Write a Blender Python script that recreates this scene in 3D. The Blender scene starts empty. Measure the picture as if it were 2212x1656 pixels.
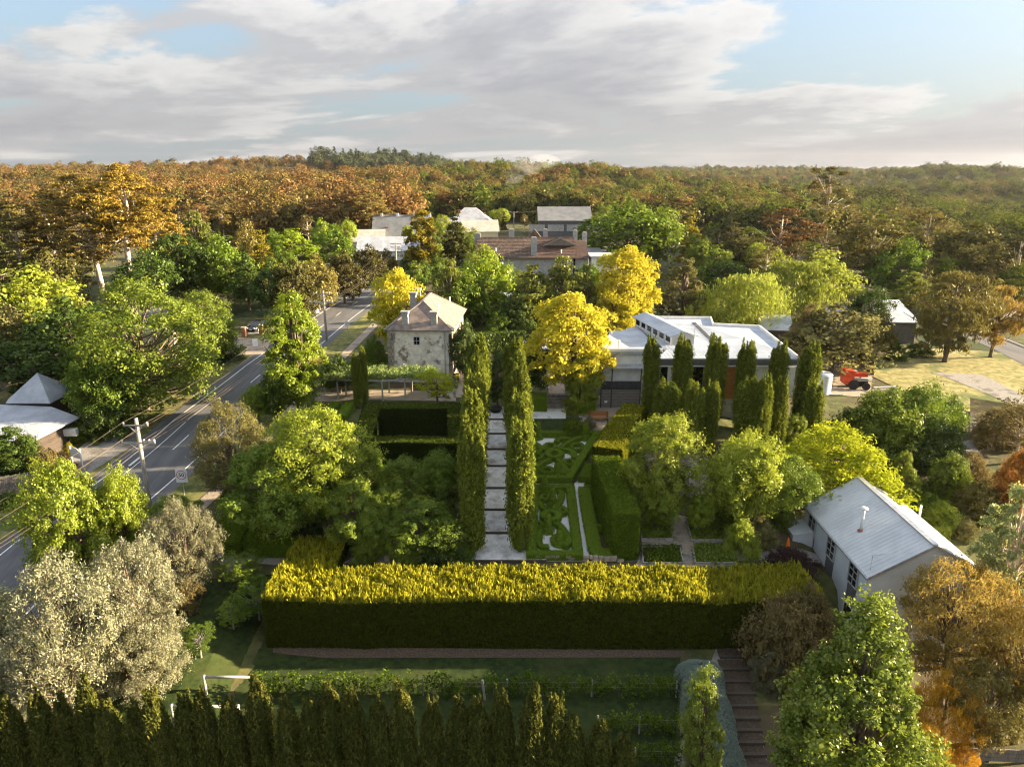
import bpy, math, random
import numpy as np

SC = bpy.context.scene
COL = SC.collection
rad = math.radians

# ---------------------------------------------------------------- camera, world, sun, exposure
H_CAM, PITCH, FOC = 29.0, 16.8, 1533.0           # camera height (m), downward tilt, focal length for a 2212 px wide plan
cam_d = bpy.data.cameras.new("camera"); cam = bpy.data.objects.new("camera", cam_d); COL.objects.link(cam)
cam.location = (0, 0, H_CAM); cam.rotation_euler = (rad(90 - PITCH), 0, 0)
cam_d.sensor_fit = 'HORIZONTAL'; cam_d.angle = 2 * math.atan(1106 / FOC)
cam_d.clip_start = 0.5; cam_d.clip_end = 20000
SC.camera = cam

SUN_EL, SUN_AZ = 14.5, 7.0                       # elevation; degrees ahead of due right
sd = (math.cos(rad(SUN_EL)) * math.cos(rad(SUN_AZ)), math.cos(rad(SUN_EL)) * math.sin(rad(SUN_AZ)), math.sin(rad(SUN_EL)))
world = bpy.data.worlds.new("World"); SC.world = world; world.use_nodes = True
wn, wl = world.node_tree.nodes, world.node_tree.links
wn.clear()
def N(tree, typ, **kw):
    n = tree.nodes.new(typ)
    for k, v in kw.items():
        if k.startswith('i_'):
            key = k[2:]
            n.inputs[int(key) if key.isdigit() else key].default_value = v
        else:
            setattr(n, k, v)
    return n
def math_node(tree, op, a, b=None, clamp=False):
    n = tree.nodes.new('ShaderNodeMath'); n.operation = op; n.use_clamp = clamp
    for i, s in enumerate((a, b)):
        if s is None: continue
        if isinstance(s, (int, float)): n.inputs[i].default_value = s
        else: tree.links.new(s, n.inputs[i])
    return n.outputs[0]
def maprange(tree, v, a, b, c=0.0, d=1.0, smooth=True):
    n = tree.nodes.new('ShaderNodeMapRange')
    if smooth: n.interpolation_type = 'SMOOTHSTEP'
    tree.links.new(v, n.inputs[0])
    for i, k in zip((1, 2, 3, 4), (a, b, c, d)): n.inputs[i].default_value = k
    return n.outputs[0]
def mixcol(tree, fac, a, b):
    n = tree.nodes.new('ShaderNodeMix'); n.data_type = 'RGBA'
    for i, s in ((0, fac), (6, a), (7, b)):
        if isinstance(s, (int, float)): n.inputs[i].default_value = s
        elif isinstance(s, tuple): n.inputs[i].default_value = (*s, 1) if len(s) == 3 else s
        else: tree.links.new(s, n.inputs[i])
    return n.outputs[2]
def build_world():
    T = world.node_tree
    sky = N(T, 'ShaderNodeTexSky'); sky.sky_type = 'NISHITA'; sky.sun_disc = False
    sky.sun_elevation = rad(SUN_EL); sky.sun_rotation = math.atan2(sd[0], sd[1])
    sky.altitude = 500; sky.air_density = 1.0; sky.dust_density = 2.5; sky.ozone_density = 1.5
    tc = N(T, 'ShaderNodeTexCoord')
    sep = N(T, 'ShaderNodeSeparateXYZ'); T.links.new(tc.outputs['Generated'], sep.inputs[0])
    zz = math_node(T, 'MAXIMUM', sep.outputs[2], 0.0)
    # cloud banks at a finite height: their features shrink towards the skyline
    hor = math_node(T, 'SQRT', math_node(T, 'ADD', math_node(T, 'MULTIPLY', sep.outputs[0], sep.outputs[0]), math_node(T, 'MULTIPLY', sep.outputs[1], sep.outputs[1])))
    hor = math_node(T, 'ADD', hor, 0.15)
    lg = math_node(T, 'MULTIPLY', math_node(T, 'LOGARITHM', math_node(T, 'ADD', zz, 0.06), math.e), CLOUD_V)
    px = math_node(T, 'MULTIPLY', math_node(T, 'DIVIDE', sep.outputs[0], hor), CLOUD_U); py = math_node(T, 'MULTIPLY', math_node(T, 'DIVIDE', sep.outputs[1], hor), CLOUD_U)
    def field(ox, oz):
        c = N(T, 'ShaderNodeCombineXYZ')
        T.links.new(math_node(T, 'ADD', math_node(T, 'ADD', px, math_node(T, 'MULTIPLY', lg, -.35)), CLOUD_OFF[0] + ox), c.inputs[0]); T.links.new(math_node(T, 'ADD', py, CLOUD_OFF[1]), c.inputs[1]); T.links.new(math_node(T, 'ADD', lg, oz), c.inputs[2])
        a = N(T, 'ShaderNodeTexNoise', noise_dimensions='3D', i_Scale=1.0, i_Detail=8.0, i_Roughness=0.58, i_Distortion=0.25)
        T.links.new(c.outputs[0], a.inputs['Vector'])
        b = N(T, 'ShaderNodeTexNoise', noise_dimensions='3D', i_Scale=.42, i_Detail=2.0)
        T.links.new(c.outputs[0], b.inputs['Vector'])
        s = math_node(T, 'ADD', math_node(T, 'MULTIPLY', a.outputs[0], 0.6), math_node(T, 'MULTIPLY', b.outputs[0], 0.4))
        # the cloud deck closes up towards the skyline, seen at a shallow angle
        lift = maprange(T, sep.outputs[2], 0.10, 0.0, 0.0, 0.10)
        return math_node(T, 'ADD', s, lift)
    d0 = field(0, 0); d1 = field(0.16, 0.20)
    cover = maprange(T, d0, CLOUD_TH, CLOUD_TH + .045)
    thick = maprange(T, d0, CLOUD_TH + .03, CLOUD_TH + .16)
    lit = maprange(T, math_node(T, 'SUBTRACT', d0, d1), -0.03, 0.045)
    base = mixcol(T, thick, (1.0, .985, .96), (.58, .585, .63))
    base = mixcol(T, lit, mixcol(T, 0.55, base, (.44, .455, .51)), base)
    sunv = N(T, 'ShaderNodeVectorMath', operation='DOT_PRODUCT'); T.links.new(tc.outputs['Generated'], sunv.inputs[0]); sunv.inputs[1].default_value = sd
    glow = maprange(T, sunv.outputs['Value'], 0.2, 0.98, 1.0, 1.3)
    zen = math_node(T, 'ADD', math_node(T, 'MULTIPLY', zz, 2.0), 1.0)      # cloudy skies are about three times brighter overhead than at the skyline
    cl = N(T, 'ShaderNodeVectorMath', operation='SCALE'); T.links.new(base, cl.inputs[0]); T.links.new(math_node(T, 'MULTIPLY', math_node(T, 'MULTIPLY', glow, zen), CLOUD_LUM), cl.inputs['Scale'])
    # thin high veil, denser low in the sky
    veil = maprange(T, sep.outputs[2], 0.0, 0.30, 0.80, 0.30)
    vl = N(T, 'ShaderNodeVectorMath', operation='SCALE'); vl.inputs[0].default_value = VEIL; T.links.new(zen, vl.inputs['Scale'])
    skyv = mixcol(T, veil, sky.outputs[0], vl.outputs[0])
    col = mixcol(T, math_node(T, 'MULTIPLY', cover, 0.95), skyv, cl.outputs[0])
    bg = N(T, 'ShaderNodeBackground'); bg.inputs[1].default_value = SKY_STRENGTH
    T.links.new(col, bg.inputs[0])
    out = N(T, 'ShaderNodeOutputWorld'); T.links.new(bg.outputs[0], out.inputs[0])
CLOUD_OFF, CLOUD_U, CLOUD_V, CLOUD_TH, CLOUD_LUM = (41.4, 15.3), 3.5, 1.9, 0.49, 2.2
VEIL, SKY_STRENGTH = (1.0, 1.2, 1.46), 0.05
build_world()
world.cycles.sampling_method = 'MANUAL'; world.cycles.sample_map_resolution = 512
sun_d = bpy.data.lights.new("sun", 'SUN'); sun_d.energy = 4.6; sun_d.angle = rad(0.6); sun_d.color = (1.0, .80, .53)
sun = bpy.data.objects.new("sun", sun_d); COL.objects.link(sun)
from mathutils import Vector, Matrix
sun.rotation_euler = Vector(sd).to_track_quat('Z', 'Y').to_euler()
vs = SC.view_settings; vs.view_transform = 'Standard'; vs.look = 'None'; vs.exposure = 2.6; vs.gamma = 1.0; vs.use_curve_mapping = False
SC.cycles.use_denoising = True; SC.cycles.filter_width = 1.15; SC.cycles.max_bounces = 5; SC.cycles.diffuse_bounces = 3; SC.cycles.glossy_bounces = 2
SC.cycles.transmission_bounces = 3; SC.cycles.transparent_max_bounces = 4; SC.cycles.volume_bounces = 0
SC.cycles.use_adaptive_sampling = True; SC.cycles.adaptive_threshold = 0.02
SC.cycles.sample_clamp_indirect = 4.0

# ---------------------------------------------------------------- survey: ground heights and plan points
S = 1.45
def _lerp(x, xs, ys):
    return np.interp(x, xs, ys)
def _sm(x, a, b):
    t = np.clip((np.asarray(x, float) - a) / (b - a), 0, 1)
    return t * t * (3 - 2 * t)
def terrain0(x, y):
    """Ground height in metres: a terraced garden slope, the road side on the left, a valley and wooded hills beyond."""
    x = np.asarray(x, float); y = np.asarray(y, float)
    gard = np.where(y < 32.0, _lerp(y, [0, 20, 26, 29, 31.4], [-3.2, -3.0, -2.2, -2.0, -1.95]), 0.0)
    gard = np.where(y >= 31.4, _lerp(y, [31.4, 32.2, 33.6, 49.5, 62, 90, 120], [-1.95, 0, 0, 2.5, 3.0, 3.6, 4.5]), gard)
    side = _lerp(y, [0, 20, 26, 34, 49.5, 62, 90, 120], [-3.0, -2.6, -1.6, 0.0, 2.2, 2.9, 3.6, 4.5])
    right = _lerp(y, [0, 20, 26, 36, 49.5, 62, 90, 120], [-3.6, -3.4, -2.9, -1.4, 1.0, 1.8, 2.0, 1.5])
    near = side + (gard - side) * _sm(x, -14.5, -12.0)
    near = near + (right - near) * _sm(x, 15.0, 20.0)
    a = x / np.maximum(y, 1.0)
    A = [-1.2, -.7, -.45, -.25, -.17, -.08, 0.05, .25, .5, .8, 1.2]
    v = _lerp(a, A, [2, 3, 4, 5, 6, 6, 6, 3, -3, -9, -10])
    c = _lerp(a, A, [14, 13, 11, 13, 12, 9, 7, 3, 1, 4, 6])
    d = _lerp(a, A, [12, 10, 9, 20, 28, 22, 14, 13, 13, 14, 20])
    w0 = _sm(y, 120, 270); w1 = _sm(y, 270, 620); w2 = _sm(y, 620, 1250)
    far = v + (c - v) * w1; far = far + (d - far) * w2
    roll = 2.2 * np.sin(x * .021 + 1.3) * np.sin(y * .013 + .4) * _sm(y, 200, 500)
    roll = roll + (2.6 * np.sin(x * .0113 + .6) * np.cos(y * .0061) + 1.7 * np.sin(x * .027 + y * .009 + 2.0)) * _sm(y, 380, 800)
    ridge = 8 * (.5 + .5 * np.sin(7 * a + 1.0)) * np.exp(-((y - 430 - 70 * np.sin(4 * a)) / 85) ** 2) + 12 * (.5 + .5 * np.sin(6 * a + 3.4)) * np.exp(-((y - 820 - 120 * np.sin(5 * a + 1)) / 150) ** 2) - 8 * np.exp(-((y - 600) / 90) ** 2)
    return near + (far - near) * w0 + roll + ridge * _sm(y, 230, 330)
def terrain(x, y):
    return S * terrain0(np.asarray(x, float) / S, np.asarray(y, float) / S)
def tz(x, y): return float(terrain(x, y))
_P = rad(PITCH)
def ray(u, v):
    xv = (u - 1106) / FOC; yv = (v - 828) / FOC
    return np.array([xv, math.cos(_P) - yv * math.sin(_P), -math.sin(_P) - yv * math.cos(_P)])
_TS = np.concatenate([np.arange(15, 300, .06), np.arange(300, 6000, 2.)])
def ground(u, v, lift=0.0):
    d = ray(u, v)
    z = H_CAM + _TS * d[2]; below = z < terrain(_TS * d[0], _TS * d[1]) + lift
    t = _TS[np.argmax(below)] if below.any() else 3000.0
    return Vector((t * d[0], t * d[1], H_CAM + t * d[2]))
def atz(u, v, z):
    d = ray(u, v); t = (z - H_CAM) / d[2]; return Vector((t * d[0], t * d[1], z))
def aty(u, v, Y):
    d = ray(u, v); t = Y / d[1]; return Vector((t * d[0], Y, H_CAM + t * d[2]))
def depth(p): return p[1] * math.cos(_P) - (p[2] - H_CAM) * math.sin(_P)
def mpp(p): return depth(p) / FOC          # metres per plan pixel at a point

# ---------------------------------------------------------------- materials
MATS = {}
def new_mat(name):
    m = bpy.data.materials.new(name); m.use_nodes = True; m.node_tree.nodes.clear(); MATS[name] = m
    return m, m.node_tree
def leaf_mat(name, a, b, transl=.35, gloss=.0, var=.25):
    m, T = new_mat(name)
    at = N(T, 'ShaderNodeAttribute', attribute_name='tint')
    oi = N(T, 'ShaderNodeObjectInfo')
    c = mixcol(T, at.outputs['Fac'], a, b)
    hsv = N(T, 'ShaderNodeHueSaturation')
    T.links.new(c, hsv.inputs['Color'])
    T.links.new(maprange(T, oi.outputs['Random'], 0, 1, 1 - var, 1 + var, False), hsv.inputs['Value'])
    mr = math_node(T, 'FRACT', math_node(T, 'MULTIPLY', oi.outputs['Random'], 7.31))
    T.links.new(maprange(T, mr, 0, 1, .5 - .03 * var, .5 + .03 * var, False), hsv.inputs['Hue'])
    df = N(T, 'ShaderNodeBsdfDiffuse'); tr = N(T, 'ShaderNodeBsdfTranslucent')
    T.links.new(hsv.outputs[0], df.inputs[0]); T.links.new(hsv.outputs[0], tr.inputs[0])
    mx = N(T, 'ShaderNodeMixShader', i_0=transl); T.links.new(df.outputs[0], mx.inputs[1]); T.links.new(tr.outputs[0], mx.inputs[2])
    o = N(T, 'ShaderNodeOutputMaterial'); last = mx.outputs[0]
    if gloss:
        gl = N(T, 'ShaderNodeBsdfGlossy', i_Roughness=.42); m2 = N(T, 'ShaderNodeMixShader', i_0=gloss)
        T.links.new(last, m2.inputs[1]); T.links.new(gl.outputs[0], m2.inputs[2]); last = m2.outputs[0]
    T.links.new(last, o.inputs[0])
    return m
def surf_mat(name, a, b, scale=2.0, detail=4, rough=.8, bump=0.0, bscale=20.0, metal=0.0, c=None, cscale=.3, cth=(.5, .65), stretch=None, wave=None, lo=.35, hi=.65, spec=.3):
    """A surface of two tones mixed by noise, optionally with a third tone in patches, bump and ribs."""
    m, T = new_mat(name)
    tc = N(T, 'ShaderNodeTexCoord'); vec = tc.outputs['Object']
    if stretch:
        mp = N(T, 'ShaderNodeMapping'); mp.inputs['Scale'].default_value = stretch; T.links.new(vec, mp.inputs[0]); vec = mp.outputs[0]
    n1 = N(T, 'ShaderNodeTexNoise', i_Scale=scale, i_Detail=detail, i_Roughness=.62); T.links.new(vec, n1.inputs['Vector'])
    col = mixcol(T, maprange(T, n1.outputs[0], lo, hi), a, b)
    if c:
        n2 = N(T, 'ShaderNodeTexNoise', i_Scale=cscale, i_Detail=6.0, i_Roughness=.6); T.links.new(vec, n2.inputs['Vector'])
        col = mixcol(T, maprange(T, n2.outputs[0], *cth), col, c)
    p = N(T, 'ShaderNodeBsdfPrincipled', i_Roughness=rough, i_Metallic=metal)
    p.inputs['Specular IOR Level'].default_value = spec
    T.links.new(col, p.inputs['Base Color'])
    hgt = None
    if bump:
        n3 = N(T, 'ShaderNodeTexNoise', i_Scale=bscale, i_Detail=4.0); T.links.new(vec, n3.inputs['Vector'])
        bp = N(T, 'ShaderNodeBump', i_Strength=bump, i_Distance=.06); T.links.new(n3.outputs[0], bp.inputs['Height']); T.links.new(bp.outputs[0], p.inputs['Normal']); hgt = bp
    if wave:
        axis, wscale, wstr = wave
        w = N(T, 'ShaderNodeTexWave', wave_type='BANDS', bands_direction=axis, i_Scale=wscale, i_Distortion=0.0); T.links.new(tc.outputs['Object'], w.inputs['Vector'])
        bp = N(T, 'ShaderNodeBump', i_Strength=wstr, i_Distance=.05); T.links.new(w.outputs[0], bp.inputs['Height']); T.links.new(bp.outputs[0], p.inputs['Normal'])
        if hgt: T.links.new(hgt.outputs[0], bp.inputs['Normal'])
    o = N(T, 'ShaderNodeOutputMaterial'); T.links.new(p.outputs[0], o.inputs[0])
    return m
# foliage
for nm, a, b, tr, gl, va in [
    ('lime', (0.155, 0.237, 0.012), (0.319, 0.399, 0.026), .4, .03, .1), ('maple', (0.145, 0.205, 0.012), (0.290, 0.334, 0.026), .4, .03, .1),
    ('golden', (.36, .34, .02), (.76, .66, .08), .42, .0, .12), ('honey', (0.254, 0.297, 0.018), (0.470, 0.488, 0.036), .42, .0, .1),
    ('green', (0.058, 0.108, 0.010), (0.165, 0.237, 0.022), .33, .02, .2), ('dark', (0.034, 0.060, 0.010), (0.097, 0.146, 0.022), .25, .02, .2),
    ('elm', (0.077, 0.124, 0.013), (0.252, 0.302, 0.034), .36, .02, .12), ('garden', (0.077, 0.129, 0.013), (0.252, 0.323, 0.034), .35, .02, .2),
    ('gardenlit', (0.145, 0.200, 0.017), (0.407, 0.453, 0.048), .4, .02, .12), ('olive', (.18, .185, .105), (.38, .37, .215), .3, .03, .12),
    ('greyolive', (.11, .12, .07), (.27, .25, .14), .3, .02, .15), ('gum', (.115, .088, .022), (.275, .195, .045), .28, .02, .2),
    ('gumgreen', (.10, .095, .022), (.26, .215, .05), .28, .02, .2), ('gumdark', (.06, .06, .018), (.16, .14, .04), .25, .01, .25),
    ('rust', (.125, .074, .024), (.28, .17, .055), .28, .01, .28), ('birch', (0.135, 0.162, 0.030), (0.329, 0.356, 0.068), .4, .02, .12),
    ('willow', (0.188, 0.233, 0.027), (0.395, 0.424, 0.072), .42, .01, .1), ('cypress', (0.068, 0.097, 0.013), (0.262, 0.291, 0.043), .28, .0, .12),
    ('conifer', (.03, .036, .012), (.09, .09, .026), .15, .0, .2), ('goldcon', (.17, .15, .018), (.36, .29, .035), .25, .0, .15),
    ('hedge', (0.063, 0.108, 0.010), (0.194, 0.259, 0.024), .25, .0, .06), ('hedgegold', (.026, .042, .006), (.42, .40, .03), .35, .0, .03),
    ('box', (0.117, 0.189, 0.019), (0.271, 0.367, 0.039), .25, .0, .06), ('bronze', (.12, .10, .042), (.25, .195, .075), .3, .0, .15),
    ('amber', (.32, .18, .02), (.66, .38, .04), .4, .0, .1), ('feather', (.21, .155, .04), (.43, .31, .08), .38, .0, .12),
    ('poplar', (0.073, 0.114, 0.013), (0.290, 0.345, 0.043), .38, .03, .1), ('palebirch', (0.188, 0.223, 0.063), (0.470, 0.498, 0.180), .4, .05, .1),
    ('maroon', (.028, .018, .018), (.07, .042, .036), .2, .0, .1), ('orangeleaf', (.26, .12, .03), (.46, .22, .05), .4, .0, .1),
    ('lavender', (.13, .17, .14), (.24, .29, .24), .2, .0, .08), ('wisteria', (0.125, 0.183, 0.051), (0.290, 0.367, 0.128), .4, .0, .08),
    ('vine', (0.044, 0.081, 0.009), (0.145, 0.205, 0.021), .38, .0, .1), ('cordyline', (.20, .19, .05), (.50, .44, .14), .3, .03, .05),
    ('greybush', (.12, .12, .045), (.30, .27, .10), .3, .0, .15), ('twiggy', (.25, .23, .18), (.45, .40, .32), .1, .0, .1),
    ('hedgeshade', (.016, .028, .007), (.15, .19, .024), .2, .0, .04), ('gumgold', (.19, .135, .028), (.46, .32, .06), .3, .0, .1), ('hillgreen', (0.063, 0.086, 0.015), (0.174, 0.205, 0.036), .28, .0, .25), ('hilldark', (.04, .05, .018), (.11, .115, .034), .25, .0, .25), ('cypressdark', (.028, .042, .010), (.15, .15, .03), .2, .0, .12), ('pinegreen', (.05, .065, .035), (.13, .15, .075), .2, .0, .2),
]: leaf_mat('leaf_' + nm, a, b, tr, gl, va)
# bark and built surfaces
surf_mat('bark', (.09, .065, .045), (.17, .13, .095), 6, stretch=(1, 1, .3), bump=.5, bscale=12)
surf_mat('bark_white', (.42, .34, .26), (.66, .56, .45), 1.6, stretch=(1, 1, .3), c=(.24, .15, .09), cscale=1.2, cth=(.58, .66))
surf_mat('bark_grey', (.24, .22, .19), (.38, .35, .31), 4)
surf_mat('asphalt', (.10, .10, .103), (.135, .134, .136), 1.2, 6, .9, .3, 60, c=(.15, .147, .145), cscale=.5, cth=(.52, .68), stretch=(1, .12, 1))
surf_mat('line_paint', (.62, .62, .60), (.78, .78, .76), 5, 5, .6)
surf_mat('gravel', (.20, .185, .165), (.34, .32, .29), 9, 6, .95, .4, 40, c=(.15, .135, .115), cscale=.6)
surf_mat('white_gravel', (.60, .60, .585), (.76, .76, .745), 12, 6, .95, .4, 50, c=(.36, .33, .29), cscale=.8, cth=(.52, .7))
surf_mat('tan_gravel', (.27, .22, .165), (.40, .335, .26), 8, 6, .95, .4, 40, c=(.20, .165, .12), cscale=.7)
surf_mat('step_stone', (.56, .55, .52), (.74, .73, .70), 1.4, 8, .9, .2, 30, c=(.26, .235, .20), cscale=.55, cth=(.5, .72))
surf_mat('sleeper', (.05, .04, .03), (.10, .078, .058), 6, stretch=(1, 6, 6))
surf_mat('old_timber', (.28, .26, .235), (.44, .41, .37), 5, stretch=(.5, 4, 4), bump=.3, bscale=20)
surf_mat('mulch', (.07, .05, .035), (.15, .105, .07), 9, 6, .95, .6, 30)
surf_mat('soil', (.045, .034, .022), (.09, .065, .042), 6, 6, .95, .5, 25)
surf_mat('lawn', (.013, .028, .004), (.036, .056, .009), 2.2, 8, .95, .5, 45, c=(.052, .062, .014), cscale=.22, cth=(.48, .7))
surf_mat('dry_grass', (.17, .165, .045), (.36, .31, .13), 1.1, 8, .95, .5, 40, c=(.10, .125, .03), cscale=.16, cth=(.50, .62))
surf_mat('verge_grass', (.10, .115, .028), (.24, .215, .075), 1.5, 8, .95, .5, 40, c=(.065, .09, .02), cscale=.3)
surf_mat('forest_floor', (.05, .048, .018), (.12, .09, .04), .35, 8, .95)
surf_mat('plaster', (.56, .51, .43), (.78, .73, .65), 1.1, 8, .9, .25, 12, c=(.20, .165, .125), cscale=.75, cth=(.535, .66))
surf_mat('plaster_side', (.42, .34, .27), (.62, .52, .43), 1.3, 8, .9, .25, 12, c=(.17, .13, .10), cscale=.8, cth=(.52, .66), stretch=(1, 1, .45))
surf_mat('slate_roof', (.145, .115, .10), (.25, .20, .17), 1.6, 8, .75, .25, 14, c=(.34, .23, .16), cscale=.7, cth=(.52, .7), spec=.4)
surf_mat('stone_block', (.17, .15, .12), (.31, .28, .235), 3, 6, .9, .4, 10)
surf_mat('rubble', (.27, .225, .17), (.46, .39, .31), 3, 6, .9, .5, 10)
surf_mat('chimney_render', (.30, .29, .26), (.42, .40, .365), 3)
surf_mat('white_roof', (.36, .395, .44), (.50, .53, .575), .5, 6, .5, c=(.44, .455, .48), cscale=.35, cth=(.55, .72), wave=('Y', 7.0, .10))
surf_mat('zinc_roof', (.52, .545, .575), (.62, .645, .67), .6, 5, .42, metal=.0, wave=('Y', 5.5, .35), spec=.5)
surf_mat('zinc_wall', (.56, .61, .67), (.64, .69, .75), .6, 5, .45, wave=('Y', 5.5, .35), spec=.5)
surf_mat('zinc_wall_x', (.54, .56, .58), (.62, .64, .66), .6, 5, .45, wave=('X', 5.5, .35), spec=.5)
surf_mat('iron_roof', (.34, .36, .395), (.46, .48, .515), .7, 5, .5, wave=('X', 5.0, .3), spec=.5)
surf_mat('grey_roof', (.16, .165, .17), (.22, .225, .23), .5, 5, .6, wave=('X', 4.0, .3))
surf_mat('tan_roof', (.42, .36, .30), (.55, .48, .41), .6, 5, .6)
surf_mat('tile_roof', (.075, .055, .046), (.16, .105, .078), 1.5, 8, .85, .4, 9, c=(.24, .21, .17), cscale=2.2, cth=(.57, .68))
surf_mat('red_tile', (.085, .055, .045), (.15, .088, .066), 1.8, 8, .85, .4, 9, c=(.11, .085, .07), cscale=1.4, cth=(.5, .66))
surf_mat('grey_wall', (.30, .30, .30), (.40, .40, .395), 1.5)
surf_mat('cream_wall', (.55, .50, .36), (.66, .61, .46), 1.2)
surf_mat('white_wall', (.66, .66, .64), (.78, .78, .76), 1.2)
surf_mat('dark_timber', (.045, .035, .028), (.09, .07, .055), 5, stretch=(.4, .4, 8), bump=.3)
surf_mat('grey_timber', (.19, .165, .145), (.30, .265, .235), 4, stretch=(.4, 4, 4))
surf_mat('fence_timber', (.12, .105, .09), (.21, .185, .16), 4, stretch=(5, 5, .4), bump=.3)
surf_mat('orange_timber', (.30, .12, .035), (.42, .18, .055), 4, stretch=(.4, 4, 8))
surf_mat('charcoal', (.045, .047, .05), (.065, .067, .07), 2)
surf_mat('cabin_wall', (.10, .098, .094), (.14, .135, .13), 1.5, wave=('X', 4, .4))
surf_mat('dark_fascia', (.10, .10, .105), (.13, .13, .135), 2)
surf_mat('brick', (.22, .09, .05), (.34, .15, .085), 6)
surf_mat('galv_steel', (.40, .41, .42), (.55, .56, .57), 3, rough=.4, metal=.6)
surf_mat('white_paint', (.70, .70, .69), (.80, .80, .79), 3, rough=.5)
surf_mat('sign_white', (.74, .74, .74), (.82, .82, .82), 2, rough=.45)
surf_mat('sign_red', (.50, .02, .015), (.60, .03, .02), 2, rough=.45)
surf_mat('sign_black', (.012, .012, .012), (.02, .02, .02), 2, rough=.5)
surf_mat('red_paint', (.40, .035, .012), (.55, .06, .02), 2, rough=.4, spec=.5)
surf_mat('cone_orange', (.75, .16, .01), (.85, .22, .02), 2, rough=.5)
surf_mat('rubber', (.018, .018, .018), (.032, .031, .03), 4)
surf_mat('car_black', (.010, .011, .013), (.014, .015, .017), 2, rough=.15, spec=.6)
surf_mat('car_white', (.70, .70, .71), (.76, .76, .77), 2, rough=.2, spec=.6)
surf_mat('pole_timber', (.27, .24, .21), (.42, .38, .335), 4, stretch=(4, 4, .4), bump=.3)
surf_mat('porcelain', (.62, .56, .50), (.74, .68, .62), 2, rough=.3)
surf_mat('wire_metal', (.20, .15, .11), (.30, .23, .17), 2, rough=.4, metal=.5)
surf_mat('pot_black', (.015, .014, .013), (.028, .026, .024), 2)
surf_mat('gold_paint', (.55, .40, .04), (.65, .48, .06), 2)
surf_mat('blue_wall', (.30, .42, .46), (.38, .50, .54), 2)
def glass_mat():
    m, T = new_mat('glass')
    p = N(T, 'ShaderNodeBsdfPrincipled', i_Roughness=.08); p.inputs['Base Color'].default_value = (.012, .014, .017, 1); p.inputs['Specular IOR Level'].default_value = .7
    o = N(T, 'ShaderNodeOutputMaterial'); T.links.new(p.outputs[0], o.inputs[0])
glass_mat()

# ---------------------------------------------------------------- scene objects: things, parts, labels
def tag(o, label=None, cat=None, group=None, kind=None):
    if label: o['label'] = label
    if cat: o['category'] = cat
    if group: o['group'] = group
    if kind: o['kind'] = kind
    return o
def thing(name, loc, label, cat, group=None, rz=0.0, kind=None):
    o = bpy.data.objects.new(name, None); COL.objects.link(o)
    o.location = loc; o.rotation_euler = (0, 0, rz); o.empty_display_size = .3
    return tag(o, label, cat, group, kind)
def link(name, me, mat, parent=None, loc=None, scale=None, rz=0.0):
    o = bpy.data.objects.new(name, me); COL.objects.link(o)
    if parent: o.parent = parent
    if loc is not None: o.location = loc
    if scale is not None: o.scale = scale
    if rz: o.rotation_euler = (0, 0, rz)
    if mat:
        m = MATS[mat] if isinstance(mat, str) else mat
        if not me.materials: me.materials.append(m)
        elif me.materials[0] is not m:
            o.material_slots[0].link = 'OBJECT'; o.material_slots[0].material = m
    return o
def copy_tree(o, parent=None):
    c = o.copy(); COL.objects.link(c); c.parent = parent
    for ch in list(o.children): copy_tree(ch, c)
    return c
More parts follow.
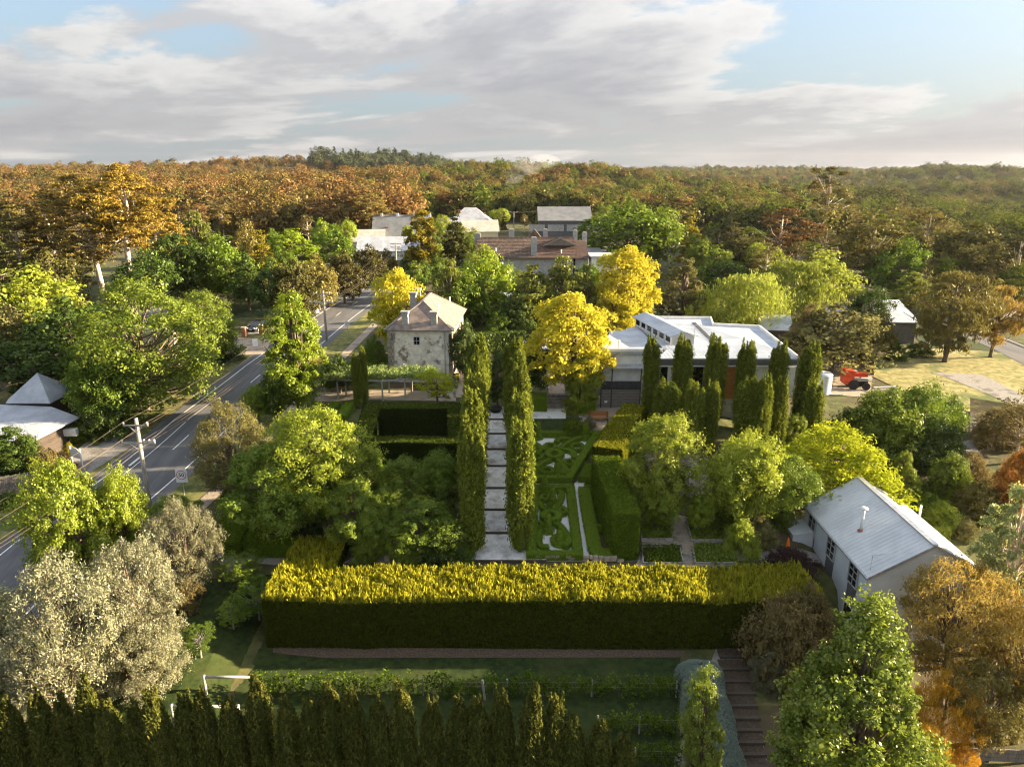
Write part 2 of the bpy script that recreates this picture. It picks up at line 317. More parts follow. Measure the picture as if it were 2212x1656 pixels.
class MB:
    """Collects boxes, prisms, tubes and faces; build() links them as one mesh."""
    def __init__(s): s.v, s.f = [], []
    def face(s, pts):
        b = len(s.v); s.v += [tuple(p) for p in pts]; s.f.append(tuple(range(b, b + len(pts)))); return s
    def hexa(s, bot, top):
        b = len(s.v); s.v += [tuple(p) for p in bot] + [tuple(p) for p in top]; n = len(bot)
        s.f.append(tuple(b + i for i in reversed(range(n)))); s.f.append(tuple(b + n + i for i in range(n)))
        for i in range(n):
            j = (i + 1) % n; s.f.append((b + i, b + j, b + n + j, b + n + i))
        return s
    def box(s, c, size, rz=0.0):
        hx, hy, hz = size[0] / 2, size[1] / 2, size[2] / 2; ca, sa = math.cos(rz), math.sin(rz)
        q = [(c[0] + x * ca - y * sa, c[1] + x * sa + y * ca) for x, y in ((-hx, -hy), (hx, -hy), (hx, hy), (-hx, hy))]
        return s.hexa([(x, y, c[2] - hz) for x, y in q], [(x, y, c[2] + hz) for x, y in q])
    def prism(s, poly, z0, z1): return s.hexa([(x, y, z0) for x, y in poly], [(x, y, z1) for x, y in poly])
    def beam(s, a, b, w, h):
        a, b = Vector(a), Vector(b); d = (b - a).normalized(); up = Vector((0, 0, 1)) if abs(d.z) < .95 else Vector((1, 0, 0))
        r = d.cross(up).normalized() * w / 2; u = r.cross(d).normalized() * h / 2
        return s.hexa([a - r - u, a + r - u, a + r + u, a - r + u], [b - r - u, b + r - u, b + r + u, b - r + u])
    def tube(s, pts, radii, n=7, cap=True):
        pts = [Vector(p) for p in pts]; base = len(s.v)
        for i, p in enumerate(pts):
            d = (pts[min(i + 1, len(pts) - 1)] - pts[max(i - 1, 0)]).normalized()
            a = d.cross(Vector((0, 0, 1)) if abs(d.z) < .9 else Vector((1, 0, 0))).normalized(); b = d.cross(a)
            r = radii[i] if hasattr(radii, '__len__') else radii
            for k in range(n):
                t = 2 * math.pi * k / n; s.v.append(tuple(p + (a * math.cos(t) + b * math.sin(t)) * r))
        for i in range(len(pts) - 1):
            for k in range(n):
                k2 = (k + 1) % n; s.f.append((base + i * n + k, base + i * n + k2, base + (i + 1) * n + k2, base + (i + 1) * n + k))
        if cap: s.f.append(tuple(base + k for k in reversed(range(n)))); s.f.append(tuple(base + (len(pts) - 1) * n + k for k in range(n)))
        return s
    def lathe(s, c, prof, n=14):
        base = len(s.v)
        for r, z in prof:
            for k in range(n):
                t = 2 * math.pi * k / n; s.v.append((c[0] + r * math.cos(t), c[1] + r * math.sin(t), c[2] + z))
        for i in range(len(prof) - 1):
            for k in range(n):
                k2 = (k + 1) % n; s.f.append((base + i * n + k, base + i * n + k2, base + (i + 1) * n + k2, base + (i + 1) * n + k))
        s.f.append(tuple(base + (len(prof) - 1) * n + k for k in range(n)))
        return s
    def mesh(s, name, smooth=False):
        me = bpy.data.meshes.new(name); me.from_pydata(s.v, [], s.f); me.update()
        if smooth: me.polygons.foreach_set('use_smooth', [True] * len(me.polygons))
        return me
    def build(s, name, mat, parent=None, smooth=False, origin=None):
        if origin is not None:
            o = Vector(origin); s.v = [(x - o.x, y - o.y, z - o.z) for x, y, z in s.v]
        return link(name, s.mesh(name, smooth), mat, parent, origin)

# ---------------------------------------------------------------- foliage from leaf-sized faces
def unit(v): return v / np.maximum(np.linalg.norm(v, axis=1, keepdims=True), 1e-9)
def leaf_arrays(P, Nn, L, W, rng, axis=None):
    """One four-cornered leaf per point: P positions, Nn facing, L lengths, W widths, axis = wished long direction."""
    n = len(P)
    A = rng.normal(size=(n, 3)) if axis is None else axis + rng.normal(size=(n, 3)) * .25
    Nn = unit(Nn); A = unit(A - (A * Nn).sum(1, keepdims=True) * Nn); B = np.cross(Nn, A)
    L = L[:, None]; W = W[:, None]
    fold = Nn * L * .12
    return np.stack([P - A * L * .5, P + B * W * .5 + fold, P + A * L * .5, P - B * W * .5 + fold], 1)
def leaf_mesh(name, quads, tint, core=None):
    n = len(quads); V = quads.reshape(-1, 3); nf = n; loops = np.arange(n * 4); starts = np.arange(n) * 4; tot = np.full(n, 4)
    if core is not None:
        cv, cf = core; cv = np.asarray(cv, float); b = len(V); V = np.concatenate([V, cv])
        for f in cf:
            starts = np.append(starts, len(loops)); tot = np.append(tot, len(f)); loops = np.concatenate([loops, np.asarray(f) + b])
        tint = np.concatenate([tint, np.full(len(cf), .15)]); nf += len(cf)
    me = bpy.data.meshes.new(name)
    me.vertices.add(len(V)); me.vertices.foreach_set('co', V.astype(np.float32).ravel())
    me.loops.add(len(loops)); me.loops.foreach_set('vertex_index', loops.astype(np.int32))
    me.polygons.add(nf); me.polygons.foreach_set('loop_start', starts.astype(np.int32)); me.polygons.foreach_set('loop_total', tot.astype(np.int32))
    at = me.attributes.new('tint', 'FLOAT', 'FACE'); at.data.foreach_set('value', np.clip(tint, 0, 1).astype(np.float32))
    me.update(); me.validate()
    return me
PROF = {
    'round': ([0, .25, .5, .75, 1], [.5, .92, 1, .82, .25]), 'dome': ([0, .3, .6, .85, 1], [.92, 1, .9, .58, .2]),
    'column': ([0, .2, .5, .8, 1], [.65, .95, 1, .75, .15]), 'cone': ([0, .3, .6, .85, 1], [1, .82, .52, .22, .03]),
    'vase': ([0, .3, .6, .85, 1], [.35, .75, 1, .9, .45]), 'egg': ([0, .25, .5, .8, 1], [.7, 1, .9, .5, .08]),
}
def crown_parts(seed, prof, W, H, lobes, lobe_r, twigs, leaves, leaf, aspect=1.7, outward=.6, up=.15, sq=.8, twig_r=.22, inner=.3, hang=0.0, axis=None, rough=.26):
    rng = np.random.default_rng(seed); px, py = PROF[prof]; C = []
    R0 = lobe_r * W
    # a lopsided outline: a few broad swellings and hollows round the crown
    wk = rng.normal(size=(6, 3)) * 1.6; wp = rng.uniform(0, 6.28, 6)
    def swell(th, z): d = np.array([math.cos(th), math.sin(th), z * 2 - 1]); return float(np.clip(np.cos(wk @ d + wp).sum() / 2.6, -1, 1))
    for i in range(lobes):
        best, bd = None, -1
        for _ in range(8):
            z = rng.uniform(.02, 1) if prof != 'cone' else rng.beta(1.1, 1.5); th = rng.uniform(0, 2 * math.pi); sw = swell(th, z)
            R = max(np.interp(z, px, py) * W / 2 * (1 + rough * sw) - R0 * .75, 0); rr = R * math.sqrt(rng.uniform(inner, 1))
            p = np.array([rr * math.cos(th), rr * math.sin(th), z * (H - R0 * sq * 1.2) * (1 - .10 * rough * 3 * (1 - sw) * .5) + R0 * sq * .5])
            d = min((np.linalg.norm(p - q) for q in C), default=9)
            if d > bd: best, bd = p, d
        C.append(best)
    C = np.array(C); r = R0 * (.55 + .85 * rng.random(lobes) ** 1.4)
    # twigs on the lobes, leaves round the twigs
    li = np.repeat(np.arange(lobes), twigs); n = len(li)
    D = unit(rng.normal(size=(n, 3)) + np.array([0, 0, .35])); D[:, 2] = np.where(D[:, 2] < -.55, -D[:, 2], D[:, 2])
    sqv = np.array([1, 1, sq]); ext = rng.uniform(.7, 1.1, n); sh = rng.random(n) < .16; ext = np.where(sh, rng.uniform(1.15, 1.6, n), ext)
    TC = C[li] + D * (r[li] * ext)[:, None] * sqv
    keep = rng.random(n) > .05; TC, D, li, sh = TC[keep], D[keep], li[keep], sh[keep]; n = len(li)
    tt = rng.random(n); k = np.repeat(np.arange(n), leaves); m = len(k)
    off = rng.normal(size=(m, 3)) * (r[li][k] * twig_r * np.where(sh[k], .75, 1))[:, None]
    if hang: off[:, 2] = -np.abs(off[:, 2]) * hang * rng.random(m)
    P = TC[k] + off
    Nn = D[k] * outward + unit(rng.normal(size=(m, 3))) * (1.05 - outward) + np.array([0, 0, up])
    L = leaf * rng.uniform(.6, 1.4, m); q = leaf_arrays(P, Nn, L, L / aspect * rng.uniform(.8, 1.2, m), rng, None if axis is None else np.tile(np.array(axis, float), (m, 1)))
    lt = rng.random(lobes)
    return q, .28 * lt[li][k] + .32 * tt[k] + .40 * rng.random(m), C, r
CROWNS = {}
def crown(key, *a, **k):
    q, t, C, r = crown_parts(*a, **k); lm = None
    if not key.startswith(('far', 'conifer', 'willow')):       # limbs from the stem to each bough
        rg = random.Random(a[0]); b = MB(); Hh = a[3]; r0 = .018 * Hh
        for c in C:
            z0 = max(.02 * Hh, min(c[2] * rg.uniform(.35, .7), Hh * .7)); e = Vector(c); st = Vector((0, 0, z0)); mid = (st + e) / 2 + Vector((rg.uniform(-.3, .3), rg.uniform(-.3, .3), -.05 * Hh)); f = (e - st).length / (a[2] * .5) * .5 + .4
            b.tube([st, mid, e], [r0 * .8 * f, r0 * .45 * f, r0 * .12], 5, cap=False)
        b.tube([(0, 0, -.02 * Hh), (.02 * Hh, 0, .4 * Hh), (0, .01 * Hh, .85 * Hh)], [r0 * 1.3, r0, r0 * .2], 6); lm = b.mesh('limbs_' + key, True)
    CROWNS[key] = (leaf_mesh('crown_' + key, q, t), a[2], a[3], C, r, lm); return CROWNS[key]
# close crowns (fine leaves), middle-distance crowns, far crowns
def make_crowns():
    for i in range(2):
        crown('broad%d' % i, 10 + i, 'round', 9, 8.5, 50, .108, 31, 27, .19, 1.4); crown('elm%d' % i, 15 + i, ('dome', 'round')[i], 16, 14, 95, .082, 24, 20, .25, 1.4, sq=.7)
        crown('tall%d' % i, 20 + i, 'column', 6.5, 12, 60, .115, 29, 25, .19, 1.35, up=.1)
        crown('shrub%d' % i, 60 + i, 'dome', 7, 5, 46, .12, 22, 18, .22, 2.2)
    crown('olive0', 30, 'round', 9, 8, 70, .095, 27, 22, .18, 2.8, outward=.5, up=.2); crown('olive1', 31, 'dome', 9, 8, 70, .095, 27, 22, .18, 2.8, outward=.5, up=.2)
    crown('poplar0', 40, 'egg', 8, 12, 90, .085, 28, 24, .165, 1.25, outward=.42); crown('poplar1', 41, 'column', 8, 14, 80, .09, 22, 20, .21, 1.25, outward=.42)
    crown('feather0', 45, 'vase', 8, 8.5, 56, .11, 24, 18, .30, 5, outward=.4, up=.3, axis=(0, 0, .6))
    crown('honey0', 50, 'dome', 10, 7, 60, .10, 22, 18, .30, 2.0, outward=.35, up=.7, sq=.42); crown('honey1', 51, 'round', 9, 8.5, 56, .105, 22, 18, .30, 1.8, outward=.4, up=.5, sq=.5)
    crown('airy0', 55, 'vase', 8, 8, 34, .11, 16, 15, .26, 1.8, outward=.4); crown('airy1', 56, 'round', 7, 7, 26, .12, 14, 15, .26, 1.8, outward=.4)
    for i in range(3):
        crown('mid%d' % i, 70 + i, ('round', 'dome', 'vase')[i], 9, 9, 38, .128, 18, 15, .36, 1.5)
        crown('midtall%d' % i, 80 + i, ('column', 'egg', 'column')[i], 6.5, 11, 38, .135, 18, 15, .34, 1.6)
        crown('gumc%d' % i, 90 + i, ('vase', 'round', 'dome')[i], 10, 9, 24, .135, 20, 17, .38, 2.4, outward=.5, up=.3, sq=.62, inner=.45, hang=.6)
    crown('willow0', 100, 'dome', 10, 8, 34, .12, 22, 18, .55, 5, outward=.5, up=0, hang=5, twig_r=.3, axis=(0, 0, 1))
    crown('birch0', 101, 'egg', 6, 10, 38, .13, 18, 16, .36, 2.5, outward=.45, hang=2.5, axis=(0, 0, .7)); crown('birch1', 102, 'column', 5, 10, 34, .14, 18, 16, .36, 2.5, outward=.45, hang=2.5, axis=(0, 0, .7))
    crown('conifer0', 110, 'cone', 6.5, 13, 60, .10, 14, 12, .42, 3, outward=.5, up=0, sq=.5, axis=(.2, .2, .3))
    crown('casua0', 115, 'round', 9, 9.5, 44, .12, 18, 14, .50, 5, outward=.4, up=.1, hang=1.6, axis=(0, 0, .8))
    for i in range(8):
        crown('far%d' % i, 120 + i, ('round', 'dome', 'vase', 'round', 'column', 'egg', 'vase', 'dome')[i], (9, 11, 10, 7.5, 6.5, 7.5, 8, 9)[i], (7.5, 6.5, 8, 8, 10, 9, 10, 8)[i], (13, 16, 9, 12, 12, 14, 8, 15)[i], (.2, .17, .21, .2, .22, .2, .24, .19)[i], 13, 13, .55, 1.5, sq=.7, outward=.55, up=.25, rough=.4)
    crown('farcon', 130, 'cone', 6, 13, 20, .16, 7, 8, .95, 2, sq=.6)
make_crowns()
def cypress_mesh(name, seed, W, H, flames, per, L, wid, blunt=True):
    """Columnar cypress: upright flame-shaped sprays round a slim column."""
    rng = np.random.default_rng(seed); qs, ts = [], []
    for i in range(flames):
        tipf = i < flames * .1
        z0 = H * rng.beta(1.15, 1.0) * .84 if not tipf else H * rng.uniform(.78, .9); ln = H * rng.uniform(.13, .26) * (1.15 - .35 * z0 / H)
        prof = np.interp(z0 / H, [0, .08, .3, .7, .9, 1], [.66, .9, 1, .98, .92, .8] if blunt else [.7, .92, 1, .84, .5, .25]); R = W / 2 * prof * rng.uniform(.62, .98) * (.8 if tipf else 1); th = rng.uniform(0, 2 * math.pi)
        out = np.array([math.cos(th), math.sin(th), 0]); u = rng.random(per) ** .8; rl = W * .105 * rng.uniform(.75, 1.25) * (.62 if tipf else 1)
        tip = min(z0 + ln, H * rng.uniform(.88, .97)) if not tipf else H * rng.uniform(.92, 1.06); z = z0 + (tip - z0) * u
        sp = rl * np.sqrt(np.maximum(1 - u ** 1.7, .02))
        P = out[None] * (R * (1 - .14 * u * (z0 / H + .2)))[:, None] + rng.normal(size=(per, 3)) * sp[:, None] * .75; P[:, 2] = z
        side = unit(P - out[None] * R * .7 * np.array([1, 1, 0])); Nn = side * .7 + rng.normal(size=(per, 3)) * .35; Nn[:, 2] *= .5
        ax = np.tile(np.array([0, 0, 1.0]), (per, 1)) + out[None] * .25
        ll = L * rng.uniform(.6, 1.4, per); qs.append(leaf_arrays(P, Nn, ll, np.full(per, wid) * rng.uniform(.7, 1.4, per), rng, ax)); ts.append(.5 * rng.random() + .5 * rng.random(per))
    n = 10; cv, cf = [], []
    for j, (zz, k) in enumerate(((0.02, .5), (.1, .62), (.4, .74), (.78, .7), (.91, .58))):
        for a in range(n): cv.append((W / 2 * k * math.cos(a * .628), W / 2 * k * math.sin(a * .628), zz * H))
    for j in range(4):
        for a in range(n): b = (a + 1) % n; cf.append((j * n + a, j * n + b, (j + 1) * n + b, (j + 1) * n + a))
    return leaf_mesh(name, np.concatenate(qs), np.concatenate(ts), (cv, cf))
CYP = [(cypress_mesh('cypress_foliage', 200 + i, 1.9, 9.5, 210, 95, .26, .085), 1.9, 9.5) for i in range(4)]
CYPP = [(cypress_mesh('cypress_foliage', 230 + i, 1.9, 9.5, 200, 90, .26, .085, False), 1.9, 9.5) for i in range(2)]
TRUNK = {}
def trunk_parts(kind, h, hc, W, seed, r0):
    """Tapered trunk to height h with limbs reaching into a crown of width W that starts at hc."""
    rng = random.Random(seed); m = MB(); top = h
    lean = (rng.uniform(-.04, .04) * h, rng.uniform(-.04, .04) * h)
    pts = [(lean[0] * t + rng.uniform(-1, 1) * r0 * .4 * (t > 0), lean[1] * t + rng.uniform(-1, 1) * r0 * .4 * (t > 0), top * t) for t in (0, .06, .3, .55, .8, 1)]
    rr = [r0 * 1.45, r0 * 1.05, r0 * .88, r0 * .68, r0 * .42, r0 * .16]
    m.tube(pts, rr, 8)
    for i in range({'': 6, 'slim': 3, 'none': 0}[kind]):
        t = rng.uniform(.35, .85); z = top * t; a = rng.uniform(0, 6.28); L = W * rng.uniform(.13, .24)
        x0, y0 = lean[0] * t, lean[1] * t; dx, dy = math.cos(a), math.sin(a)
        m.tube([(x0, y0, z), (x0 + dx * L * .5, y0 + dy * L * .5, z + L * .35), (x0 + dx * L, y0 + dy * L, z + L * .85)], [r0 * .42, r0 * .28, r0 * .09], 6)
    return m.mesh('trunk', True)
def tree(name, key, leafm, cx, w, ytop, ycb, ybase, label, cat='tree', group=None, bark='bark', seed=None, aspect_y=1.0, trunk_r=None, rz=None):
    p = ground(cx, ybase); d = mpp(p); W = w * d * 1.08; Y = p.y
    zt = aty(cx, ytop, Y).z; zb = aty(cx, ycb, Y - W * .25).z; zb = p.z + max((zb - p.z) * (.8 if 'gum' in key else .5), .05); zt = max(zt, zb + W * .35)
    return tree_at(name, key, leafm, p, W, zb - p.z, zt - p.z, label, cat, group, bark, seed, aspect_y, trunk_r, rz)
_tc = [0]
def tree_at(name, key, leafm, p, W, hb, ht, label, cat='tree', group=None, bark='bark', seed=None, aspect_y=1.0, trunk_r=None, rz=None):
    _tc[0] += 1; sd_ = seed if seed is not None else _tc[0]; rng = random.Random(sd_ * 7 + 3)
    me, Wn, Hn, C, r, lm = CROWNS[key]; t = thing(name, p, label, cat, group); hc = ht - hb
    r0 = trunk_r or max(.07, .015 * ht + .008 * W)
    tk = (round(ht / W, 1), round(hb / ht, 1), bark, bool(lm))
    if tk not in TRUNK: TRUNK[tk] = (trunk_parts('none' if lm else 'slim', 10 * .86, 10 * hb / ht, 10 * W / ht, sd_, 10 * r0 / ht), 10.0)
    tm, th = TRUNK[tk]
    link('trunk', tm, bark, t, (0, 0, -.15), (ht / th,) * 3, rng.uniform(0, 6.28))
    link('crown', me, 'leaf_' + leafm, t, (0, 0, hb), (W / Wn, W * aspect_y / Wn, hc / Hn), rz if rz is not None else rng.uniform(0, 6.28))
    if lm: link('limbs', lm, bark, t, (0, 0, hb), (W / Wn, W * aspect_y / Wn, hc / Hn), t.children[-1].rotation_euler[2])
    return t
def cypress(cx, ybase, w, ytop, label, group, i, p=None, name='cypress_tree', leafm='cypress', pool=None, wide=1.1):
    p = p or ground(cx, ybase); W = w * mpp(p) * wide; zt = aty(cx, ytop, p.y).z; pool = pool or CYP; me, Wn, Hn = pool[i % len(pool)]
    t = thing(name, p, label, 'cypress', group); h = zt - p.z
    link('foliage', me, 'leaf_' + leafm, t, (0, 0, .25), (W / Wn, W / Wn, (h - .25) / Hn), (i * 2.4) % 6.28)
    TKC = TRUNK.setdefault('cyp', MB().tube([(0, 0, -.3), (0, 0, 1), (0, 0, 3)], [.2, .14, .08], 7).mesh('trunk', True))
    link('trunk', TKC, 'bark', t)
    return t

# clipped hedges: a solid core with leaves over every face
def face_leaves(poly, rng, dens, leaf, Nn, up=None, spread=.5):
    """Leaves over a convex quad given by four corners."""
    a, b, c, d = [np.array(p, float) for p in poly]; area = np.linalg.norm(np.cross(b - a, d - a)); n = max(int(area * dens), 3)
    u, v = rng.random((n, 1)), rng.random((n, 1)); P = a + (b - a) * u + (d - a) * v + (c - b - d + a) * u * v
    P = P + np.array(Nn) * rng.uniform(-.05, .06, (n, 1))
    nn = np.array(Nn)[None] * (1 - spread) + unit(rng.normal(size=(n, 3))) * spread; L = leaf * rng.uniform(.6, 1.4, n)
    ax = None if up is None else np.tile(np.array([0, 0, 1.0]), (n, 1)) + rng.normal(size=(n, 3)) * .5
    return leaf_arrays(P, nn, L, L / 1.7, rng, ax), .35 * rng.random(n) + .65 * rng.random(n)
def strip_hedge(name, pts, width, height, mat, label=None, parent=None, dens=170, leaf=.12, seed=0, closed=False, cat='hedge', group=None, kind=None, zfun=None, zoff=0.0, shoots=0, side_shade=1.0, uneven=0.0):
    """A clipped hedge following a line on the ground."""
    rng = np.random.default_rng(seed); P = [np.array(p[:2], float) for p in pts]; n = len(P); zf = zfun or tz
    if uneven:
        Q, hh, ww = [], [], []; seg = list(range(n)) if closed else list(range(n - 1)); g = lambda a, i: a[i % n] if hasattr(a, '__len__') else a
        for i in seg:
            k = max(1, int(np.linalg.norm(P[(i + 1) % n] - P[i]) / 1.6))
            for j in range(k): f = j / k; Q.append(P[i] * (1 - f) + P[(i + 1) % n] * f); hh.append(g(height, i) * (1 - f) + g(height, i + 1) * f + rng.normal() * uneven); ww.append(g(width, i) * (1 - f) + g(width, i + 1) * f + rng.normal() * uneven)
        if not closed: Q.append(P[-1]); hh.append(g(height, n - 1)); ww.append(g(width, n - 1))
        P, height, width, n = Q, hh, ww, len(Q)
    L_, R_ = [], []
    for i in range(n):
        if closed: d0, d1 = P[i] - P[i - 1], P[(i + 1) % n] - P[i]
        else: d0 = P[i] - P[max(i - 1, 0)] if i else P[1] - P[0]; d1 = P[min(i + 1, n - 1)] - P[i] if i < n - 1 else P[-1] - P[-2]
        d0 = d0 / np.linalg.norm(d0); d1 = d1 / np.linalg.norm(d1); n0 = np.array([-d0[1], d0[0]]); n1 = np.array([-d1[1], d1[0]]); m = n0 + n1; m /= np.linalg.norm(m); k = min(1 / max(m @ n0, .3), 1.6)
        wd = width[i] if hasattr(width, '__len__') else width
        L_.append(P[i] + m * wd / 2 * k); R_.append(P[i] - m * wd / 2 * k)
    org = np.array([P[0][0], P[0][1], zf(*P[0])]); qs, ts, cv, cf = [], [], [], []
    def pt(q, h, i): return (q[0] - org[0], q[1] - org[1], zf(*P[i]) + h + zoff - org[2])
    segs = [(i, (i + 1) % n) for i in range(n if closed else n - 1)]
    def put(poly, nn, top=False, **k):
        q, t = face_leaves(poly, rng, dens, leaf, nn, **k); qs.append(q); ts.append(t if top else t * side_shade)  # side leaves darker: older green growth, plus the face's shade put into the colour
        b = len(cv); ins = np.array(nn) * .05; cv.extend([tuple(np.array(p) - ins) for p in poly]); cf.append((b, b + 1, b + 2, b + 3))
        if top and shoots:
            a_, b_, c_, d_ = [np.array(p, float) for p in poly]; area = np.linalg.norm(np.cross(b_ - a_, d_ - a_)); m = int(area * shoots)
            u, v = rng.random((m, 1)), rng.random((m, 1)); X = a_ + (b_ - a_) * u + (d_ - a_) * v + (c_ - b_ - d_ + a_) * u * v; tt = rng.random(m) ** 1.3
            big = np.sin(X[:, 0] * 1.9 + np.sin(X[:, 1] * 2.3) * 1.5) * np.sin(X[:, 1] * 1.7 + X[:, 0] * .6)
            hl = leaf * (1.3 + 1.7 * tt + .8 * np.clip(big, -1, 1)); k_ = np.repeat(np.arange(m), 5); mm = len(k_)
            PP = X[k_] + rng.normal(size=(mm, 3)) * leaf * .28; PP[:, 2] += hl[k_] * rng.uniform(.1, .75, mm)
            qs.append(leaf_arrays(PP, unit(rng.normal(size=(mm, 3)) * np.array([1, 1, .3])), hl[k_] * rng.uniform(.5, .9, mm), np.full(mm, leaf * .42), rng, np.tile(np.array([0, 0, 1.0]), (mm, 1)))); ts.append(.5 * tt[k_] + .3 + .3 * rng.random(mm))
    for i, j in segs:
        hi = height[i] if hasattr(height, '__len__') else height; hj = height[j] if hasattr(height, '__len__') else height
        d = P[j] - P[i]; d = d / np.linalg.norm(d); nn = (-d[1], d[0], 0)
        put([pt(R_[i], hi, i), pt(R_[j], hj, j), pt(L_[j], hj, j), pt(L_[i], hi, i)], (0, 0, 1), True)
        put([pt(L_[i], 0, i), pt(L_[j], 0, j), pt(L_[j], hj, j), pt(L_[i], hi, i)], nn, up=1)
        put([pt(R_[i], 0, i), pt(R_[j], 0, j), pt(R_[j], hj, j), pt(R_[i], hi, i)], (-nn[0], -nn[1], 0), up=1)
    if not closed:
        for i, sgn in ((0, -1), (n - 1, 1)):
            d = P[1] - P[0] if i == 0 else P[-1] - P[-2]; d = d / np.linalg.norm(d) * sgn; h = height[i] if hasattr(height, '__len__') else height
            put([pt(R_[i], 0, i), pt(L_[i], 0, i), pt(L_[i], h, i), pt(R_[i], h, i)], (d[0], d[1], 0), up=1)
    me = leaf_mesh(name, np.concatenate(qs), np.concatenate(ts), (cv, cf))
    o = link(name, me, 'leaf_' + mat, parent, tuple(org))
    return tag(o, label, cat if label else None, group, kind)
def bush(name, cx, w, ytop, ybase, leafm, label, key='shrub0', cat='shrub', group=None, aspect_y=1.0, sink=.12):
    """A shrub clothed to the ground."""
    p = ground(cx, ybase); W = w * mpp(p); zt = aty(cx, ytop, p.y + W * .1).z; h = max(zt - p.z, W * .3)
    return bush_at(name, key, leafm, p, W, h, label, cat, group, aspect_y, sink)
def bush_at(name, key, leafm, p, W, h, label, cat='shrub', group=None, aspect_y=1.0, sink=.1):
    me, Wn, Hn, C, r, lm = CROWNS[key]; t = thing(name, p, label, cat, group); _tc[0] += 1
    st = TRUNK.setdefault('stems', None) or trunk_parts('', .75, .1, 1.0, 5, .03); TRUNK['stems'] = st
    link('stem', st, 'bark', t, (0, 0, -.05), (W, W, h)); link('crown', me, 'leaf_' + leafm, t, (0, 0, -h * sink), (W / Wn, W * aspect_y / Wn, h * (1 + sink) / Hn), _tc[0] * 1.7 % 6.28)
    return t

# ---------------------------------------------------------------- ground sheet and draped surfaces
import bmesh
surf_mat('ground_cover', (.05, .062, .016), (.115, .115, .034), .9, 8, .95, .5, 30, c=(.085, .062, .036), cscale=.12, cth=(.46, .62))
def make_ground():
    def axis(fine_lo, fine_hi, step, lo, hi):
        a = list(np.arange(fine_lo, fine_hi, step)); s = step; x = fine_hi
        while x < hi: a.append(x); s *= 1.13; x += s
        a.append(hi); s = step; x = fine_lo; b = []
        while x - s > lo: s *= 1.13; x -= s; b.append(x)
        return np.array(sorted(set(b + a + [lo])))
    xs = axis(-62, 75, 1.5, -7000, 7000); ys = axis(15, 125, .9, -400, 9000)
    X, Y = np.meshgrid(xs, ys); Z = terrain(X, Y); V = np.stack([X, Y, Z], -1).reshape(-1, 3); nx, ny = len(xs), len(ys)
    i = np.arange(nx - 1)[None] + np.arange(ny - 1)[:, None] * nx; Fq = np.stack([i, i + 1, i + nx + 1, i + nx], -1).reshape(-1, 4)
    me = bpy.data.meshes.new('ground'); me.from_pydata(V.tolist(), [], Fq.tolist()); me.polygons.foreach_set('use_smooth', [True] * len(Fq))
    tag(link('ground', me, 'ground_cover'), 'sloping grassy and mulched ground running out to wooded hills', None, None, 'structure')
make_ground()
def drape(name, poly, mat, lift, label, step=1.0, parent=None, zf=None, kind='structure'):
    bm = bmesh.new(); vs = [bm.verts.new((p[0], p[1], 0)) for p in poly]; f = bm.faces.new(vs); bm.normal_update()
    if f.normal.z < 0: f.normal_flip()
    bmesh.ops.triangulate(bm, faces=bm.faces[:])
    for ax in (0, 1):
        lo, hi = min(p[ax] for p in poly), max(p[ax] for p in poly); x = math.ceil(lo / step) * step
        while x < hi:
            bmesh.ops.bisect_plane(bm, geom=bm.verts[:] + bm.edges[:] + bm.faces[:], plane_co=(x, 0, 0) if ax == 0 else (0, x, 0), plane_no=(1, 0, 0) if ax == 0 else (0, 1, 0)); x += step
    bm.verts.ensure_lookup_table(); xy = np.array([(v.co.x, v.co.y) for v in bm.verts]); z = terrain(xy[:, 0], xy[:, 1]) if zf is None else zf(xy[:, 0], xy[:, 1])
    for v, h in zip(bm.verts, z): v.co.z = h + lift
    me = bpy.data.meshes.new(name); bm.to_mesh(me); bm.free()
    return tag(link(name, me, mat, parent), label, None, None, kind if not parent else None)
def gp(*pts, lift=0.0): return [ground(u, v, lift) for u, v in pts]
def dense(pts, step=1.5):
    """Catmull-Rom through plan points."""
    P = [np.array(p[:2], float) for p in pts]; out = []
    for i in range(len(P) - 1):
        p0, p1, p2, p3 = P[max(i - 1, 0)], P[i], P[i + 1], P[min(i + 2, len(P) - 1)]; k = max(2, int(np.linalg.norm(p2 - p1) / step))
        for j in range(k):
            t = j / k; out.append(.5 * ((2 * p1) + (-p0 + p2) * t + (2 * p0 - 5 * p1 + 4 * p2 - p3) * t * t + (-p0 + 3 * p1 - 3 * p2 + p3) * t ** 3))
    out.append(P[-1]); return out
def offset(line, d):
    out = []
    for i, p in enumerate(line):
        t = line[min(i + 1, len(line) - 1)] - line[max(i - 1, 0)]; t = t / np.linalg.norm(t); out.append(p + np.array([-t[1], t[0]]) * d)
    return out
def ribbon(name, line, d0, d1, mat, lift, label=None, parent=None, kind='structure', cuts=1):
    m = MB(); rows = [offset(line, d0 + (d1 - d0) * k / cuts) for k in range(cuts + 1)]
    for a, b in zip(rows[:-1], rows[1:]):
        for i in range(len(line) - 1):
            m.face([(q[0], q[1], tz(q[0], q[1]) + lift) for q in (b[i], b[i + 1], a[i + 1], a[i])])
    o = m.build(name, mat, parent); return tag(o, label, None, None, None if parent else kind)
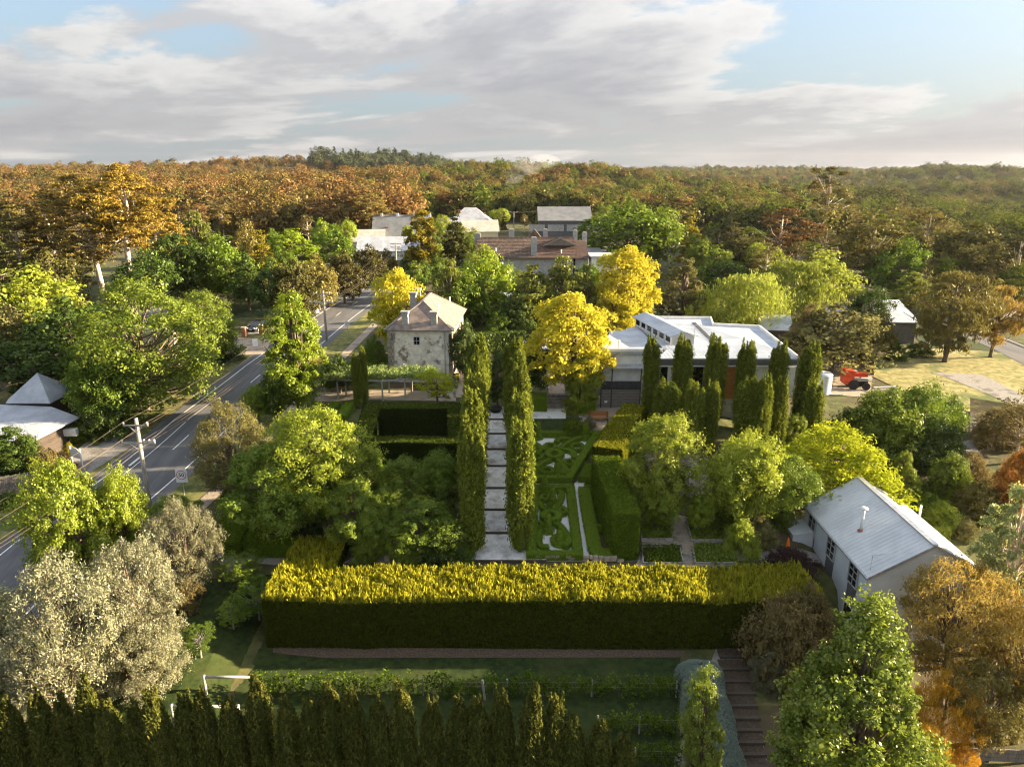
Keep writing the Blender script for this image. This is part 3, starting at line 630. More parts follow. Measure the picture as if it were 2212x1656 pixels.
# the road: surveyed along its centre line
ROAD = dense([(-40.5, 10), (-37.6, 44), (-35.6, 55), (-33.6, 66), (-32.2, 82), (-31.2, 100), (-30.2, 118), (-28.5, 134), (-25, 150), (-18, 168), (-6, 188), (10, 206)], 2.0)
RW = 3.25
ribbon('road', ROAD, -RW - 1.2, RW + 1.2, 'asphalt', .05, 'grey two-lane asphalt road running away on the left', cuts=6)
mk = bpy.data.objects.new('road_markings', None); COL.objects.link(mk); tag(mk, 'white painted edge lines and dashes on the asphalt road', None, None, 'structure')
ribbon('edge_line', ROAD, RW - .07, RW + .07, 'line_paint', .068, parent=mk); ribbon('edge_line', ROAD, -RW - .07, -RW + .07, 'line_paint', .068, parent=mk)
cum = np.concatenate([[0], np.cumsum([np.linalg.norm(b - a) for a, b in zip(ROAD[:-1], ROAD[1:])])])
def along(s): return np.array([np.interp(s, cum, [p[0] for p in ROAD]), np.interp(s, cum, [p[1] for p in ROAD])])
s = 2.0
while s < cum[-1] - 10:
    ribbon('dash_line', [along(s + k) for k in (0, 1, 2, 3)], -.06, .06, 'line_paint', .068, parent=mk); s += 9.0
# second edge line and arrow of the turning lane opposite the driveway
sA = np.interp(70, [p[1] for p in ROAD], cum)
ribbon('edge_line', [along(sA + k) for k in range(-14, 10, 2)], 1.75, 1.85, 'line_paint', .070, parent=mk)
ribbon('arrow_mark', [along(sA + k) for k in (-8, -7, -6)], 2.2, 2.45, 'line_paint', .072, parent=mk)
ribbon('verge', ROAD, RW + 1.1, RW + 5.0, 'verge_grass', .035, 'dry grassy verge along the left side of the road', cuts=2)
ribbon('verge', ROAD, -RW - 4.2, -RW - 1.1, 'verge_grass', .035, 'green grassy verge between the road and the garden', cuts=2)
ribbon('footpath', ROAD[18:62], -RW - 5.6, -RW - 4.3, 'tan_gravel', .055, 'pale gravel footpath beside the garden hedge', cuts=1)
drape('driveway', gp((165, 1040), (290, 962), (300, 925), (215, 935), (150, 985)), 'gravel', .07, 'grey gravel driveway by the shingled house')
drape('driveway', gp((480, 770), (575, 765), (585, 735), (505, 728)), 'tan_gravel', .07, 'pale gravel forecourt in front of the dark car')
drape('driveway', gp((535, 722), (566, 722), (566, 700), (535, 700)), 'gravel', .06, 'small grey gravel parking place of the dark car')
# garden surfaces
drape('lawn', gp((240, 1480), (450, 1250), (600, 1240), (590, 1405), (1470, 1420), (1450, 1750), (200, 1750)), 'lawn', .05, 'dark green lawn below the long golden hedge')
drape('path', gp((590, 1398), (1480, 1408), (1475, 1422), (700, 1424), (590, 1412)), 'mulch', .09, 'brown strip of bare earth along the hedge foot')
drape('courtyard', gp((465, 1190), (600, 1178), (625, 1215), (596, 1222), (540, 1216), (500, 1238), (476, 1222)), 'gravel', .06, 'pale gravel court at the lower left of the garden')
drape('path', gp((740, 1218), (1770, 1224), (1780, 1205), (1400, 1203), (1000, 1205), (760, 1206)), 'gravel', .07, 'gravel walk behind the long golden hedge')
drape('path', gp((818, 1210), (872, 1210), (866, 1110), (828, 1110)), 'tan_gravel', .08, 'narrow stepped gravel path between the dark garden trees')
drape('path', gp((680, 868), (985, 868), (985, 845), (680, 848)), 'tan_gravel', .07, 'pale gravel walk under the vine pergola')
drape('lawn', gp((740, 884), (995, 884), (995, 870), (740, 870)), 'lawn', .06, 'narrow green lawn in front of the pergola')
drape('forecourt', gp((980, 860), (1040, 860), (1040, 800), (970, 800)), 'tan_gravel', .07, 'gravel yard beside the plaster building')
drape('lawn', gp((1145, 930), (1260, 930), (1258, 903), (1146, 903)), 'lawn', .06, 'small green lawn behind the knot garden')
drape('terrace', gp((1050, 906), (1222, 906), (1222, 880), (1050, 880)), 'white_gravel', .09, 'white gravel terrace at the head of the stepped path')
drape('path', gp((1180, 800), (1215, 800), (1222, 856), (1186, 856)), 'tan_gravel', .07, 'gravel path leading up past the golden tree')
drape('courtyard', gp((1262, 930), (1345, 930), (1400, 868), (1255, 850), (1240, 880)), 'tan_gravel', .06, 'brown gravel yard with the orange bench')
drape('field', gp((1850, 800), (1880, 770), (1990, 752), (2150, 760), (2320, 800), (2330, 960), (2060, 880), (1960, 850)), 'dry_grass', .05, 'sunlit dry grass field on the right', step=2.0)
drape('field', gp((1960, 700), (2230, 745), (2230, 800), (2000, 760)), 'lawn', .045, 'green grass under the large feathery trees', step=2.0)
drape('yard', gp((1760, 850), (1880, 860), (1885, 800), (1850, 785), (1770, 790)), 'tan_gravel', .055, 'dusty bare yard round the red machine')
drape('driveway', gp((2010, 805), (2120, 810), (2230, 865), (2230, 895), (2130, 850)), 'gravel', .075, 'grey gravel track crossing the dry field', step=2.0)
drape('path', gp((2078, 955), (2100, 950), (2118, 985), (2090, 990)), 'gravel', .075, 'pale path beside the clipped dark shrubs')
drape('path', gp((1850, 1010), (2060, 1018), (2060, 1004), (1850, 996)), 'tan_gravel', .06, 'gravel walk in front of the mounded shrubs')
drape('lawn', gp((1880, 1060), (2000, 1120), (2030, 1060), (1960, 1015), (1880, 1015)), 'lawn', .05, 'small green lawn behind the metal shed')
drape('bed', gp((2095, 860), (2230, 880), (2230, 960), (2095, 945)), 'soil', .05, 'dark vegetable plot with timber edging')
rr = [np.array(p[:2]) for p in (ground(2130, 733), ground(2175, 751), ground(2230, 778))]
ribbon('side_road', dense([rr[0] + (rr[0] - rr[1]), *rr, rr[2] + (rr[2] - rr[1]) * 2], 3), -2.6, 2.6, 'asphalt', .07, 'grey side road at the right edge with pale kerbs', cuts=2)
ribbon('kerb', dense([rr[0] + (rr[0] - rr[1]), *rr, rr[2] + (rr[2] - rr[1]) * 2], 3), 2.6, 3.0, 'gravel', .19, 'pale concrete kerb of the side road')
drape('lane', gp((1452, 1656), (1600, 1750), (1680, 1750), (1600, 1395), (1555, 1380)), 'gravel', .045, 'stony ground beside the sleeper steps')
drape('paddock', gp((470, 690), (600, 680), (600, 655), (480, 660)), 'lawn', .06, 'shaded grass slope behind the dark car', step=2.0)
drape('courtyard', gp((822, 960), (985, 960), (978, 925), (826, 925)), 'soil', .06, 'floor inside the square hedge coloured dark like shade')  # dark soil tone puts the hollow's shade into the floor colour
# the white stepped path: treads and timber risers, each a piece
sp = bpy.data.objects.new('stepped_path', None); COL.objects.link(sp); tag(sp, 'white stepped garden path climbing between two rows of cypresses', None, None, 'structure')
edges_v = [1214.8, 1153.9, 1103.4, 1057, 1008.8, 972.6, 939, 908, 884]
PX0, PX1 = -3.35, 1.25
Ys = [ground(1075, v).y for v in edges_v]
for i in range(8):
    y0, y1 = Ys[i], Ys[i + 1]; x0, x1 = (PX0, PX1) if i else (PX0 - .2, PX1 + 1.4); za, zb_ = tz(-1, y0) + .20, tz(-1, y1) + .06
    MB().hexa([(x0, y0 + .09, za - .5), (x1, y0 + .09, za - .5), (x1, y1 - .08, zb_ - .5), (x0, y1 - .08, zb_ - .5)], [(x0, y0 + .09, za), (x1, y0 + .09, za), (x1, y1 - .08, zb_), (x0, y1 - .08, zb_)]).build('tread', 'step_stone', sp)
    MB().box(((x0 + x1) / 2, y0, za - .25), (x1 - x0, .16, .53)).build('riser', 'sleeper', sp)
# rubble retaining wall along the front of the knot garden and shrubbery: every stone a piece
def rubble_wall(u0, u1, v, label, seed):
    rng = random.Random(seed); a, b = ground(u0, v), ground(u1, v); L = (b - a).length; d = (b - a).normalized()
    w = thing('rubble_wall', a, label, 'wall')
    MB().beam((0, .18, -.2), (b.x - a.x, b.y - a.y + .18, -.2 + b.z - a.z), .3, .9).build('core', 'soil', w)
    for row in range(2):
        x = rng.uniform(0, .2)
        while x < L:
            l = rng.uniform(.28, .62); h = rng.uniform(.2, .28); p = d * (x + l / 2) + Vector((0, rng.uniform(-.06, .03), .2 + row * .24 + rng.uniform(-.02, .03)))
            m = MB(); m.box((0, 0, 0), (l * .94, rng.uniform(.26, .38), h), rng.uniform(-.12, .12)); m.v = [(x_ * rng.uniform(.86, 1.08), y_ * rng.uniform(.86, 1.1), z_ * rng.uniform(.85, 1.12)) for x_, y_, z_ in m.v]
            o = m.build('stone', 'rubble', w); o.location = p; x += l
    return w
rubble_wall(1146, 1258, 1210, 'low dry stone wall in front of the lower knot garden', 1)
rubble_wall(1272, 1332, 1213, 'short dry stone wall below the tall clipped hedge', 2)
rubble_wall(830, 1014, 1212, 'low dry stone wall below the dark shrubbery', 3)

# ---------------------------------------------------------------- buildings
def window(parent, c, w, h, face, wall='', frame='white_paint', bars=(1, 1), pane='glass'):
    """face: 'f' front (-y), 'b' back, 'l', 'r'. c = centre on the wall plane (local)."""
    fw = thing('window', c, None, None, rz={'f': 0, 'r': math.pi / 2, 'b': math.pi, 'l': -math.pi / 2}[face]); fw.parent = parent; t = .07
    m = MB(); m.box((0, -.03, h / 2), (w + t * 2, .1, t)); m.box((0, -.03, -h / 2), (w + t * 2, .1, t)); m.box((-w / 2 - t / 2, -.03, 0), (t, .1, h - t)); m.box((w / 2 + t / 2, -.03, 0), (t, .1, h - t))
    for i in range(1, bars[0] + 1): m.box((-w / 2 + w * i / (bars[0] + 1), -.028, 0), (.045, .07, h - t))
    for i in range(1, bars[1] + 1): m.box((0, -.032, -h / 2 + h * i / (bars[1] + 1)), (w - .01, .06, .045))
    m.build('frame', frame, fw); MB().box((0, -.012, 0), (w, .03, h)).build('pane', pane, fw)
    return fw
def slab_roof(m, quad, th=.12):
    q = [Vector(p) for p in quad]; m.hexa([p - Vector((0, 0, th)) for p in q], q); return m
def house(name, label, p, w, d, h, rise, rz, wall, roof, style='gable', over=.4, chim=(), wins=(), cat='house', sink=.6, group=None, chim_mat='brick'):
    t = thing(name, p, label, cat, group, rz)
    MB().box((0, 0, (h - sink) / 2), (w, d, h + sink)).build('wall', wall, t)
    hw, hd = w / 2 + over, d / 2 + over; drop = over * rise / (d / 2); r = MB()
    if style == 'gable':      # ridge along x
        slab_roof(r, [(-hw, -hd, h - drop), (hw, -hd, h - drop), (hw, 0, h + rise), (-hw, 0, h + rise)]); slab_roof(r, [(hw, hd, h - drop), (-hw, hd, h - drop), (-hw, 0, h + rise), (hw, 0, h + rise)])
        g = MB(); g.hexa([(-w / 2, -d / 2, h), (-w / 2, d / 2, h), (-w / 2, 0, h + rise - .12)], [(-w / 2 + .2, -d / 2, h), (-w / 2 + .2, d / 2, h), (-w / 2 + .2, 0, h + rise - .12)])
        g.hexa([(w / 2 - .2, -d / 2, h), (w / 2 - .2, d / 2, h), (w / 2 - .2, 0, h + rise - .12)], [(w / 2, -d / 2, h), (w / 2, d / 2, h), (w / 2, 0, h + rise - .12)]); g.build('gable', wall, t)
    elif style == 'hip':
        k = max(w / 2 - d / 2, 0.05); a = [(-hw, -hd, h - drop), (hw, -hd, h - drop), (hw, hd, h - drop), (-hw, hd, h - drop)]; b = [(-k, 0, h + rise), (k, 0, h + rise)]
        for q in ([a[0], a[1], b[1], b[0]], [a[2], a[3], b[0], b[1]], [a[1], a[2], b[1]], [a[3], a[0], b[0]]): r.face(q)
        r.face([(x, y, z - .14) for x, y, z in reversed(a)])
        for i in range(4): q, s_ = a[i], a[(i + 1) % 4]; r.face([(q[0], q[1], q[2] - .14), (s_[0], s_[1], s_[2] - .14), s_, q])
    elif style == 'skillion': slab_roof(r, [(-hw, -hd, h), (hw, -hd, h), (hw, hd, h + rise), (-hw, hd, h + rise)])
    else: r.box((0, 0, h + .12), (hw * 2, hd * 2, .24))
    r.build('roof', roof, t)
    for cx, cy, cw, ch in chim:
        c = thing('chimney', (cx, cy, h), None, None); c.parent = t; MB().box((0, 0, ch / 2 - .3), (cw, cw, ch + .6)).build('stack', chim_mat, c); MB().box((0, 0, ch + .06), (cw * 1.25, cw * 1.25, .12)).build('cap', chim_mat, c)
    for f, u, z, ww, hh in wins:
        c = {'f': (u, -d / 2, z), 'b': (u, d / 2, z), 'l': (-w / 2, u, z), 'r': (w / 2, u, z)}[f]; window(t, c, ww, hh, f)
    return t
# -- old plaster building with hipped slate roof
def stone_building():
    zb = tz(-12, 82); zE = zb + 6.6
    A, B = atz(838, 712, zE), atz(973, 712, zE); W = (B - A).length; rz = -.055
    c = (A + B) / 2; D = 12.6; ca, sa = math.cos(rz), math.sin(rz)
    t = thing('plaster_building', (c.x - sa * 0 + (-sa) * D / 2, c.y + ca * D / 2, zb), 'old two-storey stained plaster building with hipped slate roof and chimneys', 'building', rz=rz)
    h = 6.6; hw, hd = W / 2, D / 2
    MB().box((0, -hd + .2, h / 2 - .3), (W - .5, .4, h + .6)).build('front_wall', 'plaster', t)
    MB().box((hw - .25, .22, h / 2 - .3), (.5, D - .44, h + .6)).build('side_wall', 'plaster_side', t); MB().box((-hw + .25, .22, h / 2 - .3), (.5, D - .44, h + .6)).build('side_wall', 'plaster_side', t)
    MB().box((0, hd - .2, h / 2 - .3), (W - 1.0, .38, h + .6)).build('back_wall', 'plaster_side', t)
    MB().box((0, -hd - .04, h - .32), (W + .1, .16, .22)).build('string_course', 'plaster', t)
    MB().box((0, 0, h - .06), (W + .3, D + .3, .16)).build('cornice', 'plaster', t)
    for k in range(15):      # quoin blocks at the front left corner
        wq = .55 if k % 2 else .4; MB().box((-hw + wq / 2 - .12, -hd - .01, .22 + k * .42), (wq, .5, .40)).build('quoin', 'stone_block', t)
    for x in (-hw + .55, hw - .7): MB().tube([(x, -hd - .12, 0), (x, -hd - .12, h - .1)], .06, 6).build('downpipe', 'galv_steel', t)
    rise = 2.9; k = hd - hw + .2; o = .42; z0 = h + .03; zr = h + rise
    a = [(-hw - o, -hd - o, z0), (hw + o, -hd - o, z0), (hw + o, hd + o, z0), (-hw - o, hd + o, z0)]; b = [(0, -k, zr), (0, k, zr)]
    for nm, q in (('roof_front', [a[0], a[1], b[0]]), ('roof_side', [a[1], a[2], b[1], b[0]]), ('roof_back', [a[2], a[3], b[1]]), ('roof_side', [a[3], a[0], b[0], b[1]])):
        m = MB(); m.hexa([(x, y, z - .12) for x, y, z in q], q); m.build(nm, 'slate_roof', t)
    for i, (q, e) in enumerate(((a[0], b[0]), (a[1], b[0]), (a[2], b[1]), (a[3], b[1]), (b[0], b[1]))): MB().beam((q[0], q[1], q[2] + .02), (e[0], e[1], e[2] + .02), .3, .08).build('ridge_cap', 'grey_timber', t)
    for i, (x, y, zb_, ht) in enumerate(((-1.75, -hd + .55, h + .1, 1.9), (1.75, -hd + .55, h + .1, 1.9), (-hw + 1.7, 1.2, h + .9, 2.2), (-hw + 1.7, 4.4, h + .9, 2.2))):
        c_ = thing('chimney', (x, y, zb_), None, None); c_.parent = t
        MB().box((0, 0, ht / 2 - .3), (.72, .6, ht + .6)).build('stack', 'chimney_render', c_); MB().box((0, 0, ht - .12), (.9, .78, .14)).build('cap', 'chimney_render', c_); MB().box((0, 0, ht + .07), (.98, .86, .14)).build('cap', 'chimney_render', c_)
    window(t, (-.35, -hd, h - 1.35), .62, .95, 'f', frame='grey_wall', bars=(1, 1))
    for y in (-3.4, .6, 4.2): window(t, (hw, y, 4.6), .8, 1.5, 'r', frame='grey_timber'); window(t, (hw, y, 1.5), .85, 1.7, 'r', frame='grey_timber')
    for x, y in ((1.6, -1.5), (2.4, 3.2)): MB().tube([(x, y, zr - 1.25), (x, y, zr - .55)], .09, 8).build('roof_vent', 'white_paint', t)
    return t
stone_building()
# -- metal gable shed on the right
def shed():
    zE = 1.64 * S; A = atz(1745.5, 1089, zE); B = atz(1871.8, 1244.4, zE); R = aty(1857, 1031, A.y)
    x0 = (A.x + B.x) / 2; hw = R.x - x0; L = A.y - B.y; zR = R.z; zg = tz(x0 + hw, B.y) - .2
    t = thing('metal_shed', (x0 + hw, (A.y + B.y) / 2, zg), 'two-storey pale corrugated metal shed with gable roof and flue', 'shed'); hE, hR = zE - zg, zR - zg; hl = L / 2
    ov = .1
    m = MB(); m.hexa([(-hw, -hl, -.5), (hw, -hl, -.5), (hw, -hl, hE), (0, -hl, hR - .12), (-hw, -hl, hE)], [(-hw, -hl + .15, -.5), (hw, -hl + .15, -.5), (hw, -hl + .15, hE), (0, -hl + .15, hR - .12), (-hw, -hl + .15, hE)]); m.build('gable_wall', 'zinc_wall_x', t)
    m = MB(); m.hexa([(-hw, hl - .15, -.5), (hw, hl - .15, -.5), (hw, hl - .15, hE), (0, hl - .15, hR - .12), (-hw, hl - .15, hE)], [(-hw, hl, -.5), (hw, hl, -.5), (hw, hl, hE), (0, hl, hR - .12), (-hw, hl, hE)]); m.build('gable_wall', 'zinc_wall_x', t)
    MB().box((-hw + .075, 0, hE / 2 - .25), (.146, L - .31, hE + .5)).build('side_wall', 'zinc_wall', t); MB().box((hw - .075, 0, hE / 2 - .25), (.146, L - .31, hE + .5)).build('side_wall', 'zinc_wall', t)
    sl = (hR - hE) / hw
    for s_ in (-1, 1):
        m = MB(); q = [(s_ * (hw + ov), -hl - ov, hE - ov * sl), (s_ * (hw + ov), hl + ov, hE - ov * sl), (0, hl + ov, hR), (0, -hl - ov, hR)]
        if s_ > 0: q = q[::-1]
        m.hexa([(x, y, z - .08) for x, y, z in q], q); m.build('roof_sheet', 'zinc_roof', t)
        MB().beam((s_ * (hw + ov + .05), -hl - ov, hE - ov * sl - .1), (s_ * (hw + ov + .05), hl + ov, hE - ov * sl - .1), .12, .12).build('gutter', 'galv_steel', t)
        for y in (-hl - ov - .02, hl + ov + .02): MB().beam((s_ * (hw + ov), y, hE - ov * sl - .06), (0, y, hR - .06), .06, .2).build('barge', 'galv_steel', t)
    MB().beam((0, -hl - ov, hR + .03), (0, hl + ov, hR + .03), .4, .05).build('ridge_cap', 'galv_steel', t)
    for s_ in (-1, 1):
        m = MB(); k = int((L + 2 * ov) / .38)
        for i in range(k + 1):
            y = -hl - ov + (L + 2 * ov) * i / k; m.beam((s_ * (hw + ov), y, hE - ov * sl + .012), (s_ * .15, y, hR - .15 * sl + .008), .03, .02)
        m.build('roof_ribs', 'zinc_roof', t)
    for u, v in ((1762, 1125), (1808, 1200), (1857, 1255)):
        p = atz(u, v, zE - .95); y = np.interp(v, [1089, 1244], [hl, -hl]); y = max(min(aty(u, v, (A.y + B.y) / 2).y + 0, 99), -99)
    for y in (hl - 1.7, 0.15, -hl + 1.9):
        pn = MB().box((-hw - .02, y, hE - 2.05), (.05, 1.25, 4.0)).build('wall_panel', 'dark_fascia', t); pn['label'] = 'grey infill panel under the tall window'
        window(t, (-hw - .045, y, hE - 1.0), 1.2, 1.7, 'l', frame='grey_wall', bars=(1, 2))
        window(t, (-hw - .045, y, hE - 4.2), 1.2, 1.4, 'l', frame='white_paint', bars=(0, 0))
    MB().box((hw * .42, -hl - .03, hE - 2.9), (2.3, .08, 3.6)).build('door', 'sign_black', t); MB().box((hw * .42, -hl - .05, hE - 1.02), (2.6, .14, .16)).build('door_lintel', 'galv_steel', t)
    # lean-to at the back left, flue and aerial
    MB().hexa([(-hw - 1.7, hl - 2.2, -.2), (-hw - .01, hl - 2.2, -.2), (-hw - .01, hl - .2, -.2), (-hw - 1.7, hl - .2, -.2)], [(-hw - 1.7, hl - 2.2, 4.4), (-hw - .01, hl - 2.2, 4.65), (-hw - .01, hl - .2, 4.65), (-hw - 1.7, hl - .2, 4.4)]).build('lean_to', 'zinc_wall_x', t)
    MB().hexa([(-hw - 1.8, hl - 2.3, 4.42), (-hw - .16, hl - 2.3, 4.67), (-hw - .16, hl - .1, 4.67), (-hw - 1.8, hl - .1, 4.42)], [(-hw - 1.8, hl - 2.3, 4.5), (-hw - .16, hl - 2.3, 4.75), (-hw - .16, hl - .1, 4.75), (-hw - 1.8, hl - .1, 4.5)]).build('lean_to_roof', 'zinc_roof', t)
    fx, fy = -hw * .62, -hl * .12; fz = hR - hw * .62 * sl
    f = thing('flue', (fx, fy, fz), None, None); f.parent = t
    MB().tube([(0, 0, -.2), (0, 0, 1.75)], .1, 10).build('pipe', 'white_paint', f, True); MB().lathe((0, 0, 1.7), [(.1, 0), (.3, .06), (.3, .12), (.04, .2)]).build('cowl', 'white_paint', f, True); MB().lathe((0, 0, -.05), [(.26, 0), (.2, .08), (.1, .14)]).build('flashing', 'brick', f, True)
    MB().tube([(-hw + .3, -hl + .5, hE), (-hw + .3, -hl + .5, hE + 1.3), (-hw + 1.6, -hl + .9, hE + 1.25)], .025, 5).build('aerial', 'galv_steel', t)
    for y in (hl - 2.0, -hl + 1.2): MB().tube([(hw + .1, y, hE), (hw + .1, y, hE + .9)], .09, 8).build('vent_pipe', 'white_paint', t)
shed()
# -- low flat-roofed cafe building with white metal roofs
def cafe():
    zR = 7.0 * S; base = tz(14, 74)
    t = thing('cafe_building', (14, 74, base), 'long low building with white metal roofs and a raised timber deck', 'building'); O = Vector((14, 74, base))
    def L(v): return (v[0] - O.x, v[1] - O.y, v[2] - O.z)
    h = zR - base
    def slab(name, pts, z0, z1, mat):
        q = [(p.x - O.x, p.y - O.y) for p in pts]; m = MB(); m.hexa([(x, y, z0) for x, y in q], [(x, y, z1) for x, y in q]); return m.build(name, mat, t)
    main = [atz(1420, 773.8, zR), atz(1722, 773.8, zR), atz(1640, 708, zR), atz(1540, 703, zR), atz(1535, 689, zR), atz(1395, 688, zR), atz(1372, 700, zR), atz(1440, 755, zR)]
    left = [atz(1300, 759, zR), atz(1432, 759, zR), atz(1374, 703, zR), atz(1340, 714, zR), atz(1318, 714, zR)]
    slab('roof', main, h - .25, h, 'white_roof'); slab('roof', left, h - .28, h - .03, 'white_roof')
    m = MB(); e0, e1 = main[0], main[1]
    for i in range(34):
        f = (i + .5) / 34; a_ = e0 + (e1 - e0) * f; k = np.interp(f, [0, .35, .36, .72, 1], [.35, .8, .95, .88, .2]); m.beam(L(a_ + Vector((0, .05, .012))), L(a_ + Vector((-3.4 * k * (f - .1), 19.0 * k, .012))), .06, .03)
    m.build('roof_ribs', 'white_roof', t)
    # parapet upstands
    for a, b in ((main[1], main[2]), (main[2], main[3]), (main[3], main[4]), (main[4], main[5]), (left[0], left[1])):
        MB().beam(L(a + Vector((0, 0, .16))), L(b + Vector((0, 0, .16))), .18, .34).build('parapet', 'white_wall', t)
    a, b = atz(1540 - 60, 705, zR + .02), atz(1575 + 90, 768, zR + .02); a, b = atz(1499, 697, zR + .02), atz(1543 + 20, 740 + 20, zR + .02)
    MB().beam(L(a), L(b), .42, .10).build('box_gutter', 'charcoal', t)
    # walls under the roof
    F = 773.8
    ins = [p.copy() for p in main]; cen = sum(ins, Vector()) / len(ins); ins = [cen + (p - cen) * .93 for p in ins]; slab('wall', ins, -1.0, h - .3, 'grey_wall')
    ins = [p.copy() for p in left]; cen = sum(ins, Vector()) / len(ins); ins = [cen + (p - cen) * .93 for p in ins]; slab('wall', ins, -1.0, h - .32, 'white_wall')
    a, b = main[0], main[1]
    MB().beam(L(a + Vector((0, -.05, -.42))), L(b + Vector((0, -.05, -.42))), .12, .62).build('fascia', 'dark_fascia', t); MB().beam(L(a + Vector((0, -.09, -.80))), L(b + Vector((0, -.09, -.80))), .16, .12).build('fascia_trim', 'white_paint', t)
    fy = a.y + .75
    for u0, u1, mt, nm in ((1424, 1446, 'glass', 'window'), (1486, 1515, 'glass', 'window'), (1556, 1584, 'orange_timber', 'timber_panel'), (1625, 1655, 'white_wall', 'wall_panel'), (1690, 1712, 'white_wall', 'wall_panel')):
        p0, p1 = aty(u0, 820, fy), aty(u1, 820, fy); MB().box(((p0.x + p1.x) / 2 - O.x, fy - O.y + (-.42 if True else 0), h - 2.6), (p1.x - p0.x, .1, 3.2)).build(nm, mt, t)
    for u in (1446, 1486): p0 = aty(u, 820, a.y + .2); MB().box((p0.x - O.x, p0.y - O.y, h - 3.0), (.45, .45, 5.0)).build('pillar', 'white_wall', t)
    p0, p1 = aty(1556, 850, a.y + .3), aty(1584, 850, a.y + .3)
    for k in range(12): MB().box(((p0.x + p1.x) / 2 - O.x, a.y + .22 - O.y, h - 1.4 - k * .27), (p1.x - p0.x, .06, .22)).build('slat', 'orange_timber', t)
    # clerestory lantern
    zb = zR; A0, A1 = atz(1450, 745, zb), atz(1372, 702, zb); wd = Vector((2.6, .25, 0)); hl = .95; ri = .62
    d = (A1 - A0).normalized()
    cl = thing('clerestory', L(A0), None, None); cl.parent = t
    def K(v): return (v.x - A0.x, v.y - A0.y, v.z - A0.z)
    up = Vector((0, 0, 1))
    MB().hexa([K(A0), K(A0 + wd), K(A1 + wd), K(A1)], [K(A0 + up * hl), K(A0 + wd + up * hl), K(A1 + wd + up * hl), K(A1 + up * hl)]).build('lantern_wall', 'white_wall', cl)
    mid0, mid1 = A0 + wd / 2 + up * (hl + ri) - d * .35, A1 + wd / 2 + up * (hl + ri) + d * .3
    e = wd.normalized() * .3
    for a_, b_ in ((A0 - e + up * hl - d * .35, A1 - e + up * hl + d * .3), (A0 + wd + e + up * hl - d * .35, A1 + wd + e + up * hl + d * .3)):
        MB().hexa([K(a_), K(b_), K(mid1 - up * .08), K(mid0 - up * .08)], [K(a_ + up * .1), K(b_ + up * .1), K(mid1 + up * .02), K(mid0 + up * .02)]).build('lantern_roof', 'white_roof', cl)
    MB().hexa([K(A0), K(A0 + wd), K(A0 + wd / 2)], [K(A0 + up * hl), K(A0 + wd + up * hl), K(A0 + wd / 2 + up * (hl + ri - .06))]).build('lantern_gable', 'white_wall', cl)
    n = 6; side = -wd.normalized() * .04
    for i in range(n):
        s0 = A0 + (A1 - A0) * ((i + .18) / n); s1 = A0 + (A1 - A0) * ((i + .82) / n)
        MB().hexa([K(s0 + side + up * .2), K(s1 + side + up * .2), K(s1 + side * .2 + up * .2), K(s0 + side * .2 + up * .2)], [K(s0 + side + up * .8), K(s1 + side + up * .8), K(s1 + side * .2 + up * .8), K(s0 + side * .2 + up * .8)]).build('lantern_pane', 'glass', cl)
        q = A0 + (A1 - A0) * (i / n); MB().beam(K(q + side * 1.5), K(q + side * 1.5 + up * hl), .14, .14).build('lantern_post', 'white_paint', cl)
    for u, v, hh in ((1300 + 37, 752, .9), (1483, 752, .7)): p = atz(u, v, zR); MB().tube([L(p), L(p + up * hh)], .12, 8).build('roof_pipe', 'white_paint', t)
    p = atz(1498, 752, zR); MB().tube([L(p), L(p + up * 2.6)], .03, 5).tube([L(p + up * 2.5 - Vector((.5, 0, 0))), L(p + up * 2.5 + Vector((.7, .2, .1)))], .02, 5).build('aerial', 'galv_steel', t)
    # raised deck with verandah
    P0, P1 = ground(1296, 881), ground(1382, 881); y = P0.y
    zE = aty(1296, 793, y).z; zTop = aty(1296, 769, y + 2.0).z; zd = aty(1296, 842, y).z; zr_ = aty(1296, 823, y).z; x0, x1 = P0.x, P1.x
    dk = thing('deck', (x0 - O.x, y - O.y, 0), None, None); dk.parent = t; w = x1 - x0; b0 = P0.z - O.z
    MB().box((w / 2, 1.7, zd - O.z - .05), (w, 3.4, .1)).build('deck_floor', 'grey_timber', dk)
    ns = 11; hh = (zd - .12 - P0.z) / ns
    for k in range(ns): MB().box((w / 2, .03, b0 + hh * (k + .5)), (w, .06, hh * .72)).build('slat', 'grey_timber', dk)
    MB().box((w / 2, .12, (b0 + zd - O.z) / 2 - .1), (w - .1, .08, zd - P0.z - .1)).build('slat_backing', 'dark_timber', dk)
    MB().box((w / 2, .05, (zd + zr_) / 2 - O.z), (w, .05, zr_ - zd - .03)).build('balustrade', 'charcoal', dk); MB().box((w / 2, .05, zr_ - O.z), (w + .05, .12, .06)).build('handrail', 'galv_steel', dk)
    MB().box((w / 2, 2.2, (zd + zE) / 2 - O.z + .1), (w, .12, zE - zd + .3)).build('deck_wall', 'white_wall', dk)
    for u, ww in ((.24, .42), (.62, .42)): MB().box((w * u, 2.12, zd - O.z + 1.05), (ww, .06, 2.1)).build('door', 'glass', dk)
    window(dk, (w * .86, 2.14, zd - O.z + 1.25), .62, 1.5, 'f', bars=(0, 0))
    for xx in (.05, w * .27, w - .05): MB().box((xx, -.02, (b0 + zE - O.z) / 2), (.12, .12, zE - P0.z)).build('post', 'charcoal', dk)
    q = [(-.25, -.45, zE - O.z), (w + .2, -.45, zE - O.z), (w + .2, 2.6, zTop - O.z), (-.25, 2.6, zTop - O.z)]
    m = MB(); m.hexa([(a_, b_, c_ - .06) for a_, b_, c_ in q], q)
    m.build('deck_roof', 'iron_roof', dk)
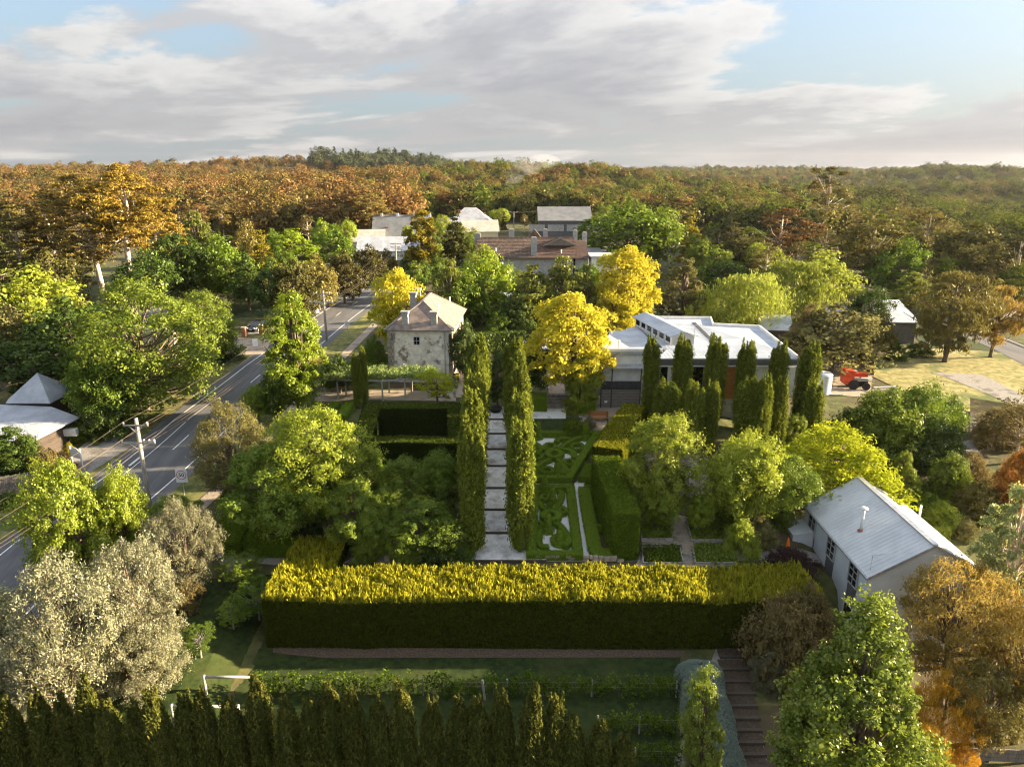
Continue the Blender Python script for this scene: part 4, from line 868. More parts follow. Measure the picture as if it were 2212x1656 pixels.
    for k in range(14):
        xx = -.2 + (w + .35) * k / 13; MB().beam((xx, -.45, zE - O.z + .02), (xx, 2.6, zTop - O.z + .02), .05, .05).build('roof_rib', 'iron_roof', dk)
    MB().box((w * .14, -.03, b0 + .75), (.32, .04, .26)).build('meter_box', 'white_paint', dk)
    return dk, x0, y, zd, w
DK, DX, DY, DZ, DW = cafe()
def deck_chair(x, label):
    t = thing('deck_chair', (x, DY + .9, DZ), label, 'chair', 'dark chairs on the deck')
    MB().box((0, 0, .45), (.5, .48, .05)).build('seat', 'charcoal', t); MB().box((0, .24, .78), (.5, .05, .62)).build('backrest', 'charcoal', t)
    for sx in (-.21, .21):
        for sy in (-.2, .2): MB().box((sx, sy, .21), (.045, .045, .43)).build('leg', 'charcoal', t)
deck_chair(DX + DW * .34, 'dark chair on the deck nearer the thick post'); deck_chair(DX + DW * .52, 'dark chair on the deck nearer the white-framed window')
# -- shingled house with pyramid roof on the left
def pyramid_house():
    g = ground(120, 935); zE = aty(107, 869, g.y).z; A = atz(11, 869, zE); B = atz(107.4, 868.8, zE); C = atz(165, 839, zE); apex = (A + C) / 2
    rz = math.atan2(B.y - A.y, B.x - A.x); ux = (B - A).normalized(); w = (B - A).length; d = (C - B).length; uy = (C - B).normalized()
    c = A + ux * w / 2 + uy * d / 2; zA = aty(86, 804.6, c.y).z
    t = thing('shingle_house', (c.x, c.y, g.z), 'dark shingled house with pale pyramid metal roof and lower roof', 'house'); O = Vector((c.x, c.y, g.z))
    def L(v, z): return (v.x - O.x, v.y - O.y, z - O.z)
    D = A + uy * d; q = [A, B, C, D]; inn = [c + (p - c) * .86 for p in q]
    MB().hexa([L(p, g.z - .6) for p in inn], [L(p, zE - .02) for p in inn]).build('wall', 'dark_timber', t)
    r = MB(); mid = [c + (p - c) * .9 for p in q]
    for i in range(4):
        j = (i + 1) % 4; r.face([L(q[i], zE - .1), L(q[j], zE - .1), L(mid[j], zE + .28), L(mid[i], zE + .28)]); r.face([L(mid[i], zE + .28), L(mid[j], zE + .28), (0, 0, zA - O.z)])
    r.face([L(p, zE - .16) for p in reversed(q)]); r.build('roof', 'iron_roof', t)
    # lower wing towards the camera and left
    zl = aty(172, 905, g.y - 2).z; zt_ = aty(26, 876, A.y).z
    P = [atz(-60, 950, zl - .4), atz(70, 952, zl - .4), atz(172, 901, zl), atz(150, 892, zl + .2)]
    top = [atz(-60, 872, zE - .35), atz(30, 874, zE - .3)]
    MB().hexa([L(P[0], P[0].z - .12), L(P[1], P[1].z - .12), L(top[1], top[1].z - .12), L(top[0], top[0].z - .12)], [L(P[0], P[0].z), L(P[1], P[1].z), L(top[1], top[1].z), L(top[0], top[0].z)]).build('wing_roof', 'iron_roof', t)
    MB().hexa([L(P[1], P[1].z - .12), L(P[2], P[2].z - .12), L(B + ux * .1, zl + .5), L(top[1], top[1].z - .12)], [L(P[1], P[1].z + .01), L(P[2], P[2].z), L(B + ux * .1, zl + .62), L(top[1], top[1].z + .01)]).build('wing_roof', 'iron_roof', t)
    w0 = [P[0] + Vector((0, 1, 0)), P[1] + Vector((-.3, 1.0, 0)), P[2] + Vector((-.6, .5, 0)), P[2] + Vector((-2, 3, 0)), P[0] + Vector((0, 5, 0))]
    MB().hexa([L(p, g.z - 1) for p in w0], [L(p, zl - .5) for p in w0]).build('wing_wall', 'dark_timber', t)
    wp = P[1] + (P[2] - P[1]) * .72 + Vector((-.05, .35, 0)); MB().box(L(wp, g.z + 1.1), (1.3, .5, .7), rz).build('window', 'white_wall', t)
pyramid_house()
# -- cream two-storey house half hidden by the elm
p = ground(225, 800); p2 = aty(205, 690, p.y)
ch = house('cream_house', 'cream rendered two-storey house half hidden behind the roadside elm', (p.x + 3.2, p.y + 3, p.z), 8.5, 8, aty(210, 693, p.y).z - p.z, .5, .25, 'cream_wall', 'charcoal', 'skillion', wins=(('f', -2.6, 4.6, 1.0, 1.8), ('l', 0, 4.6, 1.4, 1.6)))
for k in range(3): MB().box((-5.0, -2.5, 1.2 + k * 1.9), (2.2, 2.6, .1)).build('balcony', 'white_paint', ch)
MB().box((-6.0, -3.6, 2.9), (.1, .1, 5.8)).build('balcony_post', 'charcoal', ch)
# -- tiled homestead behind the trees
def homestead():
    g = ground(1140, 597); zE = aty(1140, 557, g.y).z; xl, xr = aty(1029, 557, g.y).x, aty(1243, 557, g.y).x; w = xr - xl; rd = 6.2; zr_ = aty(1140, 513, g.y + rd).z
    t = thing('homestead', ((xl + xr) / 2, g.y, g.z), 'large homestead with dark mossy tiled roof and pale chimneys', 'house'); h = zE - g.z; R = zr_ - g.z; hw = w / 2
    MB().box((0, rd, h / 2 - .4), (w - .8, rd * 2 - 1.2, h + .8)).build('wall', 'grey_wall', t)
    rows = 14
    for s_, y0 in ((1, 0.0), (-1, rd * 2)):
        for k in range(rows):   # tile courses, each lapped over the one below
            a, b = k / rows, (k + 1) / rows; ya, yb = y0 + s_ * rd * a, y0 + s_ * rd * b; za, zb = h + (R - h) * a, h + (R - h) * b; m = MB()
            split = hw * .18
            for x0, x1, mt in ((-hw - .1, split, 'tile_roof'), (split, hw, 'red_tile')):
                m = MB(); q = [(x0, ya - s_ * .06, za + .07), (x1, ya - s_ * .06, za + .07), (x1, yb, zb + .02), (x0, yb, zb + .02)]; q = q if s_ > 0 else q[::-1]
                m.hexa([(x, y, z - .12) for x, y, z in q], q); m.build('tile_course', mt, t)
    for x in (-hw + .35, hw - .35): MB().hexa([(x - .2, .7, h), (x - .2, rd * 2 - .7, h), (x - .2, rd, R - .2)], [(x + .2, .7, h), (x + .2, rd * 2 - .7, h), (x + .2, rd, R - .2)]).build('gable', 'grey_wall', t)
    MB().beam((-hw, rd, R + .05), (hw, rd, R + .05), .3, .12).build('ridge_cap', 'tile_roof', t)
    MB().beam((-hw, -.15, h - .05), (hw, -.15, h - .05), .16, .16).build('gutter', 'charcoal', t)
    u = lambda px: aty(px, 540, g.y + 2).x - (xl + xr) / 2
    for px, y, wd, z0, ht, dp in ((1153, .9, 1.25, h + .2, 4.1, .8), (1105, rd + 1.5, 1.3, R - .4, 2.0, .9), (1030, rd, 1.4, R - .4, 1.2, .9), (1181, rd + 3, 1.0, R - .4, 1.9, .8), (1243 + 3, rd + 1, 1.0, R - .5, 1.9, .8), (1267, rd + 1, 1.0, R - .9, 1.9, .8)):
        c = thing('chimney', (u(px), y, z0), None, None); c.parent = t; MB().box((0, 0, ht / 2 - .6), (wd, dp, ht + 1.2)).build('stack', 'grey_wall', c); MB().box((0, 0, ht + .1), (wd * .8, dp * .8, .22)).build('pot', 'tan_roof', c)
    # cross gable with louvred vent
    gx = u(1210); m = MB(); gy = 2.6; gz0, gz1 = h + (R - h) * .62, R + .05; gw = 3.6
    m.hexa([(gx - gw, gy, gz0), (gx + gw, gy, gz0), (gx, gy, gz1)], [(gx - gw, rd, gz0), (gx + gw, rd, gz0), (gx, rd, gz1)]); m.build('dormer', 'tile_roof', t)
    for s_ in (-1, 1): MB().beam((gx + s_ * (gw + .2), gy - .1, gz0 - .02), (gx, gy - .1, gz1 + .12), .12, .22).build('dormer_barge', 'grey_timber', t)
    for k in range(6): f = 1 - (k + .5) / 7; MB().box((gx, gy - .05, gz0 + .12 + k * (gz1 - gz0) / 7.2), (gw * 1.86 * f, .08, .14)).build('louvre', 'grey_timber', t)
    m = MB(); m.hexa([(-2, rd * 2, h), (6.5, rd * 2, h), (6.5, rd * 2 + 6, h), (-2, rd * 2 + 6, h)], [(2.2, rd * 2, R + 1.2), (2.4, rd * 2, R + 1.2), (2.4, rd * 2 + 3, R + 1.2), (2.2, rd * 2 + 3, R + 1.2)]); m.build('rear_roof', 'tile_roof', t)
    MB().hexa([(hw, .6, h - .3), (hw + 3.2, .6, h - .3), (hw + 3.2, rd * 1.9, h - .3), (hw, rd * 1.9, h - .3)], [(hw, rd * .8, R - .6), (hw + 2.6, rd * .8, R - .6), (hw + 2.6, rd, R - .6), (hw, rd, R - .6)]).build('side_roof', 'red_tile', t)
    MB().box((hw + 1.5, rd, h / 2 - .5), (2.8, rd * 1.6, h)).build('side_wall', 'grey_wall', t)
    for px in (1081, 1218): window(t, (u(px), .6 - .02, h - 1.35), 1.1, 1.6, 'f', bars=(2, 3))
    for px, yy in ((1071, 1.9), (1212, 1.4)): MB().tube([(u(px), yy, h + (R - h) * yy / rd), (u(px), yy, h + (R - h) * yy / rd + .8)], .14, 8).build('roof_vent', 'white_paint', t)
homestead()
def place_house(name, label, cx, ybase, wpx, d, hpx, rise, rz, wall, roof, style, group=None, **k):
    p = ground(cx, ybase); m = mpp(p); return house(name, label, (p.x, p.y + d / 2, p.z), wpx * m, d, hpx * m, rise, rz, wall, roof, style, group=group, **k)
place_house('white_building', 'white rendered annexe with flue behind the golden trees', 1305, 598, 56, 7, 42, .4, 0, 'white_wall', 'white_roof', 'flat', cat='building', wins=(('f', 1.2, 2.4, .8, 1.2),))
p = ground(1295, 560); fl = thing('roof_cowl', (p.x, p.y - 8, aty(1277, 552, p.y - 8).z - .3), 'round pale kitchen exhaust cowl on the white annexe roof', 'vent'); MB().lathe((0, 0, 0), [(.28, -1.6), (.28, .6), (.55, .75), (.55, 1.1), (.75, 1.3), (.75, 1.75), (.3, 1.9)]).build('cowl', 'galv_steel', fl, True)
place_house('blue_annexe', 'small pale blue lean-to at the homestead end', 1284, 570, 24, 4, 26, .5, 0, 'blue_wall', 'grey_roof', 'skillion', cat='building')
place_house('low_building', 'low white-roofed building glimpsed behind the dark hedge', 1110, 690, 90, 9, 28, .8, .03, 'white_wall', 'white_roof', 'skillion', cat='building', wins=(('f', -2.5, 1.0, 1.2, .8), ('f', 1.5, 1.0, 1.2, .8)))
place_house('grey_hall', 'long grey hall with metal roof and white panels', 1220, 512, 112, 15, 36, 4.0, 0, 'dark_fascia', 'grey_roof', 'gable', cat='building')
p = ground(1220, 512)
for k in range(4): MB().box((-9.5 + k * 6.4, -7.6, 3.0), (5.4, .1, 2.2)).build('wall_panel', 'grey_wall', bpy.data.objects['grey_hall'])
place_house('tin_house', 'white-roofed cottage row beside the road bend', 842, 562, 140, 9, 22, 3.0, .06, 'white_wall', 'iron_roof', 'gable', wins=(('f', 5, 1.5, 1, 1.3),), cat='house')
place_house('slate_house', 'long dark-roofed building with four small vents', 862, 528, 116, 12, 14, 6.5, .05, 'brick', 'grey_roof', 'gable', cat='building', chim=((-4, -3, .8, 3.0),))
p = ground(862, 528)
for k in range(4): MB().box((-6 + k * 5.0, 0, 8.6 + (14 * mpp(p) - 2.2)), (.8, .8, 1.2)).build('roof_vent', 'white_paint', bpy.data.objects['slate_house'])
place_house('tan_house', 'tan-roofed house left of the dark-roofed building', 790, 532, 70, 9, 12, 3.0, .1, 'cream_wall', 'tan_roof', 'gable')
place_house('tin_hotel', 'blue-grey roofed house with brick chimneys beyond the dark conifer', 1015, 500, 90, 11, 22, 4.5, 0, 'white_wall', 'iron_roof', 'hip', chim=((-4, -2, .9, 3.6), (5, 1, .8, 2.5)))
place_house('gabled_house', 'pale roofed house with small front gable below the blue-grey roof', 1035, 515, 76, 10, 16, 3.2, .1, 'cream_wall', 'tan_roof', 'gable', chim=((2, 0, .7, 2.2),))
place_house('white_house', 'small white-roofed house behind the golden-green gum', 965, 500, 42, 8, 14, 2.2, .2, 'white_wall', 'iron_roof', 'gable')
place_house('brown_house', 'low dark-roofed house behind the grey hall', 1180, 478, 72, 10, 12, 3.0, 0, 'cream_wall', 'grey_roof', 'hip', chim=((6, 0, .9, 2.4),))
place_house('far_house', 'small white-roofed house among the far village trees', 1384, 425, 62, 9, 9, 2.6, -.1, 'white_wall', 'iron_roof', 'gable')
place_house('far_house', 'far white-roofed house right of the large green oak', 1440, 450, 40, 9, 12, 2.6, -.5, 'white_wall', 'iron_roof', 'gable')
place_house('far_house', 'tiny pale roof on the hill left of the smoke', 1062, 415, 36, 9, 8, 2.6, .2, 'white_wall', 'iron_roof', 'hip')
place_house('far_house', 'tiny white roof just below the dark conifer skyline', 945, 380, 14, 9, 6, 2.0, .2, 'white_wall', 'iron_roof', 'hip')
place_house('tin_house', 'long pale roof behind the weeping yellow trees on the right', 1690, 575, 112, 9, 20, 2.4, -.05, 'cream_wall', 'iron_roof', 'gable')
place_house('outbuilding', 'pale-roofed outbuilding beside the round grey-green tree', 1680, 738, 60, 6, 30, 1.6, -.15, 'dark_timber', 'white_roof', 'gable', cat='building')
place_house('tin_house', 'blue-white roof between the round bushes on the right', 1830, 735, 48, 8, 38, 2.0, -.4, 'cream_wall', 'white_roof', 'gable')
place_house('cabin', 'dark clad cabin with pale gable roof and glazed end', 1944, 742, 66, 8, 48, 2.0, -.1, 'cabin_wall', 'white_roof', 'skillion', cat='cabin', wins=(('r', -1.8, 2.2, 1.4, 2.0),))
place_house('carport', 'pale flat roof at the right edge behind the hedge', 2215, 715, 50, 6, 22, .4, -.2, 'dark_timber', 'white_roof', 'skillion', cat='building')
place_house('round_hut', 'small pale roof behind the golden tree', 1170, 790, 60, 5, 40, .7, .1, 'dark_timber', 'white_roof', 'hip', cat='building')

# ---------------------------------------------------------------- street furniture
def text_part(body, size, mat, parent, loc, rot=(math.pi / 2, 0, 0)):
    c = bpy.data.curves.new('numerals', 'FONT'); c.body = body; c.size = size; c.align_x = 'CENTER'; c.align_y = 'CENTER'; c.extrude = .004; c.offset = .004
    tmp = bpy.data.objects.new('numerals_curve', c); COL.objects.link(tmp); me = bpy.data.meshes.new_from_object(tmp.evaluated_get(bpy.context.evaluated_depsgraph_get())); bpy.data.objects.remove(tmp)
    o = link('numerals', me, mat, parent, loc); o.rotation_euler = rot; return o
def speed_sign(ub, vb, u, v0, v1, w, label, rz=0.0):
    p = ground(ub, vb); top = aty(u, v0, p.y).z - p.z; bot = aty(u, v1, p.y).z - p.z; W = w * mpp(p); h = top - bot
    t = thing('speed_sign', p, label, 'sign', 'speed limit signs', rz)
    MB().tube([(0, .04, -.3), (0, .04, top - .05)], .04, 8).build('post', 'galv_steel', t)
    c = (top + bot) / 2; MB().box((0, -.02, c), (W, .03, h)).build('plate', 'sign_white', t)
    R = W * .43; n = 40; m = MB(); zc = c + h * .04
    for k in range(n):
        a, b = 2 * math.pi * k / n, 2 * math.pi * (k + 1) / n; m.face([(R * math.cos(a), -.04, zc + R * math.sin(a)), (R * .87 * math.cos(a), -.04, zc + R * .87 * math.sin(a)), (R * .87 * math.cos(b), -.04, zc + R * .87 * math.sin(b)), (R * math.cos(b), -.04, zc + R * math.sin(b))])
    m.build('ring', 'sign_red', t); text_part('50', W * .5, 'sign_black', t, (0, -.042, zc))
speed_sign(107, 1047, 98, 1009, 1033, 24, 'speed limit sign reading 50 by the grey paling fence')
speed_sign(399, 1074, 392, 1012, 1041, 24.5, 'speed limit sign reading 50 beside the road lane')
speed_sign(752, 733, 748.5, 694, 705.5, 9.8, 'far speed limit sign reading 50 near the second power pole')
def power_pole(ub, vb, vtop, label, arms=((0.06, 1.0, 2), (.22, 1.35, 3)), rz=0.0, lamp=False, r=.16):
    p = ground(ub, vb); h = aty(ub, vtop, p.y).z - p.z; t = thing('power_pole', p, label, 'power pole', 'timber power poles', rz)
    MB().tube([(0, 0, -.4), (0, 0, h * .5), (0, 0, h)], [r, r * .88, r * .72], 9).build('pole', 'pole_timber', t, True); pts = []
    for f, half, n in arms:
        z = h * (1 - f); MB().box((0, -r * .95, z), (half * 2, .1, .13)).build('crossarm', 'grey_timber' if f < .1 else 'galv_steel', t)
        for s_ in (-1, 1): MB().beam((s_ * half * .55, -r, z - .05), (0, -r, z - .62), .05, .05).build('brace', 'galv_steel', t)
        xs = [-half + .06, half - .06] if n == 2 else [-half + .06, half * .35, half * .66, half - .06]
        for x in xs: MB().lathe((x, -r * .95, z + .06), [(.03, 0), (.09, .05), (.06, .1), (.1, .15), (.07, .24), (.02, .27)], 9).build('insulator', 'porcelain', t, True); pts.append(p + Vector((x, -r * .95, z + .3)))
    if lamp:
        z = h * .78; a = thing('street_lamp_arm', (0, 0, z), None, None); a.parent = t; MB().tube([(0, 0, 0), (-1.2, -.1, .1), (-1.75, -.15, .12)], .035, 6).build('arm', 'galv_steel', a); MB().lathe((-1.95, -.15, .06), [(.05, -.06), (.22, 0), (.2, .08), (.04, .14)]).build('lantern', 'white_paint', a, True)
    return t, pts
P1_, w1 = power_pole(330, 1130, 903, 'tall power pole with two crossarms behind the yellow-green maples', r=.2)
P2_, w2 = power_pole(706, 737, 628, 'power pole with lamp and two crossarms beside the tall lime tree', lamp=True, r=.2)
P3_, w3 = power_pole(857, 583, 523, 'dark power pole with wide crossarm at the road bend', arms=((.05, 1.3, 2), (.18, 1.1, 3)))
P4_, w4 = power_pole(1110, 505, 457, 'power pole behind the homestead roof left of the tall chimney', arms=((.05, 1.1, 2),))
P5_, w5 = power_pole(1181, 485, 448, 'small far power pole above the brown house roof', arms=((.05, 1.1, 2),))
P6_, w6 = power_pole(1240, 512, 477, 'short power pole in front of the grey hall', arms=((.12, .9, 2), (.3, .8, 2)))
P7_, w7 = power_pole(1541, 548, 493.6, 'cross-shaped power pole among the brown trees', arms=((.06, 1.6, 2),))
def wire(a, b, sag, label, group='overhead wires'):
    pts = [a + (b - a) * (k / 18) - Vector((0, 0, sag * 4 * (k / 18) * (1 - k / 18))) for k in range(19)]
    o = MB().tube([q - a for q in pts], .010, 5).build('overhead_wire', 'wire_metal'); o.location = a; tag(o, label, 'wire', group)
for i, (a, b) in enumerate(zip(w1, w2)):
    wire(a, b, 1.1, 'overhead wire strung between the two near power poles')
for i, (a, b) in enumerate(zip(w2, w3)):
    wire(a, b, 1.3, 'overhead wire between the lamp pole and the road bend')
for a in w1:
    wire(a, Vector((a.x - 6.5, a.y - 34, a.z - 1.5)), .9, 'overhead wire dropping past the maples towards the left edge')
wire(w4[0], w5[0], .8, 'overhead wire over the far village roofs'); wire(w4[1], w5[1], .8, 'overhead wire over the far village roofs')
wire(w3[1], w4[0], 1.6, 'overhead wire from the road bend to the homestead pole')
# street light among the left trees
p = ground(267, 650); h = aty(265, 598, p.y).z - p.z; t = thing('street_light', p, 'slim grey street light between the two tall gums', 'street light'); MB().tube([(0, 0, -.2), (0, 0, h)], [.1, .06], 7).build('post', 'galv_steel', t); MB().tube([(0, 0, h - .05), (.9, 0, h + .1)], .04, 6).build('arm', 'galv_steel', t); MB().box((1.05, 0, h + .1), (.5, .22, .09)).build('lantern', 'white_paint', t)
# paling fences: every board a piece
def fence(pts, h, bw, label, mat='fence_timber', rail=True, gap=.015, name='paling_fence', parent_z=None):
    P = [np.array(p[:2], float) for p in pts]; t = thing(name, (P[0][0], P[0][1], tz(*P[0])), label, 'fence'); O = np.array([P[0][0], P[0][1], tz(*P[0])]); bd = None; rng = random.Random(len(label))
    for a, b in zip(P[:-1], P[1:]):
        L = np.linalg.norm(b - a); d = (b - a) / L; ang = math.atan2(d[1], d[0]); n = int(L / bw)
        if bd is None: bd = MB().box((0, 0, h / 2), (bw - gap, .022, h)).mesh('board')
        for k in range(n):
            q = a + d * (k + .5) * bw; o = link('board', bd, mat, t, (q[0] - O[0], q[1] - O[1], tz(*q) - O[2] - .03), (1, 1, rng.uniform(.97, 1.02)), ang)
        for z in (h * .25, h * .8) if rail else ():
            nrm = np.array([-d[1], d[0]]) * .04; MB().beam((a[0] + nrm[0] - O[0], a[1] + nrm[1] - O[1], tz(*a) + z - O[2]), (b[0] + nrm[0] - O[0], b[1] + nrm[1] - O[1], tz(*b) + z - O[2]), .05, .08).build('rail', mat, t)
        k = 0.0
        while k < L: q = a + d * k + np.array([-d[1], d[0]]) * .09; MB().box((q[0] - O[0], q[1] - O[1], tz(*q) - O[2] + h * .48), (.1, .1, h)).build('post', mat, t); k += 2.4
    return t
fence(gp((-40, 1075), (60, 1060), (110, 1040)), 1.75, .16, 'grey timber paling fence at the left edge behind the speed sign')
fence(gp((1836, 776), (1858, 792), (1888, 812)), 1.9, .2, 'weathered paling fence beside the red machine')
def rail_fence(pts, h, label, n=4, mat='cream_wall'):
    P = [np.array(p[:2], float) for p in pts]; O = np.array([*P[0], tz(*P[0])]); t = thing('rail_fence', tuple(O), label, 'fence')
    for a, b in zip(P[:-1], P[1:]):
        L = np.linalg.norm(b - a); d = (b - a) / L; m = max(1, int(L / 2.6))
        for i in range(m):
            q0, q1 = a + (b - a) * i / m, a + (b - a) * (i + 1) / m
            MB().box((q0[0] - O[0], q0[1] - O[1], tz(*q0) - O[2] + h / 2), (.12, .12, h)).build('post', mat, t)
            for k in range(n): z = h * (k + .6) / n; MB().beam((q0[0] - O[0], q0[1] - O[1], tz(*q0) - O[2] + z), (q1[0] - O[0], q1[1] - O[1], tz(*q1) - O[2] + z), .04, .16).build('rail', mat, t)
    return t
rail_fence(gp((726, 634), (765, 613), (795, 598)), 1.5, 'pale horizontal slat fence under the round roadside trees', 5, 'tan_roof')
p = ground(740, 632); t = thing('cabinet', p, 'small white service cabinet by the slat fence', 'cabinet'); MB().box((0, 0, .75), (1.0, .6, 1.5)).build('case', 'white_wall', t); MB().box((0, 0, 1.53), (1.1, .7, .08)).build('lid', 'white_wall', t); MB().box((0, -.31, .75), (.8, .03, 1.2)).build('door', 'white_paint', t)
# white notice board and realty-style board at the driveway
p = ground(168, 1004); t = thing('notice_board', p, 'white shaped entrance sign beside the gravel driveway', 'sign', rz=-.5); MB().box((0, 0, 1.15), (1.5, .06, .8)).build('board', 'sign_white', t); MB().lathe((0, 0, 0), [(.01, 1.5), (.01, 1.51)]).build('cap', 'sign_white', t)
for x in (-.8, .8): MB().box((x, 0, .85), (.12, .12, 1.9)).build('post', 'white_paint', t)
m = MB(); m.hexa([(.5 * math.cos(a) * 1.1, -.03, 1.5 + .28 * math.sin(a)) for a in np.linspace(0, math.pi, 9)], [(.5 * math.cos(a) * 1.1, .03, 1.5 + .28 * math.sin(a)) for a in np.linspace(0, math.pi, 9)]); m.build('crest', 'sign_white', t)
p = ground(552, 748); t = thing('a_frame_sign', p, 'small white A-frame sign on the pale forecourt', 'sign', rz=.3)
for s_ in (-1, 1): MB().hexa([(-.35, s_ * .3 - .02, 0), (.35, s_ * .3 - .02, 0), (.35, s_ * .3 + .02, 0), (-.35, s_ * .3 + .02, 0)], [(-.35, s_ * .03 - .02, 1.1), (.35, s_ * .03 - .02, 1.1), (.35, s_ * .03 + .02, 1.1), (-.35, s_ * .03 + .02, 1.1)]).build('panel', 'sign_white', t)
p = ground(846, 590); t = thing('flag_banner', p, 'red and white feather banner by the road bend', 'banner'); MB().tube([(0, 0, 0), (.1, 0, 2.6), (.5, 0, 3.4)], .03, 6).build('staff', 'galv_steel', t)
MB().hexa([(0, -.01, .5), (1.3, -.01, 1.0), (1.5, -.01, 2.9), (.3, -.01, 3.1)], [(0, .02, .5), (1.3, .02, 1.0), (1.5, .02, 2.9), (.3, .02, 3.1)]).build('cloth', 'sign_red', t); MB().hexa([(.4, -.03, 1.6), (1.2, -.03, 1.9), (1.25, -.03, 2.4), (.4, -.03, 2.2)], [(.4, .04, 1.6), (1.2, .04, 1.9), (1.25, .04, 2.4), (.4, .04, 2.2)]).build('emblem', 'sign_white', t)
# cars
def car(p, rz, label, paint, L=4.4, W=1.8, Hh=1.48):
    t = thing('parked_car', p, label, 'car', None, rz); hl, hw = L / 2, W / 2
    m = MB(); secs = [(-hl, .35, .62, .8), (-hl + .25, .28, .78, .95), (-hl + 1.2, .25, .92, 1.0), (hl - .9, .25, .95, 1.0), (hl - .2, .28, .88, .96), (hl, .36, .7, .82)]
    prof = [(x, z0, z1, k) for x, z0, z1, k in secs]; n = len(prof); V = []
    for x, z0, z1, k in prof: V += [(x, -hw * k, z0), (x, -hw * k, z1 - .12), (x, -hw * k * .9, z1), (x, hw * k * .9, z1), (x, hw * k, z1 - .12), (x, hw * k, z0)]
    m.v = V
    for i in range(n - 1):
        for j in range(6): j2 = (j + 1) % 6; m.f.append((i * 6 + j, (i + 1) * 6 + j, (i + 1) * 6 + j2, i * 6 + j2))
    m.f.append(tuple(range(6))); m.f.append(tuple((n - 1) * 6 + j for j in reversed(range(6)))); m.build('body', paint, t, True)
    g = MB(); g.hexa([(-hl + 1.0, -hw * .88, .9), (hl - .55, -hw * .88, .92), (hl - .55, hw * .88, .92), (-hl + 1.0, hw * .88, .9)], [(-hl + 1.75, -hw * .7, Hh - .04), (hl - 1.15, -hw * .7, Hh - .04), (hl - 1.15, hw * .7, Hh - .04), (-hl + 1.75, hw * .7, Hh - .04)]); g.build('window', 'glass', t)
    MB().hexa([(-hl + 1.7, -hw * .72, Hh - .06), (hl - 1.1, -hw * .72, Hh - .06), (hl - 1.1, hw * .72, Hh - .06), (-hl + 1.7, hw * .72, Hh - .06)], [(-hl + 1.9, -hw * .64, Hh), (hl - 1.3, -hw * .64, Hh), (hl - 1.3, hw * .64, Hh), (-hl + 1.9, hw * .64, Hh)]).build('roof', paint, t)
    for x in (-hl + .85, hl - .85):
        for y in (-hw + .1, hw - .1):
            w = thing('wheel', (x, y, .33), None, None); w.parent = t; s_ = 1 if y > 0 else -1
            MB().tube([(0, -.1, 0), (0, .1, 0)], .33, 16).build('tyre', 'rubber', w, False); MB().tube([(0, s_ * .09, 0), (0, s_ * .115, 0)], .2, 12).build('rim', 'galv_steel', w)
    for y in (-.6, .6): MB().box((-hl + .04, y, .68), (.12, .32, .14)).build('headlight', 'sign_white', t); MB().box((hl - .05, y, .75), (.1, .3, .14)).build('tail_light', 'sign_red', t)
    MB().box((-hl - .01, 0, .5), (.03, .5, .12)).build('number_plate', 'sign_white', t)
p = ground(549, 719); car(p + Vector((0, 2, .08)), 1.35, 'black car parked head-on at the end of the small driveway', 'car_black')
p = ground(686, 676); car(p + Vector((-.5, 0, .06)), 1.75, 'white car on the road half hidden by the lime tree', 'car_white')
p = ground(1478, 690); car(p + Vector((0, 0, .05)), .5, 'white car parked behind the cafe under the grey-green birch', 'car_white')
for u, v, lb in ((565, 722, 'short brick gate pillar right of the black car'), (528, 728, 'short brick gate pillar left of the black car')):
    p = ground(u, v); t = thing('gate_pillar', p, lb, 'pillar'); MB().box((0, 0, .7), (.55, .55, 1.5)).build('shaft', 'brick', t); MB().box((0, 0, 1.5), (.68, .68, .1)).build('cap', 'rubble', t)
# red farm machine with fork arms at the bare yard
def red_machine():
    p = ground(1838, 838); t = thing('red_machine', p, 'bright red tractor-drawn machine with raised hopper in the bare yard', 'machine', rz=-.1)
    MB().hexa([(-1.5, -.9, .9), (-.1, -.9, .9), (-.1, .9, .9), (-1.5, .9, .9)], [(-1.7, -1.1, 3.3), (.0, -1.1, 3.1), (.0, 1.1, 3.1), (-1.7, 1.1, 3.3)]).build('hopper', 'red_paint', t)
    MB().box((1.0, 0, 2.35), (2.4, .9, .6)).build('bonnet', 'red_paint', t); MB().box((.2, 0, 2.75), (.7, .7, .5)).build('engine_cover', 'chimney_render', t)
    MB().box((.9, 0, 1.3), (3.0, .8, .5)).build('chassis', 'rubber', t); MB().box((1.6, -.2, 1.75), (3.0, .18, .12)).build('arm', 'white_paint', t); MB().box((1.9, -.5, 1.45), (2.8, .2, .14)).build('arm', 'old_timber', t)
    for x, r in ((.0, .85), (2.0, .6)):
        for y in (-.85, .85):
            w = thing('wheel', (x, y, r), None, None); w.parent = t; MB().tube([(0, -.2, 0), (0, .2, 0)], r, 18).build('tyre', 'rubber', w); MB().tube([(0, -.23, 0), (0, .23, 0)], r * .5, 12).build('rim', 'rubber', w)
    MB().box((-1.4, .2, 3.5), (.6, .3, .1)).build('beacon_plate', 'gold_paint', t)
red_machine(); bpy.data.objects['red_machine'].scale = (.78, .78, .78)
p = ground(1838, 838)
